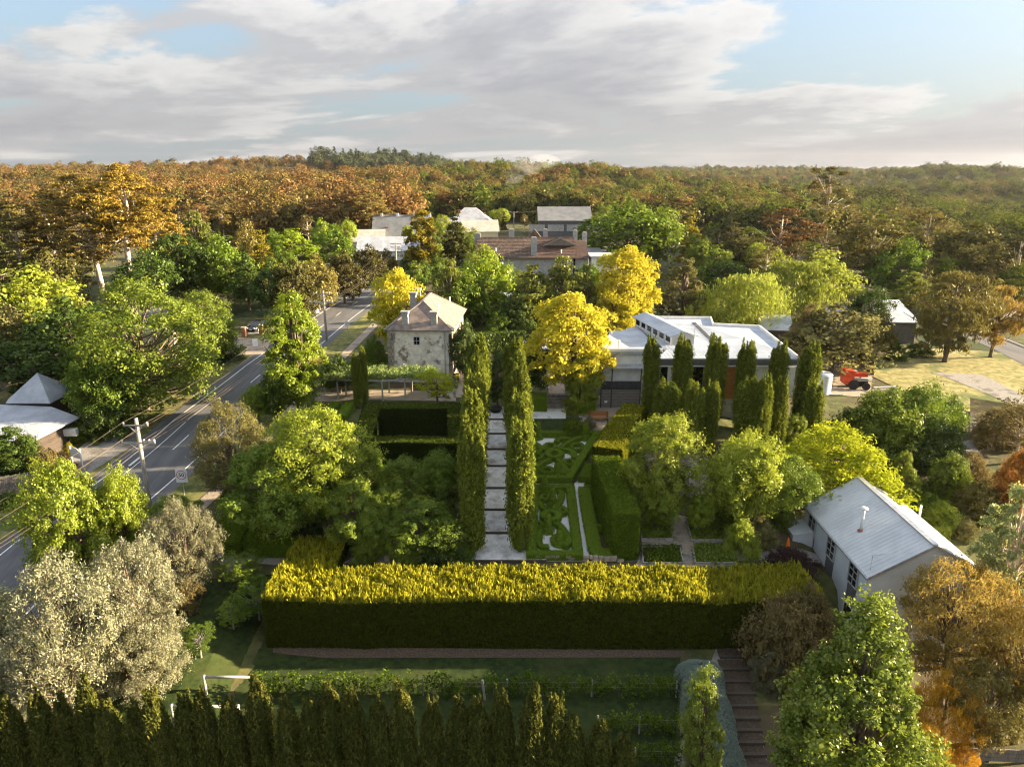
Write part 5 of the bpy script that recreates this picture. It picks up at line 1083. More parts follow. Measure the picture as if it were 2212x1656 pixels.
for i, (x, y, z, l, w, rz, mt) in enumerate(((3.6, -1.2, .25, 3.4, .22, .2, 'old_timber'), (3.9, -.8, .42, 3.0, .2, .12, 'white_paint'), (-3.3, -2.6, .1, 2.2, .2, -.1, 'old_timber'), (3.4, -1.7, .18, 3.0, .22, .3, 'sleeper'))):
    q = (p.x + x, p.y + y, tz(p.x + x, p.y + y)); o = MB().box((0, 0, z), (l, w, .12), rz).build('timber_plank', mt); o.location = q
    tag(o, ['grey plank lowest on the pile right of the red machine', 'white plank on top of the pile right of the red machine', 'lone pale plank on the ground left of the red machine', 'dark plank at the front of the pile by the red machine'][i], 'plank')
# corrugated water tank
p = ground(1772, 848); t = thing('water_tank', p, 'pale corrugated round water tank beside the cypresses', 'tank'); prof = []
for k in range(12): prof += [(1.15, k * .2), (1.19, k * .2 + .1)]
prof += [(1.2, 2.4), (.95, 2.6), (.1, 2.75)]
MB().lathe((0, 0, 0), prof, 28).build('shell', 'white_roof', t, True); MB().box((.5, -.3, 2.72), (.5, .5, .1)).build('hatch', 'galv_steel', t); MB().tube([(1.22, 0, .2), (1.22, 0, 2.4)], .05, 6).build('downpipe', 'white_paint', t)
# garden bench
p = ground(1293, 910); t = thing('garden_bench', p, 'orange-brown timber bench on the gravel yard', 'bench')
for k in range(4): MB().box((0, -.22 + k * .13, .45), (2.1, .11, .04)).build('seat_slat', 'orange_timber', t)
for k in range(4): MB().box((0, .32 + k * .02, .58 + k * .13), (2.1, .035, .11)).build('back_slat', 'orange_timber', t)
for x in (-.9, .9):
    MB().box((x, -.2, .22), (.08, .08, .44)).build('leg', 'dark_timber', t); MB().box((x, .36, .5), (.08, .08, 1.0)).build('leg', 'dark_timber', t); MB().box((x, .06, .62), (.08, .6, .05)).build('armrest', 'dark_timber', t)
# traffic cone by the shed lean-to
p = ground(1700.5, 1186); t = thing('traffic_cone', p, 'orange traffic cone beside the shed lean-to', 'cone'); MB().box((0, 0, .03), (.55, .55, .06)).build('base', 'cone_orange', t); MB().lathe((0, 0, .06), [(.2, 0), (.05, .95), (.04, .97)]).build('body', 'cone_orange', t, True)
# barrels by the plaster building
for i, (u, v, lb) in enumerate(((982, 838, 'dark barrel at the right corner of the plaster building'), (985, 826, 'second dark barrel tucked behind the first'))):
    p = ground(u, v); t = thing('barrel', p, lb, 'barrel'); MB().lathe((0, 0, 0), [(.36, 0), (.42, .3), (.44, .55), (.42, .8), (.36, 1.1), (.3, 1.1), (.3, 1.05)], 16).build('staves', 'dark_timber', t, True)
    for z in (.2, .9): MB().lathe((0, 0, z), [(.412, 0), (.415, .06)], 16).build('hoop', 'galv_steel', t)
# steps by the golden tree
st = thing('garden_steps', ground(1205, 884), 'broad stone garden steps up to the golden tree', 'steps')
for k in range(5): MB().box((0, .3 + k * .62, .08 + k * .15), (3.6, .68, .3)).build('step', 'stone_block', st)
# post-and-rail frames of the vine rows
def vine_row(a, b, label, h=1.3, seed=0, posts=True, frame=None):
    t = thing('vine_row', a, label, 'grapevines', 'vine rows below the golden hedge'); L = b - a; n = max(2, int(L.length / 5)); rng = np.random.default_rng(seed); qs, ts = [], []
    for k in range(n + 1): q = L * (k / n); zz = tz(a.x + q.x, a.y + q.y) - a.z; MB().tube([(q.x, q.y, zz - .2), (q.x, q.y, zz + h)], .06, 6).build('post', 'old_timber', t)
    for z in (.75, 1.1): MB().tube([(0, 0, z), (L.x, L.y, L.z + z)], .012, 4).build('trellis_wire', 'wire_metal', t)
    m = int(L.length * 20); k = 14
    u = rng.random(m); big = .45 + .55 * (np.sin(u * L.length * 2.1 + seed) * .5 + .5); C = np.stack([L.x * u, L.y * u + rng.normal(0, .2, m), L.z * u + .35 + rng.random(m) * (h - .15) * (.6 + .5 * big)], 1)
    kk = np.repeat(np.arange(m), k); P = C[kk] + rng.normal(0, .13, (m * k, 3)); l = rng.uniform(.09, .19, m * k)
    q = leaf_arrays(P, unit(rng.normal(size=(m * k, 3)) + np.array([0, -.2, .5])), l, l * .85, rng); me = leaf_mesh('vine_leaves', q, .5 * rng.random(m)[kk] + .5 * rng.random(m * k)); link('vine_leaves', me, 'leaf_vine', t)
    for s_ in np.arange(.8, L.length, 1.6): q = L * (s_ / L.length); MB().tube([(q.x, q.y, q.z - .1), (q.x + .05, q.y, q.z + .5), (q.x, q.y + .04, q.z + .85)], [.04, .03, .02], 5).build('vine_stem', 'bark', t)
A = ground(552, 1500); B = ground(1460, 1506); vine_row(A, B, 'long leafy vine row nearest the hedge', seed=2)
A = ground(1290, 1583); B = ground(1470, 1588); vine_row(A, B, 'short second vine row by the grey-green hedge', seed=3)
A = ground(1270, 1652); B = ground(1470, 1656); vine_row(A, B, 'lowest vine row at the bottom edge', seed=5)
def end_frame(u0, u1, vt, vb, label):
    a, b = ground(u0, vb), ground(u1, vb); h = aty(u0, vt, a.y).z - a.z; t = thing('end_frame', a, label, 'frame', 'vine row end frames'); d = b - a
    MB().tube([(0, 0, -.3), (0, 0, h)], .1, 8).build('post', 'old_timber', t, True); MB().tube([(d.x, d.y, d.z - .3), (d.x, d.y, d.z + h)], .1, 8).build('post', 'old_timber', t, True); MB().tube([(-.1, 0, h - .1), (d.x + .1, d.y, d.z + h - .12)], .09, 8).build('rail', 'old_timber', t, True)
end_frame(446, 551, 1458, 1500, 'grey timber end frame on the lawn left of the vine row'); end_frame(378, 520, 1521, 1570, 'grey timber end frame half hidden behind the front cypresses')
p = ground(1048, 1512); t = thing('leaning_post', p, 'leaning grey post standing in the vine row', 'post'); MB().tube([(0, 0, -.2), (-.15, 0, 1.5)], .08, 7).build('shaft', 'old_timber', t); MB().tube([(-.15, 0, 1.5), (-.155, 0, 1.54)], .085, 7).build('cap', 'old_timber', t)
# sleeper steps going down on the right
st = thing('sleeper_steps', ground(1580, 1420), 'dark timber sleeper steps descending beside the grey-green hedge', 'steps'); O = ground(1580, 1420); vv = np.linspace(1396, 1660, 11)
for i, v in enumerate(vv):
    u = np.interp(v, [1390, 1500, 1620, 1660], [1580, 1597, 1612, 1618]); p = ground(u, v); wd = np.interp(i, [0, 10], [1.9, 2.3])
    MB().box((p.x - O.x, p.y - O.y, p.z - O.z + .1), (wd, .22, .26)).build('sleeper', 'sleeper', st); MB().box((p.x - O.x, p.y - O.y + .55, p.z - O.z + .06), (wd, .88, .2)).build('tread', 'soil', st)
# bottom right retaining boards
t = thing('board_fence', ground(2040, 1640), 'low grey board fence at the bottom right corner', 'fence'); a, b = ground(2035, 1640), ground(2225, 1648); d = b - a
for k in range(3): MB().beam((0, 0, .2 + k * .3), (d.x, d.y, d.z + .2 + k * .3), .06, .26).build('board', 'fence_timber', t)
for f in (0, .5, .98): MB().box((d.x * f, d.y * f + .08, d.z * f + .55), (.12, .12, 1.3)).build('post', 'dark_timber', t)
# raised kitchen-garden beds with timber edging
def raised_bed(uv, label, leafm='garden', h=.35, seed=0, fill=1.0):
    P = gp(*uv); c = sum(P, Vector()) / 4; t = thing('raised_bed', c, label, 'garden bed', 'raised kitchen garden beds')
    for i in range(4):
        a, b = P[i] - c, P[(i + 1) % 4] - c; MB().beam((a.x, a.y, a.z + h / 2), (b.x, b.y, b.z + h / 2), .1, h).build('edging', 'old_timber', t)
    q = [(p - c) * .95 for p in P]; MB().hexa([(v.x, v.y, v.z - .1) for v in q], [(v.x, v.y, v.z + h * .6) for v in q]).build('soil', 'soil', t)
    rng = np.random.default_rng(seed); n = int(260 * fill); u, v = rng.random((n, 1)), rng.random((n, 1)); Q = np.array([tuple(x) for x in q]); X = Q[0] + (Q[1] - Q[0]) * u + (Q[3] - Q[0]) * v + (Q[2] - Q[1] - Q[3] + Q[0]) * u * v; X[:, 2] += h * .7
    k = np.repeat(np.arange(n), 16); m = len(k); PP = X[k] + rng.normal(0, .13, (m, 3)) + np.array([0, 0, .12]); l = rng.uniform(.1, .24, m); qd = leaf_arrays(PP, unit(rng.normal(size=(m, 3)) + np.array([0, 0, .8])), l, l * .6, rng)
    o = link('seedlings', leaf_mesh('seedlings', qd, .5 * rng.random(n)[k] + .5 * rng.random(m)), 'leaf_' + leafm, t); o['kind'] = 'stuff'
raised_bed(((1389, 1222), (1476, 1222), (1468, 1187), (1387, 1187)), 'raised bed with red-brown soil nearest the golden hedge', 'vine', seed=1, fill=.5)
raised_bed(((1386, 1170), (1452, 1170), (1445, 1130), (1386, 1130)), 'shaded raised bed beside the tall clipped hedge', 'garden', seed=2)
raised_bed(((1494, 1172), (1572, 1172), (1560, 1128), (1482, 1128)), 'leafy raised bed under the bright garden tree', 'garden', seed=3)
raised_bed(((1502, 1222), (1588, 1222), (1580, 1184), (1496, 1184)), 'raised bed full of leafy greens right of the gravel walk', 'garden', seed=4)
drape('path', gp((1372, 1226), (1390, 1226), (1384, 1120), (1450, 1108), (1492, 1120), (1502, 1226), (1478, 1226), (1470, 1178), (1388, 1178)), 'tan_gravel', .05, 'tan gravel paths between the raised beds')
for i, (u0, u1, v) in enumerate(((2098, 2128, 909), (2098, 2135, 917), (2100, 2165, 924), (2102, 2170, 934), (2105, 2212, 944), (2110, 2215, 951))):
    a, b = ground(u0, v), ground(u1, v); t = thing('edging_board', a, 'pale edging board of the far plot, number %s counting towards the camera' % ('one', 'two', 'three', 'four', 'five', 'six')[i], 'edging', 'pale edging boards of the far vegetable plot')
    MB().beam((0, 0, .12), (b.x - a.x, b.y - a.y, b.z - a.z + .12), .1, .3).build('board', 'old_timber', t)
    for f in (.02, .98): MB().box(((b.x - a.x) * f, (b.y - a.y) * f - .08, .1), (.08, .06, .5)).build('stake', 'old_timber', t)
# pergola with vine
def pergola():
    ps = [(682, 863, 1), (731, 863, 1), (827, 866, 1), (876, 863, 1), (925, 861, 1), (702, 852, 0), (748, 855, 0), (841, 850, 0), (890, 848, 0)]
    O = ground(800, 858); t = thing('pergola', O, 'long timber pergola covered in silvery green vine', 'pergola'); h = 2.3
    F, Bk = [], []
    for u, v, f in ps:
        p = ground(u, v); MB().box((p.x - O.x, p.y - O.y, p.z - O.z + h / 2), (.16, .16, h)).build('post', 'old_timber', t); (F if f else Bk).append(Vector((p.x - O.x, p.y - O.y, p.z - O.z + h + .06)))
    for R in (F, Bk):
        for a, b in zip(R[:-1], R[1:]): MB().beam(a, b, .12, .16).build('beam', 'old_timber', t)
    a, b = F[0], F[-1]; c, d = Bk[0], Bk[-1]
    for k in range(14):
        f = k / 13; p0 = a + (b - a) * f - Vector((0, .3, -.14)); p1 = c + (d - c) * f + Vector((0, 1.2, .14)); MB().beam(p0, p1, .07, .1).build('rafter', 'old_timber', t)
    for s_, (x0, x1), mt in ((1, (0, .55), 'wisteria'), (2, (.42, 1.05), 'wisteria')):
        rng = np.random.default_rng(s_); n = 420; f = rng.uniform(x0, x1, n); g = rng.random(n); base = np.array(a)[None] * (1 - f[:, None]) + np.array(b)[None] * f[:, None]; C = base + np.stack([rng.normal(0, .2, n), g * 3.4 - .5, .25 + .5 * rng.random(n) * (.5 + .8 * np.sin(f * 30) ** 2)], 1)
        k = np.repeat(np.arange(n), 22); m = len(k); P = C[k] + rng.normal(0, .22, (m, 3)) * np.array([1, 1, .7]); l = rng.uniform(.12, .3, m)
        link('vine_foliage', leaf_mesh('vine_foliage', leaf_arrays(P, unit(rng.normal(size=(m, 3)) + np.array([0, -.2, .7])), l, l * .5, rng), .5 * rng.random(n)[k] + .5 * rng.random(m)), 'leaf_' + mt, t)
pergola()

# ---------------------------------------------------------------- clipped hedges
zl = -2 * S
hx0, hx1 = -11.75 * S, 15.0 * S; yc = 30.35 * S; hw_ = 2.9 * S
def flat(z): return lambda x, y: z
def big_hedge():
    pts = [(-10.4 * S, 34.8 * S), (-10.4 * S, 33.0 * S), (-10.4 * S, yc + hw_ / 2)]
    strip_hedge('golden_hedge', [(-11.75 * S, yc), (-6 * S, yc), (0, yc), (6 * S, yc), (11 * S, yc), (14.7 * S, yc + .5)], hw_, 2.58 * S, 'hedgegold', 'long thick golden-topped clipped hedge across the garden front', dens=120, leaf=.2, seed=3, zfun=flat(zl), shoots=54, side_shade=.16, uneven=.07)
    strip_hedge('golden_hedge', [(-10.35 * S, yc + hw_ / 2 + .02), (-10.35 * S, 34.8 * S)], 2.75 * S, 2.6 * S, 'hedgegold', 'short golden hedge arm turning back at the left corner', dens=150, leaf=.2, seed=4, zfun=flat(zl), shoots=54, side_shade=.16, uneven=.07)
big_hedge()
def line(*uv, lift=0.0): return [ground(u, v, lift) for u, v in uv]
# tall clipped hedge right of the knot garden, in two heights
p = ground(1350, 1214); h2 = aty(1350, 1110, p.y).z - p.z
strip_hedge('clipped_hedge', [(p.x, p.y + .1), ((p.x + 5.6 * S) / 2, 36.5 * S), (5.6 * S, 39.3 * S)], [2.05, 2.2, 2.3], [h2, h2 * .97, 2.75 * S], 'hedge', 'tall dark clipped hedge beside the kitchen garden beds', dens=190, leaf=.16, seed=5, uneven=.05, side_shade=.6)
strip_hedge('clipped_hedge', [(5.75 * S, 39.7 * S), (7.1 * S, 43.5 * S), (8.7 * S, 47.6 * S)], [2.6, 2.5, 2.2], [2.95 * S, 2.5 * S, 1.9 * S], 'hedgegold', 'sunlit clipped hedge running back towards the deck', dens=210, leaf=.15, seed=6, side_shade=.5, uneven=.05)
# hedged square; its interior's shade is put into near-black side leaves
sq_ = line((806, 893), (985, 893), (988, 965), (782, 965), lift=2.6)
strip_hedge('square_hedge', [(v.x, v.y) for v in sq_], 1.75, 3.4, 'hedgeshade', 'square room of tall clipped hedge with dark centre', dens=190, leaf=.16, seed=7, closed=True, uneven=.05, side_shade=.12)
# hedge bars and box-edged beds
def bars(name, segs, w, h, label, mat='box', seed=0, lift=0, group=None, **k):
    for i, (uv, lb) in enumerate(segs): strip_hedge(name, dense(line(*uv, lift=h * .8), .8) if len(uv) > 2 and not k.get('closed') else line(*uv, lift=h * .8), w, h, mat, lb, seed=seed + i, dens=240, leaf=.1, group=group, **k)
bars('box_hedge', [(((691, 872), (672, 890)), 'short clipped box hedge bar nearest the cordyline trunk'), (((727, 870), (700, 900)), 'middle clipped box hedge bar left of the square hedge'), (((757, 870), (735, 900)), 'clipped box hedge bar closest to the twin cypresses')], 1.0, .8, '', seed=20)
bars('box_hedge', [(((725, 805), (742, 792), (828, 790), (826, 806)), 'clipped box hedge ring beside the plaster building')], .9, .8, '', seed=24, closed=True)
bars('box_hedge', [(((520, 1078), (472, 1172)), 'dark clipped hedge bar at the far left of the garden'), (((545, 1090), (522, 1132), (499, 1178)), 'left side of the dark hedge frame by the pale court'), (((585, 1100), (560, 1140), (545, 1176)), 'right side of the dark hedge frame by the pale court'), (((555, 1172), (640, 1172)), 'dark hedge bar below the large garden tree'), (((482, 1070), (560, 1068)), 'dark hedge bar behind the olive trees')], 1.35, 1.2, '', mat='hedge', seed=30)
# knot garden
def zc(x, y): return ((2080 + x * .3503) / 1.8517, (1700 + y * .3503) / 1.8517)
def kg(pts, lift): return [ground(*zc(*q), lift) for q in pts]
drape('parterre_floor', gp((1146, 1200), (1256, 1200), (1235, 1046), (1151, 1046)), 'white_gravel', .07, 'white gravel floor of the lower knot garden')
drape('parterre_floor', gp((1150, 1038), (1234, 1038), (1294, 938), (1146, 938)), 'white_gravel', .07, 'white gravel floor of the upper knot garden')
drape('path', gp((1262, 1212), (1286, 1212), (1268, 1050), (1248, 1040), (1300, 975), (1312, 975), (1262, 1046), (1240, 1046)), 'white_gravel', .075, 'pale gravel path between the knot gardens and the low beds')
hb = .6
strip_hedge('box_hedge', kg(((130, 1450), (660, 1450), (575, 690), (165, 690)), hb), .72, hb, 'box', 'rectangular box hedge framing the lower knot garden', closed=True, dens=280, leaf=.09, seed=40)
strip_hedge('box_hedge', kg(((150, 585), (560, 585), (880, 75), (115, 75)), hb), .72, hb, 'box', 'trapezoid box hedge framing the upper knot garden', closed=True, dens=280, leaf=.09, seed=41)
strip_hedge('box_hedge', dense(kg(((730, 700), (780, 1000), (830, 1250), (880, 1440), (1060, 1440)), hb), 1.2), 1.0, hb, 'box', 'low box hedge edging the dark bed beside the tall hedge', dens=260, leaf=.09, seed=42)
strip_hedge('box_hedge', kg(((735, 685), (870, 690)), hb), .6, hb, 'box', 'short box hedge closing the dark bed at its back', dens=260, leaf=.09, seed=43)
strip_hedge('box_hedge', kg(((845, 1140), (990, 1140)), hb), .5, hb, 'box', 'short box hedge dividing the dark bed', dens=260, leaf=.09, seed=44)
strip_hedge('box_hedge', kg(((800, 430), (730, 570), (860, 575)), hb), .8, hb, 'box', 'bent box hedge at the foot of the sunlit hedge', dens=260, leaf=.09, seed=45)
UK = bpy.data.objects.new('knot_planting', None); COL.objects.link(UK); UK.location = ground(1197, 990)
LK = bpy.data.objects.new('knot_planting', None); COL.objects.link(LK); LK.location = ground(1200, 1110)
def curl(pts, root, w=.55, h=.5, closed=False, seed=0):
    P = dense(kg(pts if not closed else pts + [pts[0]], h), .5); P = P[:-1] if closed else P
    o = strip_hedge('curl', P, w, h, 'box', None, seed=seed, dens=300, leaf=.085, closed=closed); o.parent = root; o.location = Vector(o.location) - root.location; return o
def ell(cx, cy, rx, ry, n=14): return [(cx + rx * math.cos(2 * math.pi * k / n), cy + ry * math.sin(2 * math.pi * k / n)) for k in range(n)]
for i, c in enumerate([((330, 280), (230, 235), (150, 180), (130, 120)), ((430, 268), (520, 205), (600, 155), (715, 120)), ((590, 160), (530, 138), (440, 150), (418, 182)), ((350, 370), (240, 420), (190, 470), (215, 525)), ((420, 370), (490, 430), (515, 490), (490, 545)), ((470, 262), (560, 268), (618, 310), (615, 362))]): curl(list(c), UK, .55, seed=50 + i)
for i, c in enumerate([(345, 230, 62, 30), (655, 235, 66, 36), (190, 270, 48, 28), (200, 345, 52, 28), (560, 412, 52, 30), (310, 503, 68, 34)]): curl(ell(*c), UK, .34, closed=True, seed=60 + i)
curl(ell(392, 312, 78, 40, 18), UK, .6, .55, closed=True, seed=70)
for i, c in enumerate([((310, 970), (240, 900), (185, 810), (190, 745), (240, 735)), ((390, 955), (440, 870), (475, 790), (460, 745), (420, 740)), ((400, 1090), (470, 1150), (530, 1230), (555, 1320), (500, 1375)), ((268, 1160), (222, 1220), (215, 1330), (260, 1372), (330, 1372))]): curl(list(c), LK, .52, seed=75 + i)
for i, c in enumerate([(285, 810, 46, 26), (485, 960, 42, 30), (215, 1120, 42, 26), (430, 1290, 60, 44)]): curl(ell(*c), LK, .32, closed=True, seed=80 + i)
curl(ell(352, 1015, 84, 48, 18), LK, .6, .58, closed=True, seed=85)
tag(UK, 'scrolling clipped box pattern of the upper knot garden with ring', 'topiary'); tag(LK, 'scrolling clipped box pattern of the lower knot garden with ring', 'topiary')
def spiral(base, top, label, seed):
    p = ground(*zc(*base)); h = aty(*zc(*top), p.y).z - p.z; R = .48; rng = np.random.default_rng(seed); n = 2600; z = rng.random(n) * h * .96; th = rng.random(n) * 6.283; turns = 5.0
    ph = (z / h * turns - th / 6.283) % 1; bulge = .55 + .45 * np.sqrt(np.clip(np.sin(ph * math.pi), 0, 1)); base_ = np.where(z < h * .2, 1.12, np.interp(z / h, [.2, .9, 1], [.82, .5, .18])); bulge = np.where(z < h * .2, 1.0, bulge); rr = R * base_ * bulge
    P = np.stack([rr * np.cos(th), rr * np.sin(th), z], 1); Nn = np.stack([np.cos(th), np.sin(th), (ph - .3) * 1.2], 1) + rng.normal(0, .3, (n, 3)); l = rng.uniform(.06, .13, n)
    core = MB().lathe((0, 0, 0), [(R * .95, 0), (R * .95, h * .18), (R * .42, h * .24), (R * .28, h * .9), (.02, h * .97)], 10)
    t = thing('spiral_topiary', p, label, 'topiary', 'spiral topiaries of the knot garden'); link('foliage', leaf_mesh('foliage', leaf_arrays(P, Nn, l, l * .7, rng), rng.random(n), (core.v, core.f)), 'leaf_box', t); MB().tube([(0, 0, -.1), (0, 0, h * .5)], .05, 6).build('stem', 'bark', t)
for i, (b, tp, lb) in enumerate([((205, 160), (205, -45), 'spiral topiary at the back left of the upper knot garden'), ((752, 170), (752, -40), 'spiral topiary at the back right of the upper knot garden'), ((165, 545), (165, 405), 'spiral topiary half hidden by the cypress, upper knot garden'), ((425, 545), (425, 420), 'spiral topiary at the front of the upper knot garden'), ((282, 765), (280, 590), 'spiral topiary at the back of the lower knot garden'), ((368, 930), (380, 700), 'tall spiral topiary behind the lower ring hedge'), ((318, 1225), (305, 1000), 'tall spiral topiary in front of the lower ring hedge'), ((450, 1370), (455, 1185), 'spiral topiary at the front right of the lower knot garden')]): spiral(b, tp, lb, 90 + i)
# grey-green rounded hedge by the sleeper steps
def mound_hedge():
    P = [ground(u, v, 1.2) for u, v in ((1500, 1415), (1512, 1450), (1527, 1520), (1545, 1600), (1560, 1680), (1570, 1760))]; rng = np.random.default_rng(7); qs, n = [], 45000
    L = dense([(p.x, p.y) for p in P], .4); A = np.array(L); i = rng.integers(0, len(A) - 1, n); f = rng.random((n, 1)); C = A[i] * (1 - f) + A[i + 1] * f; d = A[i + 1] - A[i]; d /= np.linalg.norm(d, axis=1, keepdims=True); side = np.stack([d[:, 1], -d[:, 0]], 1)
    ang = rng.random(n) * math.pi; w = 1.5 + .1 * np.sin(i * .8); rr = np.sign(np.cos(ang)) * np.abs(np.cos(ang)) ** .6 * w; zz = np.sin(ang) ** .55 * 1.65; end = np.clip(np.minimum(i + f[:, 0], len(A) - (i + f[:, 0])) / 2.5, .15, 1) ** .5
    X = np.concatenate([C + side * (rr * end)[:, None], (terrain(C[:, 0], C[:, 1]) + zz * end)[:, None]], 1); Nn = np.concatenate([side * np.cos(ang)[:, None], np.sin(ang)[:, None]], 1) + rng.normal(0, .45, (n, 3)); l = rng.uniform(.06, .14, n); O = np.array([A[0][0], A[0][1], tz(*A[0])])
    cv, cf = [], []
    for j, q in enumerate(A[::3]):
        k = min(j * 3, len(A) - 2); dd = A[k + 1] - A[k]; dd /= np.linalg.norm(dd); s_ = np.array([dd[1], -dd[0]]); e = 1.38 * min(1, .5 + j * .25)
        for a in np.linspace(0, math.pi, 9): r_ = np.sign(np.cos(a)) * abs(np.cos(a)) ** .6 * e; cv.append((q[0] + s_[0] * r_ - O[0], q[1] + s_[1] * r_ - O[1], tz(*q) + np.sin(a) ** .55 * 1.55 * min(1, .6 + j * .2) - O[2]))
    m = len(A[::3])
    for j in range(m - 1):
        for a in range(8): cf.append((j * 9 + a, j * 9 + a + 1, (j + 1) * 9 + a + 1, (j + 1) * 9 + a))
    me = leaf_mesh('rounded_hedge', leaf_arrays(X - O, Nn, l * 1.3, l * .7, rng), .35 + .3 * rng.random(n), (cv, cf)); tag(link('rounded_hedge', me, 'leaf_lavender', None, tuple(O)), 'grey-green rounded clipped hedge beside the sleeper steps', 'hedge')
mound_hedge()
# maroon clipped mound and small clipped balls
bush('clipped_mound', 1706, 112, 1185, 1232, 'maroon', 'dark maroon clipped mound beside the metal shed', 'shrub1')
bush('clipped_ball', 1240, 60, 900, 938, 'hedge', 'clipped green block by the knot garden corner', 'shrub0'); bush('clipped_ball', 1273, 34, 898, 924, 'greyolive', 'small pale clipped ball near the orange bench', 'shrub1')
strip_hedge('box_hedge', line((1148, 868), (1180, 868), lift=.8), 2.2, 1.5, 'box', 'clipped box block left of the garden steps', seed=46, dens=200, leaf=.12)
strip_hedge('box_hedge', line((1232, 874), (1285, 876), lift=.8), 1.6, 1.0, 'box', 'clipped box block right of the garden steps', seed=47, dens=200, leaf=.12)
strip_hedge('tall_hedge', dense(line((1005, 745), (1060, 735), (1130, 730), lift=1.5), 3), 2.4, 2.6, 'dark', 'tall dark screening hedge behind the plaster building', seed=48, dens=60, leaf=.34)
strip_hedge('tall_hedge', dense(line((700, 818), (760, 800), (830, 780), lift=1), 2), 1.6, 1.4, 'hedge', 'dark hedge between the footpath and the pergola', seed=49, dens=90, leaf=.22)

# ---------------------------------------------------------------- cypresses
G1 = 'cypresses of the stepped path'
Lr = [(1022, 1196, 48, 936), (1021, 1148, 46, 898), (1023, 1100, 44, 848), (1028, 1050, 43, 808), (1031, 1000, 42, 775), (1035, 950, 42, 731)]
nth = ('first', 'second', 'third', 'fourth', 'fifth', 'sixth')
for i, (x, yb, w, yt) in enumerate(Lr): cypress(x, yb, w, yt, '%s cypress from the hedge in the left row of the stepped path' % nth[i].capitalize(), G1, i)
Rr = [(1123, 1193, 50, 917), (1123, 1120, 47, 850), (1119, 1045, 45, 793), (1115, 975, 43, 768), (1112, 925, 43, 736)]
for i, (x, yb, w, yt) in enumerate(Rr): cypress(x, yb, w, yt, '%s cypress from the hedge in the right row of the stepped path' % nth[i].capitalize(), G1, i + 2)
for i, (x, yb, w, yt, lb) in enumerate(((776, 882, 19, 765, 'left one of the slim twin cypresses beside the square hedge'), (790, 878, 15, 752, 'right one of the slim twin cypresses beside the square hedge'))): cypress(x, yb, w, yt, lb, 'slim twin cypresses', i + 1)
G2 = 'cypresses in front of the cafe'; YB = atz(1420, 773.8, 7.0 * S).y - 2.2
def cy(u, v, Y): q = aty(u, v, Y); return Vector((q.x, Y, tz(q.x, Y)))
for i, (x, w, yt) in enumerate(((1403, 39, 731), (1471, 45, 729), (1541, 50, 731), (1606, 44, 739), (1676, 42, 741), (1742, 52, 746))): cypress(x, 0, w, yt, '%s cypress counted from the deck in the back row before the cafe' % nth[i].capitalize(), G2, i, p=cy(x, 850, YB), wide=.88)
for i, (x, dy, w, yt) in enumerate(((1438, 4.5, 56, 823), (1497, 5.5, 46, 828), (1535, 4.8, 36, 826), (1612, 6, 52, 817), (1645, 7, 40, 815), (1680, 5, 40, 818), (1755, 3, 42, 828))): cypress(x, 0, w, yt, '%s cypress counted from the deck in the front row before the cafe' % (nth + ('last',))[i].capitalize(), G2, i + 1, p=cy(x, 900, YB - dy), wide=.9)
# the long row across the bottom of the picture
ORD = 'First Second Third Fourth Fifth Sixth Seventh Eighth Ninth Tenth Eleventh Twelfth Thirteenth Fourteenth Fifteenth Sixteenth Seventeenth Eighteenth Nineteenth Twentieth Twenty-first Twenty-second Twenty-third Twenty-fourth Twenty-fifth Twenty-sixth Twenty-seventh'.split(); rng = random.Random(5); n = 27
for i in range(n):
    u = -18 + i * 52.6 + rng.uniform(-4, 4); yt = 1497 + rng.uniform(-20, 24) + max(0, (u - 1120)) * .30 + (12 if u < 120 else 0); px = (u - 1106) / FOC
    Y = 20.2 * S; z = aty(u, 1560, Y); p = Vector((z.x, Y, tz(z.x, Y)))
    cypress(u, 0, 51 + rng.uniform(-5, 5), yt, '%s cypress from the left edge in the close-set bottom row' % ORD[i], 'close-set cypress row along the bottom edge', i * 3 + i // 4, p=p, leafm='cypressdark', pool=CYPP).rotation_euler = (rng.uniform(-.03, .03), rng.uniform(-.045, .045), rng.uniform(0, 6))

# ---------------------------------------------------------------- trees
T_ = tree
# left foreground
T_('maple_tree', 'tall0', 'maple', 8, 105, 1262, 1490, 1540, 'bright green maple at the left edge just above the cypress row')
T_('olive_tree', 'olive0', 'olive', 158, 225, 1195, 1520, 1555, 'large silver olive tree above the left cypresses')
T_('olive_tree', 'olive1', 'olive', 312, 170, 1150, 1400, 1450, 'silver olive tree beside the dark lawn')
T_('olive_tree', 'olive0', 'greyolive', 412, 125, 1066, 1260, 1290, 'grey olive tree right of the yellow-green maples')
bush('olive_shrub', 330, 160, 1330, 1480, 'olive', 'low silver olive growth at the lawn edge', 'olive1'); bush('olive_shrub', 120, 200, 1420, 1530, 'olive', 'low silver olive growth behind the cypress tips', 'olive1')
bush('border_shrub', 400, 90, 1250, 1310, 'bronze', 'brown border shrub at the edge of the dark lawn', 'shrub1'); bush('border_shrub', 300, 110, 1380, 1470, 'bronze', 'brown undergrowth below the silver olive', 'shrub0')
T_('maple_tree', 'broad0', 'maple', 178, 165, 996, 1180, 1300, 'yellow-green maple left of the near power pole'); T_('maple_tree', 'broad1', 'maple', 290, 116, 1003, 1150, 1250, 'yellow-green maple right of the near power pole'); T_('maple_tree', 'broad1', 'maple', 150, 120, 1130, 1250, 1310, 'low yellow-green maple boughs above the olive', trunk_r=.1)
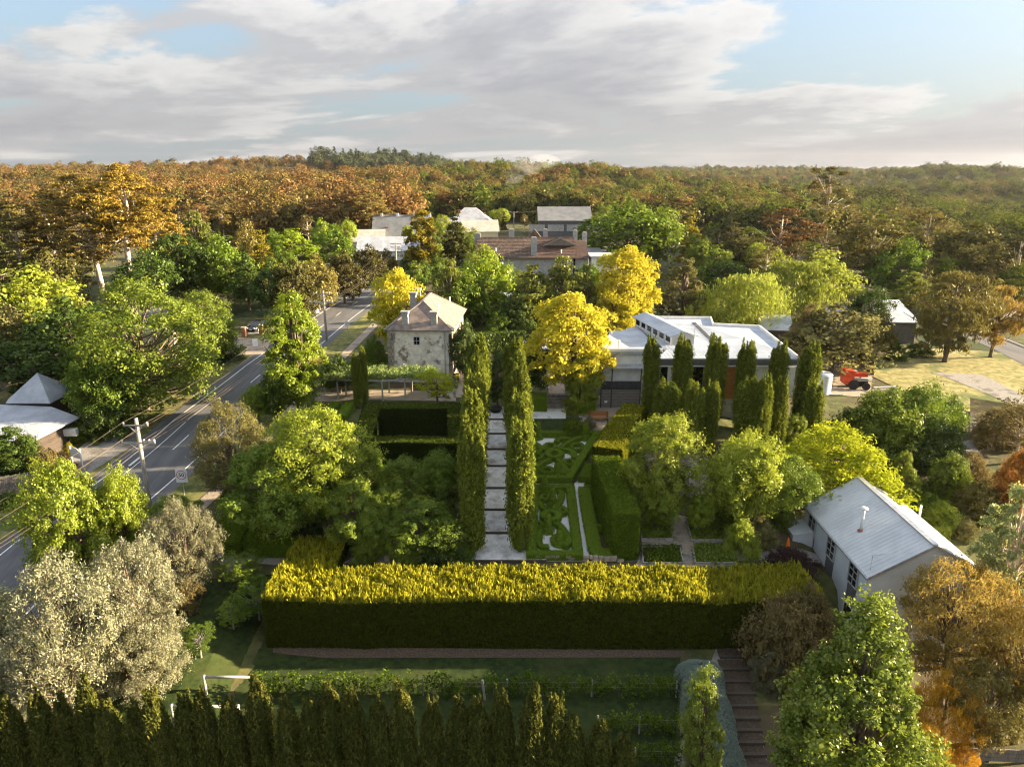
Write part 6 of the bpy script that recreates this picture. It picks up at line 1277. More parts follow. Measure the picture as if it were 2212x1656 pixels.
T_('acacia_tree', 'olive1', 'greybush', 505, 150, 864, 1040, 1085, 'grey-green feathery tree between road and garden'); T_('garden_tree', 'broad0', 'garden', 380, 90, 1070, 1120, 1150, 'small green tree below the right-hand speed sign')
# garden trees
T_('garden_tree', 'elm1', 'gardenlit', 705, 250, 887, 1050, 1150, 'large sunlit yellow-green tree left of the square hedge'); T_('garden_tree', 'broad0', 'garden', 610, 190, 965, 1120, 1175, 'rounded green tree in front of the large sunlit tree')
GT = [(700, 150, 1000, 1110, 1150), (780, 120, 1040, 1160, 1195), (880, 130, 985, 1090, 1140), (950, 120, 970, 1080, 1130), (840, 110, 1050, 1140, 1170), (905, 140, 1085, 1190, 1205), (965, 110, 1110, 1195, 1208), (808, 100, 1100, 1190, 1207), (800, 90, 965, 1050, 1100)]
GL = ['dark green garden tree in front of the sunlit tree', 'dark green garden tree left of the narrow gravel path', 'dark green garden tree just below the square hedge', 'dark green garden tree between square hedge and cypress row', 'green garden tree at the head of the narrow gravel path', 'dark garden shrub tree right of the narrow gravel path', 'dark garden shrub tree beside the first cypresses', 'dark garden tree left of the narrow path close to the stone wall', 'garden tree under the left side of the square hedge']
for i, ((x, w, yt, yc_, yb), lb) in enumerate(zip(GT, GL)): T_('garden_tree', ('airy0', 'broad0', 'airy1', 'broad1')[i % 4] if i % 2 else 'broad1', 'garden' if i % 3 else 'green', x, w, yt, yc_, yb, lb)
for i, (x, w, yt, yb, lb) in enumerate(((560, 110, 1255, 1340, 'pale bare-twigged shrub left of the golden hedge end'), (520, 100, 1195, 1260, 'small grey-green tree on the pale court'), (435, 70, 1355, 1420, 'thin bare-twigged tree on the dark lawn'), (505, 75, 1295, 1360, 'thin grey tree in the shade of the hedge'))):
    T_('orchard_tree', 'airy%d' % (i % 2), 'garden' if i % 2 else 'green', x, w, yt, yb - 20, yb, lb, bark='bark_grey')
for i, (x, w, yt, yb, lf, lb) in enumerate(((880, 90, 1140, 1212, 'garden', 'dark leafy shrub by the stone wall right of the gravel path'), (960, 110, 1150, 1213, 'dark', 'low dark shrub beside the first left cypress'), (790, 80, 1150, 1213, 'garden', 'dark leafy shrub by the stone wall left of the gravel path'), (660, 80, 1095, 1150, 'dark', 'dark shrub behind the left arm of the golden hedge'), (1000, 70, 1170, 1214, 'green', 'small dark shrub at the cypress foot'), (940, 90, 1040, 1110, 'green', 'leafy shrub in the middle of the shrubbery'), (830, 90, 1000, 1080, 'garden', 'leafy shrub in front of the square hedge'))): bush('garden_shrub', x, w, yt, yb, lf, lb, 'shrub%d' % (i % 2))
T_('lime_tree', 'tall1', 'lime', 648, 132, 628, 850, 905, 'tall vivid lime-green tree beside the road'); T_('lime_tree', 'broad1', 'lime', 560, 70, 830, 885, 920, 'small lime-green tree left of the cordyline', trunk_r=.08); T_('garden_tree', 'broad0', 'green', 600, 90, 800, 880, 915, 'dark green tree below the vivid lime tree')
T_('garden_tree', 'mid1', 'dark', 736, 74, 764, 825, 850, 'small dark round tree between footpath and hedge'); bush('garden_shrub', 812, 62, 720, 795, 'green', 'dark rounded shrub left of the plaster building'); bush('garden_shrub', 790, 80, 780, 815, 'hedge', 'low dark shrubs by the hedge ring left of the building', 'shrub1'); bush('garden_shrub', 690, 60, 880, 915, 'dark', 'dark shrub at the foot of the cordyline', 'shrub1')
T_('laburnum_tree', 'honey1', 'golden', 868, 122, 578, 735, 770, 'golden tree on the left of the plaster building'); T_('garden_tree', 'airy0', 'honey', 945, 90, 800, 858, 880, 'small yellow-leaved tree in front of the pergola')
T_('birch_tree', 'birch0', 'birch', 975, 90, 545, 690, 735, 'loose green birch right of the golden tree'); T_('garden_tree', 'mid0', 'lime', 1046, 125, 548, 660, 720, 'bright green round tree below the homestead'); T_('garden_tree', 'mid2', 'green', 1010, 95, 600, 700, 730, 'dark green tree in front of the bright round tree'); T_('birch_tree', 'birch1', 'willow', 1045, 60, 522, 600, 650, 'slender yellow-green tree at the homestead corner')
T_('birch_tree', 'birch0', 'birch', 1150, 110, 560, 690, 728, 'grey-green birch below the homestead window'); T_('birch_tree', 'birch1', 'birch', 1215, 90, 545, 690, 725, 'tall birch between homestead and golden trees'); T_('birch_tree', 'birch0', 'birch', 1262, 70, 560, 690, 720, 'birch touching the white annexe wall'); T_('garden_tree', 'mid1', 'dark', 1120, 100, 640, 715, 740, 'dark tree in front of the low white-roofed building')
T_('golden_tree', 'honey1', 'golden', 1238, 188, 630, 800, 872, 'brilliant golden tree beside the cafe deck'); T_('golden_tree', 'honey1', 'golden', 1352, 146, 530, 680, 715, 'tall golden tree behind the cafe roof'); T_('golden_tree', 'honey0', 'golden', 1320, 110, 622, 700, 725, 'lower golden tree between the two tall golden trees')
bush('climbing_shrub', 1252, 76, 745, 886, 'gardenlit', 'dense upright shrub under the brilliant golden tree', 'tall0'); T_('bonsai_tree', 'broad0', 'dark', 1075, 70, 760, 850, 885, 'dark clipped tree between the far ends of the cypress rows'); p = ground(1070, 890); t = thing('planter_pot', p, 'black round planter at the head of the stepped path', 'planter'); MB().lathe((0, 0, 0), [(.5, 0), (.75, .45), (.8, .5), (.72, .5)], 18).build('bowl', 'pot_black', t, True); MB().lathe((0, 0, .35), [(.7, 0), (.4, .12)], 14).build('soil', 'soil', t)
T_('garden_tree', 'broad1', 'dark', 1005, 70, 690, 800, 825, 'dark shrub tree at the right wall of the plaster building'); T_('garden_tree', 'mid1', 'dark', 1140, 80, 720, 830, 855, 'dark tree left of the brilliant golden tree')
# right of centre
T_('birch_tree', 'birch0', 'greybush', 1472, 112, 545, 690, 712, 'grey-green birch right of the tall golden tree'); T_('willow_tree', 'willow0', 'willow', 1600, 186, 578, 705, 722, 'weeping pale green willow behind the cafe roof'); T_('willow_tree', 'willow0', 'willow', 1705, 150, 552, 660, 690, 'yellow weeping tree right of the pale willow'); T_('garden_tree', 'mid0', 'willow', 1775, 130, 545, 650, 680, 'soft yellow-green tree behind the round bushes')
T_('round_tree', 'mid1', 'greybush', 1795, 190, 652, 785, 803, 'large round grey-green tree beside the cafe'); T_('round_tree', 'mid1', 'bronze', 1742, 90, 655, 750, 790, 'brownish tree at the corner of the cafe roof'); T_('round_tree', 'mid1', 'gumgreen', 1892, 66, 672, 760, 775, 'small golden-lit round tree beside the dark cabin'); T_('round_tree', 'mid0', 'dark', 1872, 96, 622, 690, 730, 'dark green round tree above the blue-white roof'); bush('garden_shrub', 1930, 50, 735, 778, 'green', 'green shrub in front of the dark cabin', 'mid1'); bush('garden_shrub', 1985, 60, 735, 770, 'dark', 'dark shrub at the dark cabin steps', 'mid1')
T_('casuarina_tree', 'casua0', 'gumgreen', 2040, 190, 566, 755, 782, 'large feathery olive-green tree on the right field'); T_('casuarina_tree', 'casua0', 'feather', 2140, 120, 602, 730, 772, 'brown feathery tree right of the large feathery tree')
for i, (x, w, yt, yb, lb, ky) in enumerate(((1905, 190, 828, 985, 'large mounded dark green shrub on the right', 'shrub0'), (1985, 170, 825, 960, 'mounded green shrub behind the largest mound', 'shrub1'), (2010, 130, 895, 992, 'dark mounded shrub at the path corner', 'shrub0'), (1825, 100, 880, 960, 'dark green shrub beside the last cypress', 'shrub1'), (1960, 150, 920, 1000, 'low dark mound facing the metal shed', 'shrub1'), (2050, 70, 850, 930, 'small dark mound by the vegetable plot', 'shrub0'))): bush('mounded_shrub', x, w, yt, yb, 'garden' if i in (0, 1) else 'dark', lb, ky)
T_('honey_locust', 'honey0', 'honey', 1800, 235, 917, 1070, 1125, 'spreading bright yellow tree behind the metal shed')
T_('garden_tree', 'broad0', 'gardenlit', 1432, 160, 905, 1050, 1130, 'sunlit tree with grey twigs beside the tall hedge'); T_('garden_tree', 'broad1', 'gardenlit', 1600, 180, 930, 1100, 1150, 'sunlit tree in front of the cypress group'); T_('garden_tree', 'airy0', 'twiggy', 1455, 130, 970, 1070, 1130, 'bare grey-twigged tree between the sunlit trees', bark='bark_grey'); T_('garden_tree', 'broad0', 'lime', 1415, 92, 1036, 1120, 1150, 'low bright green tree above the raised beds'); T_('garden_tree', 'broad1', 'lime', 1508, 70, 1048, 1130, 1155, 'small bright green tree right of the raised beds path'); T_('garden_tree', 'broad0', 'garden', 1680, 130, 985, 1090, 1140, 'green tree left of the spreading yellow tree'); T_('garden_tree', 'tall0', 'gardenlit', 1702, 50, 885, 980, 1010, 'upright bright tree between the last cypresses')
for i, (x, w, yt, yb, lf, lb) in enumerate(((1630, 100, 1105, 1180, 'greybush', 'grey-green shrub left of the shed lean-to'), (1600, 80, 1120, 1200, 'gardenlit', 'spiky pale shrub above the raised beds'), (1660, 70, 1060, 1120, 'green', 'clipped green shrub below the yellow tree'), (1560, 80, 1080, 1130, 'garden', 'dark shrub under the sunlit trees'), (1690, 60, 1090, 1140, 'garden', 'green shrub behind the shed lean-to'))): bush('garden_shrub', x, w, yt, yb, lf, lb, 'shrub%d' % (i % 2))
# right side garden
T_('liquidambar_tree', 'tall0', 'maple', 1938, 32, 965, 1030, 1062, 'slim young tree with reddish top on the right lawn'); T_('liquidambar_tree', 'tall1', 'maple', 1954, 46, 1010, 1085, 1098, 'slim yellow-green young tree behind the shed roof')
for i, (x, w, yt, yb, lf, lb) in enumerate(((2040, 110, 968, 1080, 'garden', 'green domed shrub tree right of the young trees'), (2090, 90, 975, 1060, 'bronze', 'bronze shrub beside the green domed shrub'), (2110, 120, 1030, 1120, 'gumgreen', 'olive-brown shrub near the right edge'), (2030, 90, 1080, 1140, 'gardenlit', 'yellow-green border shrub behind the shed'), (2000, 80, 1060, 1110, 'garden', 'green border shrub behind the shed ridge'), (2150, 100, 880, 960, 'bronze', 'brown shrub by the vegetable plot'), (2080, 70, 1110, 1160, 'greybush', 'grey border shrub above the shed eave'))): bush('garden_shrub', x, w, yt, yb, lf, lb, 'shrub%d' % (i % 2))
T_('japanese_maple', 'broad0', 'orangeleaf', 2185, 90, 962, 1090, 1130, 'orange-leaved tree at the right edge'); T_('bare_gum', 'airy1', 'bronze', 2190, 120, 840, 950, 1000, 'half-bare pale-limbed tree at the right edge', bark='bark_white')
# right foreground
T_('birch_tree', 'poplar1', 'palebirch', 2142, 135, 1036, 1320, 1430, 'tall pale glittering birch right of the shed', bark='bark_white'); T_('feathery_tree', 'feather0', 'feather', 2030, 225, 1218, 1460, 1520, 'golden-brown feathery tree below the shed gable'); T_('feathery_tree', 'feather0', 'feather', 2190, 190, 1290, 1560, 1600, 'brown feathery tree at the right edge'); T_('feathery_tree', 'feather0', 'gumgreen', 2110, 170, 1440, 1600, 1640, 'dark brown feathery tree behind the orange shrub')
bush('amber_shrub', 2020, 135, 1448, 1630, 'amber', 'large glowing orange shrub at the lower right', 'feather0'); bush('amber_shrub', 1985, 78, 1555, 1700, 'amber', 'lower orange shrub beside the big poplar', 'feather0'); bush('amber_shrub', 2072, 70, 1612, 1690, 'amber', 'small orange shrub on the board fence', 'feather0')
T_('poplar_tree', 'poplar0', 'poplar', 1805, 330, 1272, 1720, 1830, 'big glossy-leaved poplar filling the lower right'); bush('brown_shrub', 1690, 200, 1262, 1450, 'bronze', 'broad brown-grey shrub at the hedge end', 'shrub0'); bush('brown_shrub', 1735, 120, 1258, 1400, 'bronze', 'orange-tipped brown shrub behind the big poplar', 'shrub1'); bush('grey_shrub', 1660, 80, 1390, 1480, 'greyolive', 'pale grey shrub left of the big poplar', 'olive1'); T_('young_poplar', 'tall1', 'poplar', 1503, 84, 1437, 1680, 1745, 'slim young poplar standing by the rounded grey hedge')
# left middle distance
T_('elm_tree', 'elm0', 'elm', 318, 300, 602, 870, 888, 'huge spreading elm beside the left verge'); T_('elm_tree', 'elm1', 'elm', 448, 138, 630, 760, 792, 'right flank elm leaning towards the road'); T_('elm_tree', 'broad1', 'green', 250, 170, 740, 900, 925, 'dark lower tree under the huge elm'); bush('verge_shrub', 240, 110, 830, 945, 'dark', 'dark brown-green shrub below the elm', 'shrub0'); bush('verge_shrub', 500, 70, 735, 775, 'dark', 'low dark shrub at the pale forecourt', 'shrub1')
T_('plane_tree', 'mid0', 'gardenlit', 85, 190, 582, 720, 800, 'pale yellow-green tree at the left edge'); T_('plane_tree', 'mid2', 'greybush', 20, 120, 660, 780, 830, 'pale grey tree at the left edge below the gums'); T_('plane_tree', 'mid1', 'dark', 170, 170, 640, 780, 830, 'dark shaded tree left of the cream house'); T_('plane_tree', 'mid2', 'dark', 90, 170, 730, 850, 880, 'dark tree behind the shingled house'); T_('plane_tree', 'mid0', 'dark', 230, 140, 660, 740, 790, 'dark green tree behind the cream house'); T_('plane_tree', 'mid0', 'green', 190, 110, 750, 840, 880, 'shaded tree beside the pyramid roof')
bush('house_shrub', 52, 110, 905, 1035, 'dark', 'tall dark shrub in front of the shingled house', 'tall0'); bush('house_shrub', 105, 90, 960, 1040, 'bronze', 'brownish shrub in front of the shingled house', 'shrub0'); bush('house_shrub', 132, 60, 975, 1030, 'maroon', 'maroon shrub behind the left speed sign', 'shrub1'); bush('house_shrub', 153, 26, 955, 985, 'goldcon', 'small golden shrub by the driveway', 'shrub1'); bush('house_shrub', 170, 70, 905, 950, 'hedge', 'low green hedge mound along the shingled house', 'shrub0'); bush('house_shrub', 20, 60, 1060, 1090, 'dark', 'low dark shrub below the paling fence', 'shrub1')
RT = [(640, 102, 560, 668, 695, 'gumdark'), (690, 100, 548, 650, 675, 'gumgreen'), (745, 92, 540, 635, 655, 'gumdark'), (800, 76, 527, 598, 618, 'gumdark'), (836, 50, 536, 588, 602, 'gumgreen')]
for i, (x, w, yt, yc_, yb, lf) in enumerate(RT): T_('street_tree', 'mid1', lf, x, w, yt, yc_, yb, '%s round roadside tree counted from the lamp pole towards the bend' % nth[i].capitalize(), group='round roadside trees')
for x, w, yt, yc_, yb, ky, lf, lb in [(635, 100, 492, 570, 610, 'midtall0', 'lime', 'bright green tree behind the first round roadside tree'), (726, 92, 484, 555, 590, 'mid1', 'green', 'glossy green tree above the round roadside trees'), (575, 92, 497, 600, 640, 'conifer0', 'goldcon', 'golden conifer left of the bright green tree'), (495, 112, 512, 620, 660, 'mid0', 'green', 'broad green tree behind the huge elm'), (438, 96, 445, 560, 620, 'birch0', 'birch', 'pale soft green tree right of the tall gums'), (540, 70, 545, 640, 670, 'midtall1', 'dark', 'dark narrow tree above the black car'), (590, 80, 560, 650, 690, 'mid0', 'dark', 'dark tree behind the lime tree crown'), (400, 110, 510, 620, 670, 'mid2', 'dark', 'dark tree at the foot of the tall gums'), (330, 100, 540, 640, 690, 'mid0', 'dark', 'dark shaded tree between the gum trunks and the elm'), (130, 120, 540, 640, 700, 'mid1', 'gumdark', 'dark tree under the left gums'), (540, 80, 480, 560, 620, 'mid0', 'gumgreen', 'olive tree behind the golden conifer'),
    (918, 72, 450, 560, 600, 'midtall0', 'goldcon', 'golden-green tall tree beside the dark conifer'), (984, 80, 447, 575, 600, 'conifer0', 'conifer', 'dark pointed conifer left of the homestead'), (885, 40, 545, 580, 592, 'mid1', 'dark', 'small dark tree right of the road bend pole'),
    (1350, 180, 440, 560, 595, 'mid0', 'green', 'large spreading green oak right of the homestead'), (1420, 110, 450, 550, 590, 'mid2', 'elm', 'sunlit right side companion of the large green oak'), (1487, 78, 462, 555, 580, 'conifer0', 'goldcon', 'golden-tipped broad conifer beyond the tall golden tree'), (1560, 110, 560, 620, 640, 'mid1', 'dark', 'dark tree above the pale willow'), (1590, 130, 500, 580, 610, 'mid1', 'gumdark', 'brown dense tree right of the cross-shaped pole'), (1680, 135, 442, 560, 590, 'gumc1', 'rust', 'rusty brown gum above the long pale roof'), (1870, 150, 470, 590, 640, 'gumc0', 'gumgreen', 'olive gum with pale limbs on the right'), (1930, 120, 520, 620, 650, 'mid0', 'green', 'green tree below the olive gum'), (1960, 110, 580, 660, 690, 'birch0', 'birch', 'loose green tree left of the large feathery tree'), (1750, 60, 490, 540, 560, 'mid0', 'golden', 'small bright yellow tree left of the olive gum'), (2080, 170, 480, 600, 640, 'mid1', 'gumdark', 'large dark tree above the feathery trees'), (2180, 130, 500, 620, 660, 'gumc2', 'gumdark', 'dark gum at the right edge'), (1990, 110, 450, 540, 590, 'gumc0', 'gumgreen', 'olive gum with flat top left of the dark trees')]: T_('village_tree' if 'gum' not in ky else 'gum_tree', ky, lf, x, w, yt, yc_, yb, lb, bark='bark_white' if 'gum' in ky else 'bark')
# cordyline palm
def cordyline():
    p = ground(668, 893); zt = aty(662, 735, p.y).z - p.z; t = thing('cordyline', p, 'palm-like cordyline with drooping straw-coloured heads by the lime tree', 'palm'); MB().tube([(0, 0, -.2), (.1, 0, zt * .35), (-.1, .1, zt * .6)], [.26, .2, .16], 9).build('trunk', 'bark_grey', t, True); rng = np.random.default_rng(4)
    for hx, hy, hz in ((-.1, .1, .86), (.9, 0, .72), (-1.0, .2, .70), (.35, -.5, .62), (-.4, -.5, .55), (.6, .5, .9)):
        c = np.array([hx, hy, hz * zt]); MB().tube([(-.1, .1, zt * .55), (c[0] * .7, c[1] * .7, c[2] - .4), tuple(c)], [.13, .1, .07], 6).build('branch', 'bark_grey', t); n = 260; d = unit(rng.normal(size=(n, 3)) + np.array([0, 0, -.1])); L = rng.uniform(.8, 1.35, n); P = c + d * (L * .5)[:, None]; P[:, 2] -= np.abs(d[:, 0]) * .1
        link('frond_head', leaf_mesh('frond_head', leaf_arrays(P, np.cross(d, rng.normal(size=(n, 3))), L, np.full(n, .09), rng, d * 5), rng.random(n)), 'leaf_cordyline', t)
cordyline()
# tall pale-limbed gums
def gum_tree(ub, vb, cx, w, ytop, ycb, label, seed, leafm='gum', lobes=26, lr=.13, fork=.42, name='tall_gum'):
    p = ground(ub, vb); m = mpp(p); W = w * m; zt = aty(cx, ytop, p.y).z - p.z; zb = aty(cx, ycb, p.y).z - p.z; dx = (cx - ub) * m; rng = np.random.default_rng(seed); t = thing(name, p, label, 'gum tree')
    q, tn, C, r = crown_parts(seed, 'round', W, zt - zb, int(lobes * 1.5), lr * .95, 26, 22, .46, 2.2, outward=.45, up=.35, sq=.62, inner=.2, hang=.6); off = np.array([dx, 0, zb]); link('crown', leaf_mesh('crown', q + off, tn), 'leaf_' + leafm, t)
    r0 = max(.3, zt * .02); b = MB(); f = Vector((dx * fork * .8, 0, zt * fork)); b.tube([(0, 0, -.3), (dx * .1, 0, zt * fork * .4), f], [r0 * 1.25, r0, r0 * .8], 9); top = Vector((dx, 0, zt * .86)); b.tube([f, (f + top) / 2 + Vector((W * .04, 0, 0)), top], [r0 * .78, r0 * .5, r0 * .15], 8)
    for c in C[::2]:
        e = Vector(c + off) - Vector((0, 0, W * .03)); s_ = rng.uniform(.2, .95); st_ = f + (top - f) * s_ * min(1, max(0, (e.z - f.z) / max(top.z - f.z, .1))); mid = (st_ + e) / 2 + Vector((rng.normal() * .04 * W, rng.normal() * .04 * W, -.06 * W)); b.tube([st_, mid, e], [r0 * .3, r0 * .18, r0 * .05], 6)
    b.build('trunk', 'bark_white', t, True)
gum_tree(228, 655, 205, 200, 362, 575, 'tall white-limbed gum, left one of the pair', 301); gum_tree(288, 660, 305, 190, 348, 545, 'tall white-trunked gum, right one of the pair', 302, 'gumgold', fork=.5); gum_tree(345, 640, 355, 110, 410, 580, 'slimmer gum on the right of the tall pair', 303, 'gumgold', lobes=16)
gum_tree(60, 640, 55, 140, 430, 580, 'spreading gum at the left edge', 304, 'gumgreen', 20); gum_tree(140, 640, 125, 120, 405, 570, 'gum between the left edge and the tall pair', 305, 'gum', 18); gum_tree(1772, 560, 1770, 120, 344, 520, 'very tall open-crowned gum on the right skyline', 306, 'gumgreen', 22, .1, .5); gum_tree(1820, 640, 1850, 130, 500, 620, 'leaning gum with pale limbs right of the rusty gum', 307, 'gumgreen', 18); gum_tree(800, 520, 805, 110, 415, 500, 'large brown gum on the bush edge above the roofs', 308, 'gum', 20)

# ---------------------------------------------------------------- bush edge and village trees in the middle distance
def ordinal(i):
    a = 'first second third fourth fifth sixth seventh eighth ninth tenth eleventh twelfth thirteenth fourteenth fifteenth sixteenth seventeenth eighteenth nineteenth'.split(); t = {2: 'twent', 3: 'thirt', 4: 'fort'}
    return a[i - 1] if i < 20 else t[i // 10] + ('ieth' if i % 10 == 0 else 'y-' + a[i % 10 - 1])
def band(n, ulo, uhi, vlo, vhi, kinds, label, group, seed, name, size=(9, 14), clear=()):
    rng = random.Random(seed); got = []; tries = 0
    made = []
    while len(got) < n and tries < n * 40:
        tries += 1; u, v = rng.uniform(ulo, uhi), rng.uniform(vlo, vhi)
        if any(a < u < b and c < v < d for a, b, c, d in clear): continue
        p = ground(u, v)
        if any((p - q).length < size[0] * .62 for q in got): continue
        got.append(p); ky, lf = rng.choice(kinds); h = rng.uniform(*size); W = h * rng.uniform(.62, .85) if 'con' not in ky else h * .42
        made.append((u, tree_at(name, ky, lf, p, W, h * (.3 if 'gum' in ky else .16), h, label, 'tree', group, bark='bark_white' if 'gum' in ky else 'bark')))
    for i, (u, t) in enumerate(sorted(made, key=lambda q: q[0])): t['label'] = '%s from the left: %s' % (ordinal(i + 1), label)
GUMS = [('gumc0', 'gum'), ('gumc1', 'rust'), ('gumc2', 'gumgreen'), ('gumc0', 'rust'), ('gumc1', 'gum')]; VIL = [('mid0', 'green'), ('mid1', 'elm'), ('mid2', 'gardenlit'), ('mid0', 'dark'), ('midtall0', 'green'), ('mid1', 'lime'), ('mid2', 'elm'), ('conifer0', 'conifer'), ('gumc1', 'gumgreen')]; RG = [('gumc0', 'hillgreen'), ('gumc1', 'gumdark'), ('gumc2', 'gumgreen'), ('mid1', 'hilldark'), ('mid0', 'hillgreen')]
band(34, -60, 620, 470, 560, GUMS, 'brown gum in the bush edge behind the left gardens', 'gums of the left bush edge', 1, 'bush_gum', (8, 12)); band(30, 380, 900, 450, 505, GUMS, 'brown gum in the bush behind the roadside roofs', 'gums behind the roadside roofs', 2, 'bush_gum', (8, 12))
band(44, 1060, 1700, 428, 545, VIL, 'green garden tree among the far village roofs', 'far village garden trees', 3, 'village_tree', (8, 13), clear=((1020, 1290, 440, 600), (1500, 1560, 500, 560), (1000, 1100, 455, 500))); band(16, 880, 1080, 425, 470, VIL, 'village tree beyond the blue-grey roof', 'village trees beyond the blue-grey roof', 6, 'village_tree', (8, 12)); band(46, 1560, 2300, 450, 640, RG, 'olive brown tree in the valley bush on the right', 'valley bush on the right', 4, 'valley_tree', (9, 14), clear=((1640, 1740, 540, 600), (1960, 2100, 600, 640))); band(14, -80, 420, 560, 680, RG, 'dark tree in the shade below the left gums', 'shaded trees below the left gums', 5, 'shade_tree', (8, 12), clear=((200, 300, 600, 700),))
band(12, 1500, 1700, 560, 640, VIL, 'garden tree behind the pale willow', 'garden trees behind the pale willow', 9, 'village_tree', (7, 11), clear=((1630, 1750, 555, 600),)); band(10, 440, 620, 570, 640, [('mid0', 'dark'), ('mid1', 'green')], 'dark tree behind the black car', 'dark trees behind the black car', 10, 'shade_tree', (8, 11)); band(9, 1880, 2220, 640, 690, RG, 'olive shrub tree behind the feathery trees', 'shrub trees behind the feathery trees', 11, 'valley_tree', (6, 9), clear=((1900, 2000, 660, 700),))

band(16, 868, 1035, 515, 610, [('mid0', 'elm'), ('mid1', 'green'), ('mid2', 'gardenlit'), ('mid1', 'gumgreen')], 'small garden tree between the road bend and the homestead', 'small trees by the road bend', 12, 'village_tree', (5, 8), clear=((780, 905, 540, 620), (800, 880, 500, 560)))
band(14, 1010, 1290, 484, 508, VIL, 'small tree between the homestead and the grey hall', 'small trees behind the homestead', 13, 'village_tree', (6, 9))
band(12, 1030, 1290, 622, 700, [('mid0', 'green'), ('birch0', 'birch'), ('mid2', 'garden'), ('birch1', 'birch')], 'garden tree in the thicket between homestead and golden trees', 'thicket below the homestead', 15, 'garden_tree', (4.5, 7), clear=((1060, 1160, 660, 720),))
band(8, 1000, 1140, 700, 760, [('mid0', 'dark'), ('mid1', 'green'), ('mid2', 'dark')], 'dark garden tree closing the far end of the cypress avenue', 'dark trees behind the avenue', 17, 'garden_tree', (4.5, 6.5))
band(9, 850, 1010, 610, 680, [('mid1', 'garden'), ('mid0', 'green'), ('birch0', 'birch')], 'garden tree between the road and the plaster building roof', 'trees behind the plaster building', 16, 'garden_tree', (4, 6.5), clear=((780, 880, 600, 690),))
band(12, 640, 900, 505, 545, VIL, 'tree around the roadside roofs', 'trees around the roadside roofs', 14, 'village_tree', (6, 10), clear=((770, 910, 500, 570),))
# ---------------------------------------------------------------- the wooded hills: one mass of far crowns
def forest(name, label, kinds, test, n, seed, ylo, yhi, hgt, mat_ids):
    rng = np.random.default_rng(seed); Y = ylo * (yhi / ylo) ** rng.random(n); a = rng.uniform(-.95, .95, n); X = a * Y; ok = test(X, Y, a, rng) & (np.sin(X * .031 + 2 * np.sin(Y * .012)) * np.sin(Y * .024 + X * .009) + rng.normal(0, .5, n) > -.75); X, Y = X[ok], Y[ok]; Z = terrain(X, Y)
    me = bpy.data.meshes.new(name); me.vertices.add(len(X)); me.vertices.foreach_set('co', np.stack([X, Y, Z - .8], 1).astype(np.float32).ravel()); sc_ = np.clip(rng.lognormal(0, .3, len(X)), .45, 1.75) * (1 + .22 * np.sin(X * .017 + 1) * np.sin(Y * .011)) * hgt; at = me.attributes.new('size', 'FLOAT', 'POINT'); at.data.foreach_set('value', sc_.astype(np.float32)); at = me.attributes.new('turn', 'FLOAT', 'POINT'); at.data.foreach_set('value', (rng.random(len(X)) * 6.28).astype(np.float32)); ki = me.attributes.new('pick', 'INT', 'POINT'); ki.data.foreach_set('value', rng.integers(0, len(kinds), len(X)).astype(np.int32)); me.update()
    o = bpy.data.objects.new(name, me); COL.objects.link(o); tag(o, label, None, None, 'stuff')
    src = bpy.data.collections.new(name + '_crowns')
    for i, (ky, lf) in enumerate(kinds):
        m0, Wn, Hn, C, r, lm = CROWNS[ky]; m1 = m0.copy(); m1.materials.clear(); m1.materials.append(MATS['leaf_' + lf]); s_ = bpy.data.objects.new('far_crown_%02d' % i, m1); src.objects.link(s_)
        k = 1.0 / (Hn * 1.18); co = np.empty(len(m1.vertices) * 3, np.float32); m1.vertices.foreach_get('co', co); co = co.reshape(-1, 3) * k; co[:, :2] *= 1.05; co[:, 2] += .16; m1.vertices.foreach_set('co', co.ravel()); m1.update()
    g = bpy.data.node_groups.new(name, 'GeometryNodeTree'); g.interface.new_socket('Geometry', in_out='INPUT', socket_type='NodeSocketGeometry'); g.interface.new_socket('Geometry', in_out='OUTPUT', socket_type='NodeSocketGeometry'); nn = g.nodes; gi, go = nn.new('NodeGroupInput'), nn.new('NodeGroupOutput'); ip = nn.new('GeometryNodeInstanceOnPoints'); ci = nn.new('GeometryNodeCollectionInfo'); ci.inputs[0].default_value = src; ci.inputs['Separate Children'].default_value = True; ci.inputs['Reset Children'].default_value = True
    def attr(nm, ty): x = nn.new('GeometryNodeInputNamedAttribute'); x.data_type = ty; x.inputs[0].default_value = nm; return x.outputs[0]
    cx = nn.new('ShaderNodeCombineXYZ'); g.links.new(attr('turn', 'FLOAT'), cx.inputs[2]); g.links.new(gi.outputs[0], ip.inputs['Points']); g.links.new(ci.outputs[0], ip.inputs['Instance']); ip.inputs['Pick Instance'].default_value = True; g.links.new(attr('pick', 'INT'), ip.inputs['Instance Index']); g.links.new(cx.outputs[0], ip.inputs['Rotation']); g.links.new(attr('size', 'FLOAT'), ip.inputs['Scale']); g.links.new(ip.outputs[0], go.inputs[0])
    md = o.modifiers.new('scatter', 'NODES'); md.node_group = g
    return o
def clear_village(X, Y, a): return (Y < 330) & (a > -.16) & (a < .36)
def t_left(X, Y, a, rng): return (a < -.1 + rng.normal(0, .03, len(a))) & ~clear_village(X, Y, a) & (Y > 235 + 60 * (a < -.4)) & ~((Y > 1080) & (a > -.28))
def t_mid(X, Y, a, rng): return (a >= -.13 + rng.normal(0, .03, len(a))) & (a < .42 + rng.normal(0, .05, len(a))) & (Y > 300)
def t_right(X, Y, a, rng): return (a >= .36 + rng.normal(0, .05, len(a))) & (Y > 210)
def t_con(X, Y, a, rng): return (a > -.27) & (a < -.1) & (Y > 980) & (Y < 2300)
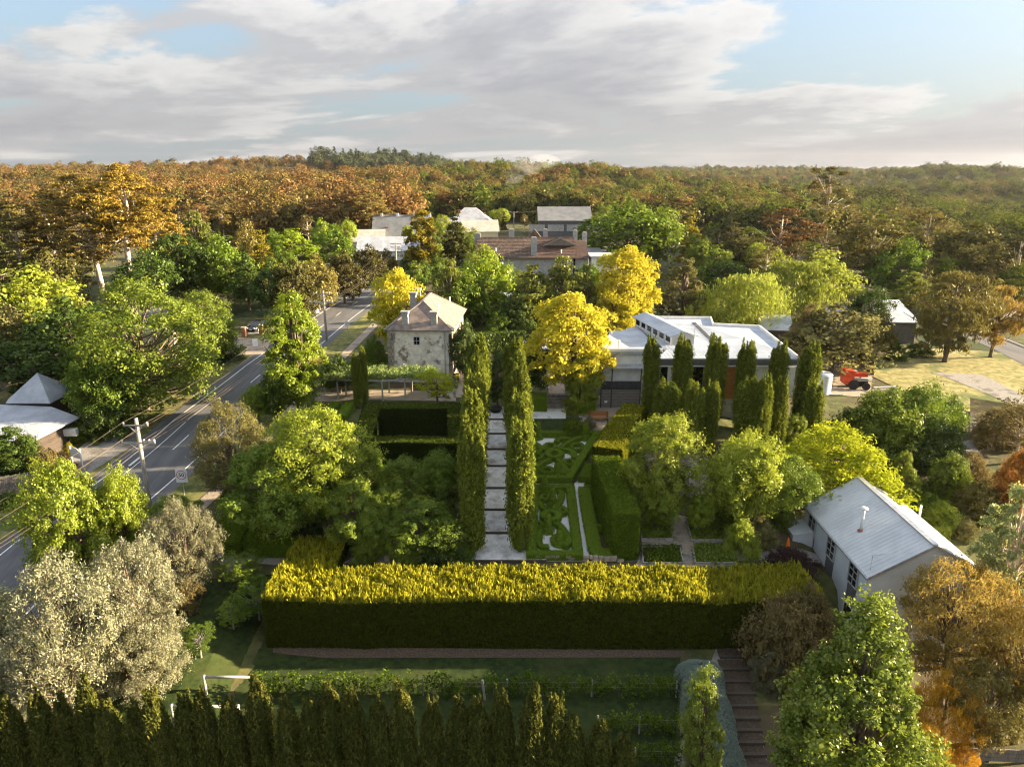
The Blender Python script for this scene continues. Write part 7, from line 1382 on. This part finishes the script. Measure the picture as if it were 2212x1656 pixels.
RU = [('far%d' % i, c) for i, c in enumerate(('rust', 'rust', 'gum', 'rust', 'gum', 'gumgreen', 'rust', 'gum'))] + [('far2', 'gumdark'), ('far0', 'bronze')]; MI = [('far%d' % i, c) for i, c in enumerate(('gum', 'hillgreen', 'gumgreen', 'hilldark', 'elm', 'hillgreen', 'gum', 'hilldark'))] + [('farcon', 'conifer'), ('far3', 'rust')]; RI = [('far%d' % i, c) for i, c in enumerate(('hillgreen', 'hilldark', 'gumgreen', 'hilldark', 'hillgreen', 'gumdark', 'hillgreen', 'bronze'))]
forest('bush_forest', 'rust-coloured eucalypt bush covering the left hill', RU, t_left, 32000, 1, 220, 2600, 9.5, 0); forest('hill_forest', 'mixed brown and green bush on the middle hills', MI, t_mid, 46000, 2, 290, 3200, 9.5, 0); forest('valley_forest', 'dim olive bush across the right valley and ridge', RI, t_right, 32000, 3, 200, 3200, 9.5, 0); forest('pine_forest', 'dark pines on the hilltop skyline', [('farcon', 'pinegreen'), ('farcon', 'pinegreen'), ('far0', 'pinegreen')], t_con, 9000, 4, 960, 2300, 17, 0)
# chimney smoke drifting above the far village is left as thin air in the haze
def haze():
    m, T = new_mat('haze_air'); v = N(T, 'ShaderNodeVolumePrincipled'); v.inputs['Color'].default_value = (.93, .95, 1.0, 1); v.inputs['Density'].default_value = HAZE; v.inputs['Anisotropy'].default_value = .4; o = N(T, 'ShaderNodeOutputMaterial'); T.links.new(v.outputs[0], o.inputs['Volume'])
    tag(MB().box((0, 1900, 35), (6400, 4600, 150)).build('haze', m), 'thin pale evening haze over the valley', None, None, 'stuff')
HAZE = .000035
haze()
def smoke():
    m, T = new_mat('smoke_air'); v = N(T, 'ShaderNodeVolumePrincipled'); v.inputs['Color'].default_value = (.9, .92, .95, 1); v.inputs['Density'].default_value = .010; o = N(T, 'ShaderNodeOutputMaterial'); T.links.new(v.outputs[0], o.inputs['Volume'])
    c = aty(1098, 383, 430.0); b = MB()
    for dx, dz, rx, rz_ in ((0, 0, 3, 4), (3, 7, 6, 5), (9, 12, 9, 5), (17, 15, 10, 4)): b.lathe((dx * 1.2, 0, dz), [(.05, -rz_)] + [(rx * math.cos(t_), rz_ * math.sin(t_)) for t_ in np.linspace(-1.3, 1.3, 9)] + [(.05, rz_)], 14)
    tag(b.build('chimney_smoke', m, None, True, None), 'faint pale chimney smoke drifting above the far village', None, None, 'stuff').location = c - Vector((0, 0, 6))
smoke()
